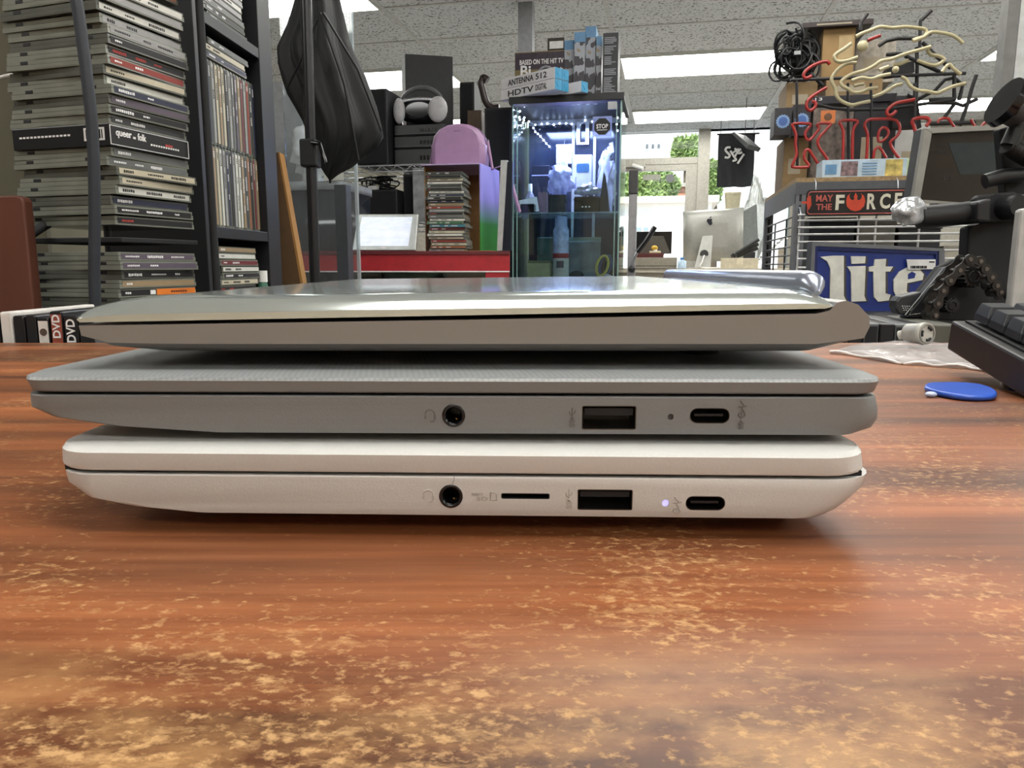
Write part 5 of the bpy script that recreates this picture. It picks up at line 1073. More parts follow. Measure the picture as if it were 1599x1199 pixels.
# second monitor right of it, edge on
fr = Fr(1158, 325, 1186, 408, 5.6, ROOM+.55, FZ); t = fr.thing('side_monitor', 'grey monitor turned sideways right of the silver computer', 'monitor')
obj('screen_back', MB().xz([(x, max(z, .04)) for x, z in fr.poly([(1160, 392), (1184, 372), (1182, 318), (1160, 330)])], 0, .04), mat('grey_plastic_back', (120, 124, 124), .4), t, bevel=.004); obj('stand', MB().box(-.05, .05, 0, .12, 0, .12), BLK, t)
fr = Fr(1132, 302, 1158, 326, 5.75, ROOM, FZ); t = fr.thing('lamp_shade', 'beige round container behind the silver computer top edge', 'container'); 
obj('support', MB().box(-.05, .05, 0, .05, 0, fr.uv(1145, 326)[1] if False else Fr(1132, 302, 1158, 326, 5.75, ROOM).o.z-FZ), mat('pale_board', (190, 185, 165), .6), t)
zb_h = Fr(1132, 302, 1158, 326, 5.75, ROOM); z0 = zb_h.o.z-FZ; m = MB().tube([(0, .06, z0), (0, .06, z0+zb_h.h)], .06, 24, rs=[zb_h.w*.42, zb_h.w*.5]); obj('drum', m, mat('beige_drum', (180, 174, 148), .6), t); obj('rim', MB().tube([(0, .06, z0+zb_h.h), (0, .06, z0+zb_h.h+.012)], zb_h.w*.52, 24), mat('beige_rim', (196, 190, 166), .5), t)
# cluttered black cabled thing, white boxes
fr = Fr(1127, 403, 1184, 424, 5.22, ROOM, FZ); t = fr.thing('white_box', 'white carton on the front desk right of the computer', 'box'); obj('box', MB().box(-fr.w/2, fr.w/2, 0, .14, 0, fr.h), mat('cream_carton', (205, 196, 172), .6), t, bevel=.002); obj('tape', MB().box(-.02, .02, -.001, .141, fr.h*.4, fr.h+.001), mat('pale_tape', (226, 216, 190), .4), t)
zz = FZ+fr.h; fr = Fr(1140, 372, 1190, 403, 5.3, ROOM, zz); t = fr.thing('tripod_bundle', 'folded black tripod legs lying slanted on the white carton', 'tripod')
for k in range(3): obj('leg', MB().tube([(-fr.w*.45+.02*k, .02+.02*k, .012), (fr.w*.40, .03+.02*k, fr.h*.95-.03*k)], .013, 8), BLK, t)
obj('knob', MB().ball((-fr.w*.35, .0, .022), .02, n=10), BLKG, t)
fr = Fr(1176, 372, 1232, 424, 5.4, ROOM, FZ); t = fr.thing('white_keyboard', 'slanted white keyboard leaning on the desk near the grey shelf post', 'keyboard'); obj('plate', MB().prism([(-fr.w/2, 0, .002), (fr.w*.45, 0, fr.h), (fr.w*.45, .015, fr.h+.015), (-fr.w/2, .015, .017)], (0, .16, 0)), WHITE, t)
m = MB()
for k in range(9):
    x = -fr.w*.42+k*fr.w*.09; z = .022+(x+fr.w/2)/(fr.w*.95)*fr.h; m.box(x, x+.03, .02, .14, z-.005, z+.008)
obj('keys', m, mat('pale_keys', (170, 172, 176), .5), t); obj('prop', MB().box(fr.w*.2, fr.w*.4, .0, .012, 0, fr.h*.7), mat('beige_panel', (160, 152, 138), .5), t)
fr = Fr(1058, 402, 1072, 424, 5.15, ROOM, FZ); t = fr.thing('spray_bottle', 'small clear blue bottle on the desk left of the computer', 'bottle'); obj('body', MB().tube([(0, .04, 0), (0, .04, fr.h*.65), (0, .04, fr.h*.8)], .03, 12, rs=[fr.w*.5, fr.w*.5, fr.w*.2]), mat('pale_blue_plastic', (190, 215, 235), .2), t); obj('cap', MB().cyl((0, .04, fr.h*.8), (0, .04, fr.h), fr.w*.22, 10), mat('cap_blue', (80, 140, 200), .4), t)
# toll pads: grey upright with dark head and slanted black grip
fr = Fr(980, 265, 995, 420, 4.9, ROOM, FLOOR); t = fr.thing('pedestal_arm', 'grey upright pole with black padded top before the glass door', 'pole')
za = fr.uv(988, 303)[1]; obj('pole', MB().box(-fr.w*.42, fr.w*.42, 0, .05, .02, za), mat('satin_grey_pole', (140, 138, 140), .4), t, bevel=.004); obj('black_top', MB().box(-fr.w*.47, fr.w*.47, -.006, .056, za, fr.h), mat('dark_grip', (58, 56, 56), .6), t, bevel=.008); obj('foot', MB().box(-.16, .16, -.12, .17, 0, .02), BLK, t)
pa = fr.path([(1023, 354), (1010, 375), (995, 394)], -.02); obj('slanted_grip', MB().tube(pa, .016, 10), BLKG, t); pc = fr.path([(995, 394), (987, 408), (984, 420)], -.02); obj('steel_rod', MB().tube(pc, .011, 8), STEEL, t); obj('joint', MB().ball(pc[-1]+Vector((.01, 0, 0)), .024, n=10), BLK, t)
fr = Fr(992, 402, 1057, 421, 5.25, ROOM, FZ); t = fr.thing('drawer_box', 'low beige drawer box on the desk before the glass door', 'box'); obj('box', MB().box(-fr.w/2, fr.w/2, 0, .35, 0, fr.h), mat('greige_box', (150, 143, 128), .5), t, bevel=.002); obj('seam', MB().box(-fr.w/2, fr.w/2, -.002, 0, fr.h*.2, fr.h*.26), mat('dark_seam', (80, 76, 68), .6), t)
z_ = FZ+fr.h
f2 = Fr(994, 396, 1036, 402, 5.27, ROOM, z_); t = f2.thing('maroon_box', 'thin maroon box under the dark trapezoid stand', 'box'); obj('box', MB().box(-f2.w/2, f2.w/2, 0, .25, 0, f2.h), mat('maroon_card', (92, 40, 38), .5), t); obj('lid', MB().box(-f2.w/2-.003, f2.w/2+.003, -.003, .253, f2.h*.7, f2.h+.002), mat('maroon_card_lid', (104, 48, 44), .5), t)
f3 = Fr(993, 361, 1049, 396, 5.36, ROOM, z_+f2.h+.003); t = f3.thing('dark_monitor', 'black framed dark trapezoid screen back standing before the glass door', 'monitor')
obj('screen', MB().box(-f3.w/2, f3.w/2, .05, .07, 0, f3.h), BLKG, t, bevel=.002); obj('trapezoid_cover', MB().xz(f3.poly([(996, 396), (1047, 396), (1036, 368), (1018, 368)]), .03, .05), mat('warm_grey_cover', (86, 82, 74), .5), t)
f4 = Fr(1014, 383, 1032, 396, 5.30, ROOM, z_+f2.h+.003); t = f4.thing('yellow_figure', 'small yellow and white toy before the dark trapezoid screen', 'toy'); obj('base', MB().box(-f4.w/2, f4.w/2, 0, .04, 0, f4.h*.3), mat('cream_base', (205, 195, 165), .5), t, bevel=.006); obj('yellow_top', MB().ball((-.005, .02, f4.h*.66), f4.h*.34, (1.25, 1, 1), 14), mat('yellow_plastic', (205, 168, 50), .4), t); obj('white_middle', MB().ball((0, .015, f4.h*.32), f4.h*.22, (1.2, 1, 1), 12), WHITE, t)
# black flag with white letters in the window
FL = Fr(1121, 210, 1178, 292, 6.9, ROOM+.06); t = thing('hanging_flag', 'black cloth banner with white interlaced letters hanging in the side window', 'flag', FL.o, FL.yaw)
m = MB(); nx, nz = 14, 14; V = []
for j in range(nz+1):
    for i in range(nx+1): x = -FL.w/2+FL.w*i/nx; V.append((x, .018*math.sin(i*.9+j*.15)+.01*math.sin(j*.7), FL.h*j/nz+(.003*math.sin(i*1.1) if j == 0 else 0)))
n = len(V); V2 = V+[(x, y+.004, z) for x, y, z in V]; g = lambda i, j: j*(nx+1)+i; Fc = []
for j in range(nz):
    for i in range(nx): q = (g(i, j), g(i+1, j), g(i+1, j+1), g(i, j+1)); Fc.append(q); Fc.append(tuple(n+a for a in reversed(q)))
obj('cloth', m.add(V2, Fc, 0, True), mat('black_cloth', (38, 40, 44), .8), t)
LT = lambda pts: [Vector((x, -.030, z)) for x, z in FL.poly(pts)]
m = MB()
for pts in ([(1140, 231), (1135, 231), (1132, 235), (1137, 241), (1139, 244), (1136, 247), (1131, 246)], [(1140, 236), (1146, 246), (1149, 250), (1143, 252)], [(1147, 232), (1152, 240), (1158, 238)], [(1156, 233), (1149, 241), (1147, 245)], [(1143, 240), (1148, 236), (1153, 233)], [(1161, 241), (1151, 256)]): m.tube(smoothpath(LT(pts), 3), .010, 6)
for i, q in enumerate(m.v): m.v[i] = Vector((q.x, -.028+(q.y+.030)*.2, q.z))
obj('white_letters', m, INKW, t)
obj('top_rod', MB().tube([(-FL.w*.55, .0, FL.h+.005), (FL.w*.6, .0, FL.h+.005)], .008, 8), BLK, t)
for sx in (-.45, .45): obj('cord', MB().tube([(FL.w*sx, .0, FL.h), (FL.w*sx, .02, CEIL-FL.o.z-.006)], .003, 5), BLK, t)
fr = Fr(1143, 206, 1168, 230, 6.5, ROOM-.5); t = thing('tilted_panel', 'tilted dark flat panel hanging before the black banner', 'panel', fr.o, fr.yaw); obj('panel', MB().xz(fr.poly([(1142, 208), (1166, 232), (1170, 226), (1146, 206)]), 0, .25), mat('dark_panel', (70, 72, 74), .5), t); obj('cord', MB().tube([(0, .1, fr.h*.7), (0, .1, CEIL-fr.o.z-.006)], .003, 5), BLK, t)
# clear junk by the window: pale bags
fr = Fr(1166, 282, 1200, 334, 5.9, ROOM, FZ); t = fr.thing('bag_pile', 'heap of pale clear plastic bags in the side window corner', 'plastic bag'); m = MB().ball((0, .1, fr.h/2), fr.h/2, (fr.w/fr.h*1.1, .6, 1), 26, nz=.5, seed=21)
for i, q in enumerate(m.v): m.v[i] = q+Vector((1, .5, 1))*.03*noise.noise(q*14)
m.v = [Vector((q.x, q.y, max(q.z, 0))) for q in m.v]; obj('bags', m, mat('pale_bags', (150, 153, 146), .25, var=.25, vs=12, bump=.8, bs=20, alpha=.5), t)
# ------------------------------------------------------------ slotted angle shelf with neon sign and plates
HF_ = Fr(1238, 274, 1600, 460, 2.12, ROOM, FLOOR); SZ = HF_.h; hw = HF_.w; xl = -hw/2
t = HF_.thing('slotted_shelf', 'grey slotted angle shelving unit with a wood board top under the neon sign', 'shelf')
SLG = mat('grey_slotted_steel', (112, 114, 118), .45, .2); D_ = .70
za = SZ-.012
obj('top_board', MB().box(xl, hw/2, 0, D_, za, SZ), mat('particle_board', (150, 126, 92), .8, var=.3, vs=90), t)
def slotpost(x, y):
    m = MB(); m.box(x, x+.030, y, y+.003, 0, za); m.box(x, x+.003, y+.003, y+.030, 0, za); p = obj('post', m, SLG, t); k = MB(); z = .5
    while z < za-.02: k.box(x+.012, x+.018, y-.0006, y+.0002, z, z+.020); z += .031
    obj('slots', k, BLKM, p)
for x in (xl+.0, hw/2-.03): slotpost(x, .0); slotpost(x, D_-.032)
xb2 = HF_.uv(1262, 300)[0]
m = MB(); m.box(xl, hw/2, -.001, .002, za-.034, za); m.box(xl, xl+.003, 0, D_, za-.06, za); obj('top_rail', m, mat('dark_grey_rail', (78, 80, 86), .45), t)
zz = [HF_.uv(1250, y)[1] for y in (336, 352, 366, 384, 398, 412, 428)]
m = MB()
for z in zz: m.tube([(xl+.01, .01, z), (xl+.01, D_, z)], .0028, 5)
for q in (.2, .45): m.tube([(xl+.01, q, zz[-1]), (xl+.01, q, zz[0])], .0028, 5)
obj('side_wires', m, mat('dark_wire', (70, 72, 76), .4, .4), t)
for zr_ in (.55, .2): obj('lower_board', MB().box(xl+.003, hw/2-.003, .004, D_-.004, zr_, zr_+.015), SLG, t)
# white wire basket front behind the plates
fr = Fr(1246, 333, 1511, 430, 2.08, ROOM); t = thing('wire_grid', 'white wire grid panel hanging on the shelf front behind the blue sign', 'wire grid', fr.o, fr.yaw)
m = MB()
for y in (334, 343, 354, 365, 377, 391, 404, 418, 428):
    for q in (0,): m.tube([Vector((fr.uv(1246, y)[0], 0, fr.uv(1380, y)[1])), Vector((fr.uv(1510, y)[0], 0, fr.uv(1380, y)[1]))], .0030, 6)
for x in (1247, 1339, 1366, 1434, 1509): m.tube([(fr.uv(x, 380)[0], .004, 0), (fr.uv(x, 380)[0], .004, fr.h)], .0028, 6)
obj('wires', m, mat('white_coated_wire', (205, 205, 205), .4), t); 
for x in (1248, 1508): obj('hook', MB().tube([(fr.uv(x, 380)[0], .004, fr.h), (fr.uv(x, 380)[0], .02, fr.h+.02), (fr.uv(x, 380)[0], .04, fr.h+.02)], .0025, 5), STEEL, t)
# boxes seen through the grid
for (x0_, y0_, x1_, y1_, Y, c, nm) in ((1262, 340, 1333, 428, 2.42, (48, 50, 56), 'dark grey'), (1338, 344, 1396, 428, 2.42, (150, 148, 142), 'pale grey'), (1401, 350, 1467, 428, 2.42, (54, 56, 60), 'charcoal'), (1473, 384, 1508, 428, 2.42, (205, 198, 184), 'cream')):
    n_ = HF_.n; d_ = ray((x0_+x1_)/2, (y0_+y1_)/2); Y = (P(1262, 380, 2.42).dot(n_)/d_.dot(n_))*d_.y
    fr = Fr(x0_, y0_, x1_, y1_, Y, ROOM, FLOOR+.5652); t = fr.thing('storage_box', nm+' storage box behind the white wire grid on the grey shelf', 'box', 'boxes behind the wire grid'); obj('box', MB().box(-fr.w/2, fr.w/2, 0, .22, 0, fr.h-.015), mat('box_'+nm.replace(' ', '_'), c, .6), t, bevel=.002); obj('lid', MB().box(-fr.w/2-.003, fr.w/2+.003, -.003, .223, fr.h-.015, fr.h), mat('boxlid_'+nm.replace(' ', '_'), tuple(int(q*.85) for q in c), .6), t)
# number-plate sign
PF = Fr(1258, 295, 1418, 337, 2.06, ROOM); t = thing('plate_sign', 'black metal plate sign reading MAY THE FORCE with red emblem, under the shelf top', 'sign', PF.o, PF.yaw)
PS = Fr(1258, 295, 1418, 337, 2.06, ROOM); pw, ph = PS.w, PS.h; m = MB(); rr_ = [Vector((x, 0, z)) for x, z in rrect(-pw/2, pw/2, 0, ph, .010, 5)]; m.prism(rr_, (0, .0015, 0)); obj('plate', m, mat('black_enamel', (24, 22, 26), .3), t)
PINK = mat('faded_red_paint', (190, 92, 84), .4); RDO = mat('orange_red_paint', (200, 66, 40), .4); CREAM = mat('cream_letters', (214, 208, 190), .4)
m = MB(); m.tube([Vector((x, -.0008, z)) for x, z in rrect(-pw/2+.006, pw/2-.006, .006, ph-.006, .008, 5)], .0012, 5, True); obj('border_line', m, PINK, t)
def ptext(st, a0, b0, a1, b1, mt, bold=.02, nm='lettering'):
    p, q = PS.uv(a0, b1), PS.uv(a1, b0); obj(nm, MB().text(st, p[0], q[0], p[1], q[1], -.0003, .0012, 0, bold), mt, t)
ptext('MAY', 1274, 304, 1301, 315, PINK, nm='small_lettering'); ptext('THE', 1274, 318, 1299, 328, PINK, nm='small_lettering'); ptext('F', 1304, 304, 1319, 328, CREAM, .03, 'big_letter'); ptext('R', 1353, 302, 1369, 327, CREAM, .03, 'big_letter'); ptext('C', 1373, 302, 1391, 326, CREAM, .03, 'big_letter'); ptext('E', 1396, 301, 1409, 325, CREAM, .03, 'big_letter')
em = [(1336, 301), (1339, 307), (1338, 311), (1341, 313), (1345, 310), (1346, 305), (1344, 302), (1349, 306), (1351, 314), (1349, 322), (1343, 328), (1336, 330), (1328, 328), (1322, 322), (1321, 314), (1323, 306), (1328, 302), (1326, 305), (1327, 310), (1331, 313), (1334, 311), (1333, 307)]
obj('round_emblem', MB().xz(PS.poly(em), -.0016, -.0002), RDO, t)
m = MB(); m.xz(PS.poly([(1260, 309), (1266, 305), (1267, 320), (1263, 328), (1260, 322)]), -.0016, -.0002); m.xz(PS.poly([(1252, 315), (1262, 314), (1262, 318), (1252, 318)]), -.0016, -.0002); obj('red_mark', m, RDO, t)
for sx in (-.4, .4): obj('hang_hook', MB().tube([(pw*sx, .003, ph-.01), (pw*sx, .012, ph+.02), (pw*sx, .03, PS.h+.03)], .0016, 5), STEEL, t)
# blue beer sign on a low dark cabinet
LC = Fr(1240, 492, 1600, 560, 1.62, ROOM, FLOOR); 
LFt = Fr(1262, 381, 1470, 482, 1.78, ROOM+.30); LFt2 = LFt
base_z = P(1362, 486, 1.78).z
t = thing('low_cabinet', 'low dark cabinet behind the film cases carrying the blue sign', 'cabinet', (P(1400, 480, 1.8).x, 1.62, FLOOR)); bx = P(1400, 480, 1.8).x
obj('body', MB().box(bx-.42, bx+.19, 1.60, 1.96, FLOOR, base_z-.02), BLKM, t, world=True); obj('top', MB().box(bx-.43, bx+.20, 1.59, 1.97, base_z-.02, base_z), BLK, t, world=True, bevel=.002)
LO = LFt.o.copy(); LO.z = base_z; t = thing('beer_sign', 'blue framed tin sign with big white lower-case word lite, leaning on the shelf', 'sign', LO, LFt.yaw)
dz = LFt.o.z-base_z; U = lambda pts: [(x, z+dz) for x, z in LFt.poly(pts)]
out = U([(1261, 490), (1476, 490), (1473, 388), (1267, 377)]); out = [(x, max(z, 0)) for x, z in out]
inn = U([(1268, 487), (1464, 487), (1465, 392), (1272, 384)])
BLU = mat('royal_blue_enamel', (30, 52, 128), .3, var=.08, vs=12); FRG = mat('grey_sign_frame', (112, 114, 120), .4, .3)
obj('panel', MB().xz(inn, .004, .018), BLU, t)
def band(A, B, y0, y1): 
    m = MB()
    for i in range(4): j = (i+1) % 4; m.xz([A[i], A[j], B[j], B[i]], y0, y1)
    return m
obj('frame', band(out, inn, -.004, .020), FRG, t)
i2 = U([(1273, 487), (1460, 487), (1461, 397), (1277, 390)]); obj('inner_line', band(inn, i2, -.001, .004), mat('dark_blue_band', (20, 34, 92), .3), t)
LW = mat('sign_white', (222, 222, 214), .4); 
def letter(pts, holes=None):
    m = MB().xz(U(pts), .0005, .004); sh = MB().xz(U([(x+4, y+1) for x, y in pts]), .002, .004); return m, sh
letters = [ [(1281, 401), (1302, 399), (1318, 399), (1318, 462), (1322, 470), (1300, 471), (1296, 468), (1297, 420), (1292, 408)],
            [(1329, 400), (1352, 400), (1351, 411), (1330, 412)], [(1323, 416), (1352, 415), (1350, 462), (1353, 470), (1330, 471), (1329, 425)],
            [(1366, 405), (1384, 404), (1383, 416), (1395, 416), (1390, 424), (1383, 424), (1383, 458), (1391, 460), (1388, 469), (1372, 471), (1365, 464), (1364, 424), (1357, 424), (1357, 417), (1365, 415)],
            [(1405, 424), (1418, 417), (1434, 418), (1443, 428), (1441, 437), (1417, 442), (1416, 455), (1424, 460), (1436, 452), (1442, 456), (1432, 468), (1416, 472), (1402, 466), (1396, 455), (1396, 437)] ]
for L_ in letters:
    m, sh = letter(L_); o = obj('letter', m, LW, t); obj('shadow_edge', sh, mat('dark_letter_edge', (70, 66, 60), .5), o)
m = MB().xz(U([(1418, 436), (1428, 434), (1430, 427), (1424, 424), (1418, 428)]), -.0003, .0006); obj('letter_counter', m, BLU, t)
a = U([(1414, 405), (1459, 405), (1459, 420), (1416, 421)]); o = obj('price_tag', MB().xz(a, -.0045, -.0035), INKW, t); m = MB()
for k in range(12): q = U([(1420+k*2.1, 419), (1421.1+k*2.1+(k % 3)*.4, 419), (1421.1+k*2.1+(k % 3)*.4, 415), (1420+k*2.1, 415)]); m.xz(q, -.0055, -.0045)
m.xz(U([(1449, 408), (1457, 408), (1457, 410), (1449, 410)]), -.0055, -.0045); obj('barcode', m, INKK, o)
# things on the shelf top
TZ2 = FLOOR+SZ
fr = Fr(1284, 248, 1450, 273, 2.16, ROOM, TZ2); t = fr.thing('long_toy_box', 'long pale blue and yellow printed box lying on the shelf top edge', 'box'); w, h = fr.w, fr.h
obj('box', MB().box(-w/2, w/2, 0, .09, 0, h), mat('pale_blue_print', (176, 196, 212), .5, var=.15, vs=30), t, bevel=.001)
m = MB(); m.box(w*.10, w*.26, -.001, 0, h*.05, h*.95); obj('yellow_picture', m, mat('yellow_mottled', (186, 168, 96), .5, var=.5, vs=50), t); m = MB(); m.box(w*.30, w*.5, -.001, 0, 0, h); obj('green_end', m, mat('pale_green_print', (176, 196, 150), .5), t)
m = MB(); m.box(-w*.32, -w*.16, -.001, 0, h*.1, h*.9); obj('dark_picture', m, mat('mottled_picture', (120, 100, 104), .5, var=.6, vs=90), t); m = MB(); 
for k in range(5): m.box(-w*.12, w*.02, -.001, 0, h*(.15+.15*k), h*(.20+.15*k))
m.box(-w*.47, -w*.36, -.001, 0, h*.2, h*.75); obj('blue_print', m, mat('mid_blue_print', (96, 140, 180), .5), t)
def sbox(name, label, x0_, y0_, x1_, y1_, Y, z, m, depth=.18, extra=None, group=None, dyaw=0.0):
    fr = Fr(x0_, y0_, x1_, y1_, Y, ROOM+dyaw, z); t = fr.thing(name, label, 'box', group); obj('box', MB().box(-fr.w/2, fr.w/2, 0, depth, 0, fr.h), m, t, bevel=.001)
    if extra: extra(t, fr)
    else: obj('label', MB().box(-fr.w*.3, fr.w*.2, -.001, 0, fr.h*.3, fr.h*.6), mat('faded_label', (150, 140, 120), .6), t)
    return z+fr.h+.0008
KR2 = mat('pale_kraft', (128, 106, 74), .8, var=.1); DKP = mat('dark_game_print', (34, 32, 38), .5, var=.5, vs=30); MOT = mat('mottled_game_print', (92, 82, 76), .5, var=.8, vs=40)
def gear(t, fr):
    c = (0, fr.h*.5); r = min(fr.w, fr.h)*.42; pts = []
    for i in range(32): k = r*(1 if i % 2 else .86); pts.append((c[0]+k*math.cos(i*math.pi/16), c[1]+k*math.sin(i*math.pi/16)))
    o = obj('gear_emblem', MB().xz(pts, -.001, 0), mat('pale_blue_gear', (112, 140, 180), .5), t); obj('gear_centre', MB().cyl((0, -.0016, c[1]), (0, -.001, c[1]), r*.62, 20), mat('gear_blue', (60, 92, 150), .5), o)
z = sbox('kraft_box', 'plain kraft box at the shelf top left end, lowest of its stack', 1224, 215, 1262, 270, 2.50, TZ2, KR2)
z1 = sbox('gear_game_box', 'dark box with blue gear emblem at the left end of the shelf stack', 1209, 168, 1236, 216, 2.46, z, DKP, .1, gear, 'gear emblem boxes'); sbox('gear_game_box', 'second dark box with blue gear emblem, left of the orange label', 1238, 163, 1266, 210, 2.47, z, DKP, .1, gear, 'gear emblem boxes')
zk = sbox('kraft_box', 'wide kraft box above the gear boxes below the black cables', 1228, 128, 1276, 160, 2.55, z1, KR2)
def orange(t, fr): 
    a, b = fr.uv(1281, 193), fr.uv(1305, 172); o = obj('orange_label', MB().box(a[0], b[0], -.001, 0, a[1], b[1]), mat('orange_label_print', (190, 110, 60), .5), t); obj('brown_patch', MB().ball(((a[0]+b[0])/2, -.001, (a[1]+b[1])/2), (b[0]-a[0])*.28, (1, .05, 1), 10), mat('brown_patch', (96, 66, 46), .6), o)
z3 = sbox('dark_game_box', 'tall dark game box with orange label behind the red neon letters', 1268, 168, 1330, 272, 2.45, TZ2, MOT, .15, orange)
z3b = sbox('dark_game_box', 'dark patterned game box behind the middle red neon letters', 1332, 160, 1398, 272, 2.45, TZ2, DKP, .15)
z4 = sbox('black_wide_box', 'wide black box lying across the tall dark game boxes', 1262, 148, 1400, 168, 2.46, max(z3, z3b), DKP, .15, lambda t, f: obj('white_digits', MB().text('13', -f.w*.42, -f.w*.34, f.h*.45, f.h*.8, -.0004, .0006), INKW, t))
z5 = sbox('kraft_box', 'kraft box in the middle of the stack behind the white neon tubes', 1290, 120, 1378, 148, 2.50, z4, KR2)
z6 = sbox('wood_crate', 'yellowish wood crate behind the white neon tubes near the ceiling', 1284, 44, 1334, 120, 2.52, z5, mat('yellow_wood', (140, 112, 70), .7, var=.2, vs=12), .2, lambda t, f: obj('pale_panel', MB().box(0, f.w*.45, -.002, 0, f.h*.3, f.h*.85), mat('pale_wood', (160, 138, 100), .7), t))
z7 = sbox('cream_box', 'cream box with wiry doodle print right of the wood crate', 1336, 62, 1398, 120, 2.58, z5, mat('cream_print', (150, 143, 132), .6, var=.4, vs=40), .16)
sbox('dark_lid_box', 'flat dark box on the very top of the shelf stack', 1254, 32, 1364, 44, 2.50, z6, mat('black_brown_lid', (44, 34, 34), .5), .22)
sbox('white_carton', 'white carton with grey cable print behind the right neon letters', 1398, 192, 1450, 272, 2.62, TZ2, mat('greyish_white_card', (172, 172, 170), .5, var=.15, vs=14), .14)
sbox('black_carton', 'black carton behind the second letter from right of the neon sign', 1360, 150, 1425, 190, 2.66, TZ2+.26, DKP, .12)
fr = Fr(1213, 60, 1282, 135, 2.52, ROOM, zk); t = fr.thing('cable_tangle', 'large tangle of black cables and adapters hanging at the shelf stack left end', 'cables'); m = MB(); m2 = MB(); rr = random.Random(11)
for k in range(44):
    c = Vector((rr.uniform(-.35, .25)*fr.w, rr.uniform(-.02, .08), rr.uniform(.2, .85)*fr.h)); r = rr.uniform(.012, .045); a0 = rr.uniform(0, 6.28); tl = rr.uniform(-1, 1)
    m.tube(smoothpath([c+Vector((r*math.cos(a0+i*.9), r*tl*math.sin(i*.9), r*1.2*math.sin(a0+i*.9)+.004*i)) for i in range(8)], 3), .0036, 5)
for k in range(17):
    c = Vector((rr.uniform(-.25, .3)*fr.w, rr.uniform(0, .08), rr.uniform(.05, .8)*fr.h)); m2.box(c.x-.02, c.x+.02, c.y, c.y+.03, c.z, c.z+.028)
for i, q in enumerate(m.v): m.v[i] = Vector((q.x, q.y, max(q.z, 0)))
obj('cables', m, BLK, t); obj('adapters', m2, BLKM, t); obj('silver_plug', MB().box(-.02, .0, -.03, -.01, fr.h*.55, fr.h*.64), STEEL, t)
# neon sign
NF = Fr(1238, 186, 1600, 262, 2.28, ROOM, TZ2); t = NF.thing('neon_sign', 'unlit neon sign of red tube letters and tangled white tubes on a black wire frame', 'neon sign')
T3 = lambda L_: [(1190+a/5.158, b/5.158) for a, b in L_]
T5 = lambda L_: [(1400+a/6.663, 120+b/6.663) for a, b in L_]
NR = mat('red_neon_tube', (150, 42, 40), .25, var=.1, vs=20); NW = mat('cream_neon_tube', (176, 167, 134), .25, var=.08, vs=20)
def nt_(nm, pts, m, r, off=0.0, closed=False, k=3):
    A = NF.path(pts, off); A = [Vector((a.x, a.y, max(a.z, r))) for a in A]
    if k > 1: A = smoothpath(A, k, closed)
    obj(nm, MB().tube(A, r, 8, closed), m, t)
white = [[(755,295),(800,270),(870,245),(950,215),(1050,225),(1150,215),(1250,225),(1310,235),(1325,265),(1300,295),(1250,310),(1210,325)], [(1215,330),(1300,300),(1360,260),(1450,265),(1520,280),(1570,305),(1620,350)], [(720,350),(650,400),(590,440),(585,470),(610,495),(680,490),(770,460)], [(760,505),(690,510),(620,550),(570,610),(560,650),(590,710),(600,770),(640,815),(720,845),(790,830),(870,815)],
 [(1360,375),(1290,395),(1200,420),(1120,445),(1040,475),(960,490),(900,530),(830,565),(740,590),(680,620),(635,660),(650,695),(690,715),(735,745),(800,740),(850,715),(930,705)], [(720,650),(800,625),(880,635),(960,610),(1035,595)], [(740,690),(780,680),(820,675)], [(890,780),(960,755),(1020,720),(1070,690),(1130,675)], [(1120,620),(1160,640),(1190,690),(1250,725),(1330,735),(1410,750),(1480,720),(1540,695),(1640,670)], [(1250,485),(1330,515),(1400,525),(1450,500),(1465,475),(1420,450),(1360,440),(1330,400)], [(1450,580),(1480,540),(1510,520),(1540,550),(1600,600)], [(945,565),(980,550),(1020,535)], [(1060,520),(1110,515),(1180,485)]]
for k, L_ in enumerate(white): nt_('white_tube', T3(L_), NW, .0052, -.035-.012*(k % 3))
red = [[(545,520),(520,495),(450,510),(390,540),(345,580),(335,615),(360,630),(400,610)], [(520,705),(450,745),(400,780),(365,820),(360,870),(390,890),(425,865),(430,830),(400,815)], [(1230,800),(1150,815),(1080,830),(1030,865),(1005,900),(1020,930),(1060,915),(1080,890)], [(850,325),(900,305),(955,285)]]
for L_ in red: nt_('red_curl', T3(L_), NR, .0050, -.03)
Kp = [(1238,197),(1240,193),(1262,193),(1266,196),(1258,206),(1258,215),(1264,219),(1273,209),(1279,200),(1276,195),(1282,192),(1296,193),(1296,196),(1285,208),(1277,219),(1280,232),(1292,248),(1290,256),(1284,258),(1278,256),(1270,244),(1263,234),(1257,236),(1256,248),(1263,257),(1260,261),(1240,261),(1237,258),(1244,242),(1242,224),(1243,210)]
Ip = [(1316,249),(1317,204),(1311,193),(1316,188),(1336,188),(1339,192),(1332,204),(1331,249)]
Rp = [(1353,248),(1355,210),(1350,197),(1354,188),(1366,186),(1392,186),(1403,192),(1405,205),(1398,215),(1390,222),(1395,235),(1404,247)]
I2 = [(1425,245),(1430,207),(1424,190),(1430,185),(1445,184),(1452,189),(1446,197)]
nt_('red_letter_tube', Kp, NR, .0046, 0, True, 2); nt_('red_letter_tube', Ip, NR, .0046, 0, False, 2); nt_('red_letter_tube', Rp, NR, .0046, 0, False, 2); nt_('red_letter_tube', I2, NR, .0056, 0, False, 2)
nt_('red_letter_tube', [(1372,221),(1372,207),(1378,199),(1386,202),(1387,210),(1380,219)], NR, .0042, 0, True, 2); nt_('red_letter_tube', [(1364,247),(1366,234),(1373,230),(1380,240),(1384,247)], NR, .0042, 0, False, 2)
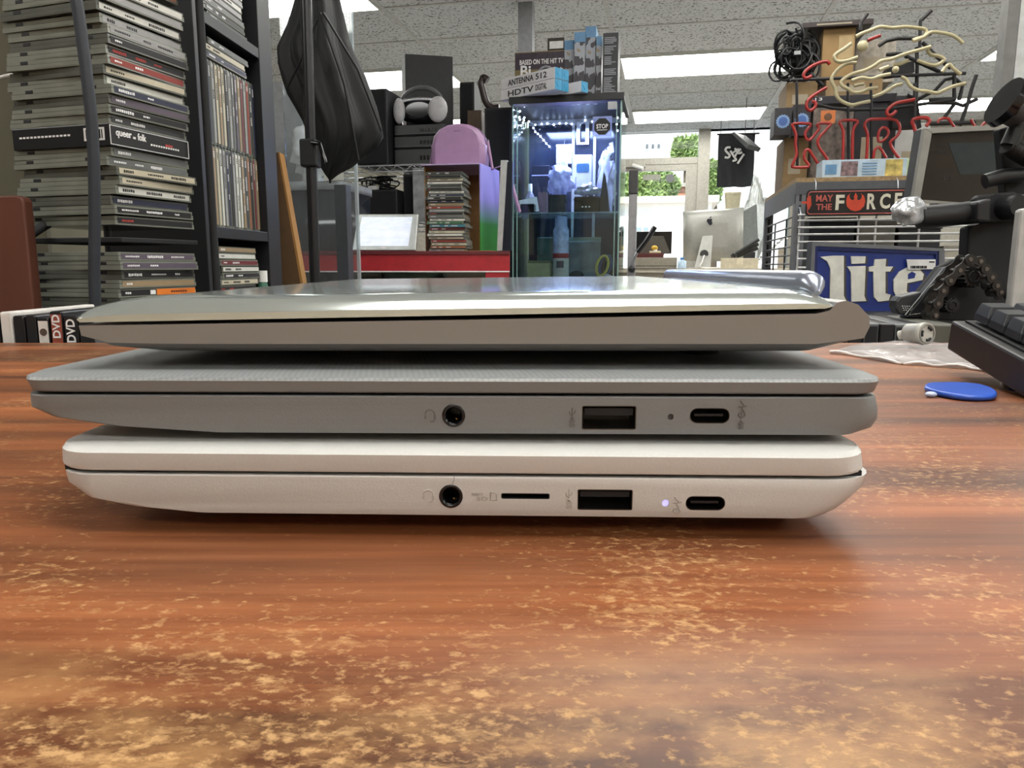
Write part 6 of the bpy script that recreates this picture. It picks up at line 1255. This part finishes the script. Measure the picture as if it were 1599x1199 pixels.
for L_ in ([(430,480),(440,445),(490,430),(540,435),(600,520)], [(775,440),(790,475),(815,515)], [(885,515),(910,485),(940,462)]): nt_('red_letter_tube', T5(L_)+([(T5(L_)[-1][0]+1, 246)] if L_[0][0] != 885 else []), NR, .0042, 0, False, 1)
FRB = mat('black_sign_frame', (20, 20, 23), .5)
bars = [T3(q) for q in ([(230,645),(1640,590)], [(440,840),(560,870),(700,885),(1000,880),(1560,800)], [(1275,170),(1270,380)], [(850,110),(800,180),(790,245)], [(1365,85),(1275,170)], [(1290,340),(1400,450),(1520,550)], [(1150,450),(1300,520),(1480,600)], [(940,370),(1000,330),(1090,310),(1230,310),(1360,270)], [(1245,380),(1250,520),(1245,700),(1240,810)], [(1000,440),(1130,430)], [(390,590),(490,690)])]+[T5(q) for q in ([(340,240),(590,230)], [(340,272),(600,272)], [(320,490),(820,478)], [(600,-30),(600,240)], [(830,-20),(780,130),(740,280),(660,510)], [(610,270),(500,420)], [(600,270),(690,300),(840,230)], [(110,190),(210,240),(400,140),(500,30),(600,10),(690,90),(650,240)])]
for k, L_ in enumerate(bars): nt_('frame_bar', L_, FRB, .0048 if k < 4 else .0055, .012+.002*k, False, 1)
for x in (1244, 1324, 1360, 1428, 1560): nt_('frame_bar', [(x, 130 if x > 1250 else 126), (x+1, 262)], FRB, .0042, .012, False, 1)
for L_ in ([(1015,540),(1235,480),(1240,570),(1020,600)],): obj('transformer_box', MB().xz(NF.poly(T3(L_)), .012, .06), BLK, t)
A = NF.poly(T3([(1085,780),(1300,770),(1330,1000),(1090,1010)])); obj('transformer_box', MB().xz(A, .05, .09), BLKM, t)
obj('foot_rail', MB().box(-NF.w/2, NF.w/2, .0, .05, 0, .004), FRB, t)
obj('tube_clip', MB().ball(NF.path(T3([(1075, 560)]), -.045)[0], .010, n=10), NW, t); obj('tube_clip', MB().ball(NF.path(T3([(810, 370)]), -.045)[0], .016, (1, .7, 1), 10), NW, t)
# ------------------------------------------------------------ right foreground: keyboard, pick, bag, plug, monitor rig
A = P(1485, 500, .46); B = P(1622, 573, .36)
ey = (A-B).normalized(); ex = Vector((ey.y, -ey.x, 0)).normalized(); ez = ex.cross(ey)
ed = B-ey*.02; Mk = Matrix(((ex.x, ey.x, ez.x, ed.x), (ex.y, ey.y, ez.y, ed.y), (ex.z, ey.z, ez.z, ed.z), (0, 0, 0, 1)))
Lk = (A-ed).length; tk = .0185
t = thing('keyboard', 'black mechanical keyboard corner tilted on its feet at the right table edge', 'keyboard', (ed.x+.12, ed.y+.05, 0))
KB = mat('black_keyboard_plastic', (26, 23, 22), .5); KC = mat('black_keycap', (24, 26, 31), .35)
m = MB().box(0, .30, 0, Lk, -tk, 0, 0, Mk); obj('case', m, KB, t, world=True, bevel=.0016)
m = MB().box(.006, .294, .006, Lk-.005, 0, .0012, 0, Mk); obj('switch_plate', m, BLKM, t, world=True)
def keycap(u, v):
    x = .0085+u*.0190; y = Lk-.0085-.018-v*.0190; m = MB(); rg = []
    for z, k, dy in ((.003, 1, 0), (.007, .93, .0004), (.0125, .74, .001), (.0131, .70, .001)): rg.append([Mk @ Vector((x+.009+(a-.009)*k, y+.009+(b-.009)*k+dy, z)) for a, b in rrect(0, .018, 0, .018, .0014, 4)])
    m.loft(rg, smooth=False); obj('key', m, KC, t, world=True)
for u in range(15):
    for v in range(5 if Lk > .11 else 4): keycap(u, v)
fa, fb = P(1580, 592, .395), P(1580, 640, .375)
obj('rubber_foot', MB().tube([Vector((fa.x+.012, .40, .0)), Vector((fa.x+.012, .40, .010)), Vector((fa.x+.013, .402, .0205))], .009, 16, rs=[.0125, .0115, .008]), BLKG, t, world=True)
# blue pick
q1 = PZ(1443, 612, 0); q2 = PZ(1552, 622, 0)
pk = [(1443, 611), (1448, 606), (1470, 605), (1500, 605), (1530, 608), (1550, 615), (1556, 621), (1552, 626), (1530, 627.5), (1500, 626), (1470, 621), (1449, 615)]
pts = [PZ(a, b, .0) for a, b in pk]; c = sum(pts, Vector())/len(pts)
t = thing('plastic_pick', 'flat blue plastic opening pick lying on the table below the keyboard', 'pick', (c.x, c.y, 0))
BLP = mat('blue_pick_plastic', (44, 88, 190), .3); sp_ = smoothpath(pts, 3, True)
obj('pick', MB().loft([[p+Vector((0, 0, z))+(c-p)*k for p in sp_] for z, k in ((.0002, .06), (.0012, 0), (.0026, .0), (.0032, .05))]), BLP, t, world=True)
a = PZ(1446, 611, .0032); obj('tip_highlight', MB().ball(a+Vector((.0030, .0006, -.0016)), .0024, (1.3, 1, .6), 10), mat('pale_blue_highlight', (190, 205, 235), .3), t, world=True)  # highlight on the pick's point, put in as a pale blob
# clear plastic bag on the table
edgeF = [(1296, 552), (1330, 556), (1370, 563), (1410, 570), (1440, 571), (1470, 574), (1510, 576), (1545, 582)]
edgeB = [(1330, 541), (1350, 540), (1390, 539), (1420, 539), (1450, 539), (1470, 538.5), (1500, 538), (1530, 542)]
n = len(edgeF); G = []; NJ = 12; NI = 40
def li(E, s): x = s*(n-1); i = min(int(x), n-2); f = x-i; return (E[i][0]*(1-f)+E[i+1][0]*f, E[i][1]*(1-f)+E[i+1][1]*f)
V = []; Fc = []
for j in range(NJ+1):
    for i in range(NI+1):
        a = PZ(*li(edgeF, i/NI), 0); b = PZ(*li(edgeB, i/NI), 0); p = a.lerp(b, j/NJ); e = min(1, 4*min(i/NI, 1-i/NI), 4*min(j/NJ+.1, 1-j/NJ+.05))
        V.append((p.x, min(p.y, .645), .0012+e*(.0035+.0045*noise.noise(Vector((p.x*45, p.y*30, 0)))+.002*noise.noise(Vector((p.x*130, p.y*90, 5))))))
V = [(x, y, max(z, .0008)) for x, y, z in V]; g = lambda i, j: j*(NI+1)+i; nn = len(V); V2 = V+[(x, y, .0003) for x, y, z in V]
for j in range(NJ):
    for i in range(NI): q = (g(i, j), g(i+1, j), g(i+1, j+1), g(i, j+1)); Fc.append(q); Fc.append(tuple(nn+k for k in reversed(q)))
for i in range(NI): Fc.append((g(i+1, 0), g(i, 0), nn+g(i, 0), nn+g(i+1, 0)))
bc = PZ(1420, 556, 0)
t = thing('plastic_bag', 'flat crumpled clear plastic bag lying at the back right of the table', 'plastic bag', (bc.x, bc.y, 0))
obj('film', MB().add(V2, Fc, 0, True), mat('cloudy_clear_film', (222, 220, 220), .14, var=.06, vs=20, bump=.5, bs=70, alpha=.42), t, world=True)
m = MB().tube([Vector((PZ(*li(edgeF, i/20), 0).x, PZ(*li(edgeF, i/20), 0).y, .0016+.0008*math.sin(i*1.3))) for i in range(21)], .0011, 5); obj('folded_hem', m, mat('white_film_hem', (225, 222, 220), .25), t, world=True)
# little connector plug
Yp = .60; c = P(1447, 523, Yp); c.z = max(c.z, .0125); r = 18/F*Yp; d = Vector((-.30, .95, -.06)).normalized()
t = thing('connector_plug', 'short white cylindrical plug with slots in its end, lying on the clear bag', 'plug', (c.x, c.y, c.z-r))
PLG = mat('aged_white_plug', (176, 174, 166), .4, var=.15, vs=120)
obj('body', MB().tube([c, c+d*.004, c+d*.004, c+d*.018, c+d*.020], r, 24, rs=[r*.96, r, r*.92, r*.88, r*.6]), PLG, t, world=True)
s1 = d.cross(Vector((0, 0, 1))).normalized(); s2 = s1.cross(d); m = MB()
for a0 in (.5, 2.6, 4.6):
    m.tube([c-d*.0002+(s1*math.cos(a0+i*.13)+s2*math.sin(a0+i*.13))*r*.55 for i in range(8)], .0011, 6)
obj('face_slots', m, INKK, t, world=True); obj('face_ring', MB().tube([c-d*.0004+(s1*math.cos(i*.3)+s2*math.sin(i*.3))*r*.80 for i in range(21)], .0007, 6, True), mat('grey_ring', (130, 128, 122), .4), t, world=True)
obj('cord', MB().tube([c+d*.018, c+d*.024+Vector((-.003, 0, -.002))], .004, 10), PLG, t, world=True)
# monitor with pale grey bezel, on a black clamp rig
MF = Fr(1440, 203, 1600, 318, 1.16, math.radians(4)); t = thing('small_monitor', 'dark screen in a pale grey bezel held on the black clamp rig at right', 'monitor', MF.hit(1520, 330), MF.yaw)
dz_ = MF.hit(1520, 330); MU = lambda L_: [((MF.hit(a, b)-dz_).dot(MF.ax), MF.hit(a, b).z-dz_.z) for a, b in L_]
o4 = MU([(1423, 312), (1680, 330), (1680, 190), (1441, 201)]); i4 = MU([(1434, 316), (1665, 322), (1665, 198), (1453, 209)])
obj('housing', MB().xz(o4, .004, .022), mat('dark_housing', (60, 60, 60), .5), t); obj('bezel', band(o4, i4, -.004, .004), mat('pale_grey_bezel', (140, 138, 132), .4), t, bevel=.0008)
obj('screen', MB().xz(i4, .002, .0038), mat('brown_black_screen', (44, 38, 33), .12, var=.2, vs=8), t)
o = obj('greenish_reflection', MB().xz(MU([(1482, 223), (1600, 220), (1600, 270), (1500, 272)]), .0015, .002), mat('greenish_reflection', (46, 54, 56), .15), t)  # lighter polygon imitates a greenish reflection on the dark screen
m = MB(); a = MU([(1470, 283), (1490, 275)]); m.text('TT', a[0][0], a[1][0], a[0][1], a[1][1], .0017, .0003); b_ = MU([(1461, 228), (1478, 223)]); m.text('HSV', b_[0][0], b_[1][0], b_[0][1], b_[1][1], .0017, .0003, 0, .02, None, True); b_ = MU([(1458, 240), (1479, 235)]); m.text('00411', b_[0][0], b_[1][0], b_[0][1], b_[1][1], .0017, .0003, 0, .02, None, True); obj('faint_lettering', m, INKK, t)  # mirrored words imitate a sticker reflected in the screen, drawn as dark print
# rig: black plate, tube, clamp blocks, bolts, chain
RGY = .92
RF = Fr(1515, 345, 1590, 490, RGY, 0.0, LOW); t = thing('clamp_rig', 'black upright clamp rig with tube, knobs and threaded bolts at the right edge', 'rig', RF.o, 0)
def rp(L_, off=0.0): return [((RF.hit(a, b, off)-RF.o).dot(RF.ax), RF.hit(a, b, off).z-RF.o.z) for a, b in L_]
pl = rp([(1513, 355), (1580, 330), (1592, 330), (1586, 500), (1512, 500)]); pl[3] = (pl[3][0], 0.006); pl[4] = (pl[4][0], .006)
obj('plate', MB().xz(pl, 0, .02), BLKM, t, bevel=.002); obj('base', MB().box(-.08, .09, -.06, .10, 0, .006), BLKM, t, bevel=.002)
p = rp([(1432, 340), (1505, 331)]); obj('tube', MB().tube([(p[0][0], -.005, p[0][1]), (p[1][0]+.02, -.005, p[1][1])], .0135, 16), BLK, t)
pk_ = rp([(1502, 348), (1524, 350), (1524, 312), (1503, 318)]); obj('clamp_block', MB().xz(pk_, -.03, .02), BLK, t, bevel=.003)
pk_ = rp([(1512, 312), (1520, 306), (1575, 300), (1592, 312), (1592, 345), (1524, 350)]); obj('clamp_block', MB().xz(pk_, -.012, .0), BLKM, t, bevel=.003)
p = rp([(1559, 326)])[0]; obj('round_knob', MB().tube([(p[0], -.04, p[1]), (p[0], -.036, p[1]), (p[0], -.012, p[1])], .014, 24, rs=[.012, .0145, .0145]), BLK, t, bevel=.001); obj('washer', MB().tube([(p[0]-.012+.0*i, -.014, p[1]) for i in range(1)]+[(p[0]-.012, -.010, p[1])], .016, 20), DKMET, t)
# upper arm with disc knob and bolts
up_ = rp([(1566, 200), (1600, 190), (1610, 330), (1578, 345)]); obj('upper_arm', MB().xz(up_, .005, .02), BLKM, t, bevel=.002)
p = rp([(1548, 168)])[0]; q = rp([(1575, 182)])[0]; e = rp([(1604, 198)])[0]
obj('disc_knob', MB().tube([(p[0]-.006, -.03, p[1]+.002), (p[0]+.002, -.03, p[1]-.002)], .029, 28, rs=[.027, .0285]), BLKG, t); obj('hex_nut', MB().tube([(p[0]+.002, -.03, p[1]-.002), (q[0]-.004, -.026, q[1]+.003)], .021, 6), mat('grey_nut', (92, 92, 92), .45, .4), t)
m = MB(); a = Vector((q[0]-.006, -.026, q[1]+.003)); b = Vector((e[0]+.006, -.01, e[1]-.003)); m.tube([a, b], .0105, 14)
for k in range(11): c = a.lerp(b, (k+.5)/11); dd = (b-a).normalized()*.0012; m.tube([c-dd, c, c+dd], .012, 14, rs=[.0105, .0125, .0105])
obj('threaded_bolt', m, mat('worn_bolt', (84, 80, 72), .45, .6), t)
p = rp([(1574, 196)])[0]; q = rp([(1558, 232)])[0]; obj('lever', MB().tube([(p[0], -.02, p[1]), (q[0], -.02, q[1])], .0095, 12), BLK, t)
a = Vector((q[0]-.003, -.02, q[1])); e = rp([(1600, 252)])[0]; b = Vector((e[0], -.012, e[1])); m = MB().tube([a, b], .009, 14)
for k in range(12): c = a.lerp(b, (k+.5)/12); dd = (b-a).normalized()*.001; m.tube([c-dd, c, c+dd], .0103, 14, rs=[.009, .0106, .009])
obj('threaded_bolt', m, mat('dark_bolt', (44, 44, 44), .45, .6), t)
p = rp([(1536, 268), (1604, 262)]); obj('cable_bundle', MB().tube([(p[0][0], -.004, p[0][1]-.012), (p[0][0]+.02, -.006, p[0][1]-.006), (p[1][0], -.004, p[1][1]-.008)], .009, 10), BLK, t)
# crumpled wrap on the tube end
p = P(1420, 330, RGY-.005); t = thing('tube_wrap', 'crumpled shiny clear wrap around the end of the black tube', 'plastic wrap', (p.x, p.y, p.z-.016))
m = MB().ball((0, 0, .016), .0165, (1.25, .9, 1.0), 36, nz=.18, seed=31)
for i, q in enumerate(m.v): m.v[i] = q+Vector((1, 1, 1))*.0045*noise.noise(q*95)
obj('wrap', m, mat('shiny_wrap', (190, 193, 197), .06, .35, .3, 60, .9, 140, alpha=.8), t)
# black wedge gadget and roller chain
GF = Fr(1395, 395, 1560, 500, .78, math.radians(0)); gz = P(1470, 500, .78).z; topz = .024
t = thing('wedge_bracket', 'black wedge-shaped bracket with sprockets lying on the film cases', 'bracket', (GF.o.x, GF.o.y, gz-.01), 0)
gl = lambda L_, off=0.0: [((GF.hit(a, b, off)-Vector((GF.o.x, GF.o.y, gz-.01))).dot(GF.ax), GF.hit(a, b, off).z-(gz-.01)) for a, b in L_]
obj('front_plate', MB().xz(gl([(1424, 482), (1476, 417), (1500, 405), (1520, 402), (1540, 420), (1560, 470), (1560, 504), (1420, 500)]), .012, .022), BLKM, t, bevel=.002)
obj('slanted_plate', MB().xz(gl([(1412, 495), (1424, 480), (1474, 418), (1490, 415), (1452, 480), (1440, 496)]), -.004, .012), BLK, t, bevel=.001); a = gl([(1414, 492), (1474, 419)], -.006); obj('bright_edge', MB().tube([(a[0][0], -.005, a[0][1]), (a[1][0], -.005, a[1][1])], .0008, 6), STEEL, t)
a = gl([(1397, 480), (1398, 470), (1404, 463), (1438, 455), (1438, 470), (1410, 492), (1402, 490)]); obj('rounded_tab', MB().xz(a, -.002, .014), mat('charcoal_tab', (48, 50, 53), .4), t, bevel=.002)
m = MB()
for j in range(3):
    for k in range(5): c = gl([(1410+3.6*k-1.2*j, 484-3*j)])[0]; m.ball((c[0], -.0022, c[1]), .0006, n=6)
for k in range(7): c = gl([(1418+3.0*k, 491-.4*k)])[0]; m.ball((c[0], -.0042, c[1]), .0006, n=6)
obj('white_dots', m, INKW, t)
for cx_, cy_, rr_ in ((1510, 432, 15), (1477, 476, 11)):
    c = gl([(cx_, cy_)])[0]; r = rr_/F*.78; n_ = 16; pts = []
    for i in range(n_*2): k = r*(1.15 if i % 2 else .9); pts.append((c[0]+k*math.cos(i*math.pi/n_), c[1]+k*math.sin(i*math.pi/n_)))
    o = obj('sprocket', MB().xz(pts, -.012, .012), mat('gunmetal', (46, 47, 48), .4, .5), t, bevel=.0005); obj('bore', MB().tube([(c[0]+r*.55*math.cos(i*.33), -.0125, c[1]+r*.55*math.sin(i*.33)) for i in range(19)], r*.12, 6, True), DKMET, o)
    obj('hub', MB().cyl((c[0], -.0122, c[1]), (c[0], -.0121, c[1]), r*.48, 20), INKK, o)
CHF = [(1458, 492), (1462, 474), (1470, 454), (1481, 438), (1496, 422), (1512, 405), (1528, 408), (1537, 420), (1546, 433), (1554, 446), (1560, 456), (1574, 462)]
c0 = GF.hit(1510, 450, -.02); t = thing('roller_chain', 'black roller chain draped over the wedge bracket sprockets', 'chain', (c0.x, c0.y, gz-.012))
cl = lambda L_, off: [((GF.hit(a, b, off)-c0).dot(GF.ax), GF.hit(a, b, off).z-(gz-.012)) for a, b in L_]
C2 = cl(CHF, -.026); LK = mat('dark_chain_link', (58, 58, 58), .35, .7)
for k in range(len(C2)-1):
    a, b = Vector((C2[k][0], 0, C2[k][1])), Vector((C2[k+1][0], 0, C2[k+1][1])); d = (b-a); L0 = d.length; d.normalize(); pr_ = Vector((-d.z, 0, d.x)); r = .0052; y = -.008-.0016*(k % 2); pts = []
    for i in range(9): an = math.pi/2+math.pi*i/8; pts.append(a+d*math.cos(an)*r+pr_*math.sin(an)*r)
    pts.append(a.lerp(b, .5)-pr_*r*.62)
    for i in range(9): an = -math.pi/2+math.pi*i/8; pts.append(b+d*math.cos(an)*r+pr_*math.sin(an)*r)
    pts.append(a.lerp(b, .5)+pr_*r*.62)
    m = MB()
    for y0 in (y, .006-y*.2): m.prism([p+Vector((0, y0, 0)) for p in pts], (0, .0014, 0))
    o = obj('link', m, LK, t); obj('rivet', MB().cyl(a+Vector((0, -.0106, 0)), a+Vector((0, .006, 0)), .0021, 10), mat('chain_rivet', (112, 110, 106), .3, .8), o)
# pale posts at the right frame edge
a = P(1583, 330, .72); fr = Fr(1580, 325, 1606, 500, .74, 0.0, LOW); t = fr.thing('pale_post', 'smooth pale grey post at the right edge behind the keyboard', 'post')
b_ = [((fr.hit(x, y)-fr.o).dot(fr.ax), fr.hit(x, y).z-fr.o.z) for x, y in ((1577, 500), (1610, 500), (1622, 322), (1596, 326))]; k = (0-b_[0][1])/(b_[3][1]-b_[0][1]); bl_ = (b_[0][0]+(b_[3][0]-b_[0][0])*k, 0); b_[0] = bl_; b_[1] = (b_[1][0], 0)
obj('post', MB().xz(b_, 0, .012), mat('pale_grey_enamel', (170, 170, 168), .35), t, bevel=.003); obj('foot', MB().box(bl_[0], bl_[0]+.06, -.02, .03, 0, .004), mat('pale_grey_enamel', (170, 170, 168), .35), t)
fr = Fr(1568, -30, 1586, 190, 1.9, 0.0, FLOOR); t = fr.thing('grey_pole', 'vertical grey pole rising to the ceiling at the right frame edge', 'pole'); obj('pole', MB().box(-fr.w/2, fr.w/2, 0, .03, .012, CEIL-FLOOR), mat('mid_grey_pole', (122, 122, 120), .4), t); obj('pole_foot', MB().box(-.06, fr.w/2, -.05, .08, 0, .012), BLKM, t)
fr = Fr(1587, -30, 1606, 190, 1.9, 0.0, FLOOR); t = fr.thing('white_pole', 'vertical white pole beside the grey one at the right frame edge', 'pole'); obj('pole', MB().box(-fr.w/2, fr.w/2, 0, .03, .012, CEIL-FLOOR), mat('white_pole_paint', (205, 208, 208), .35), t); obj('pole_foot', MB().box(-fr.w/2, .06, -.05, .08, 0, .012), WHITE, t)
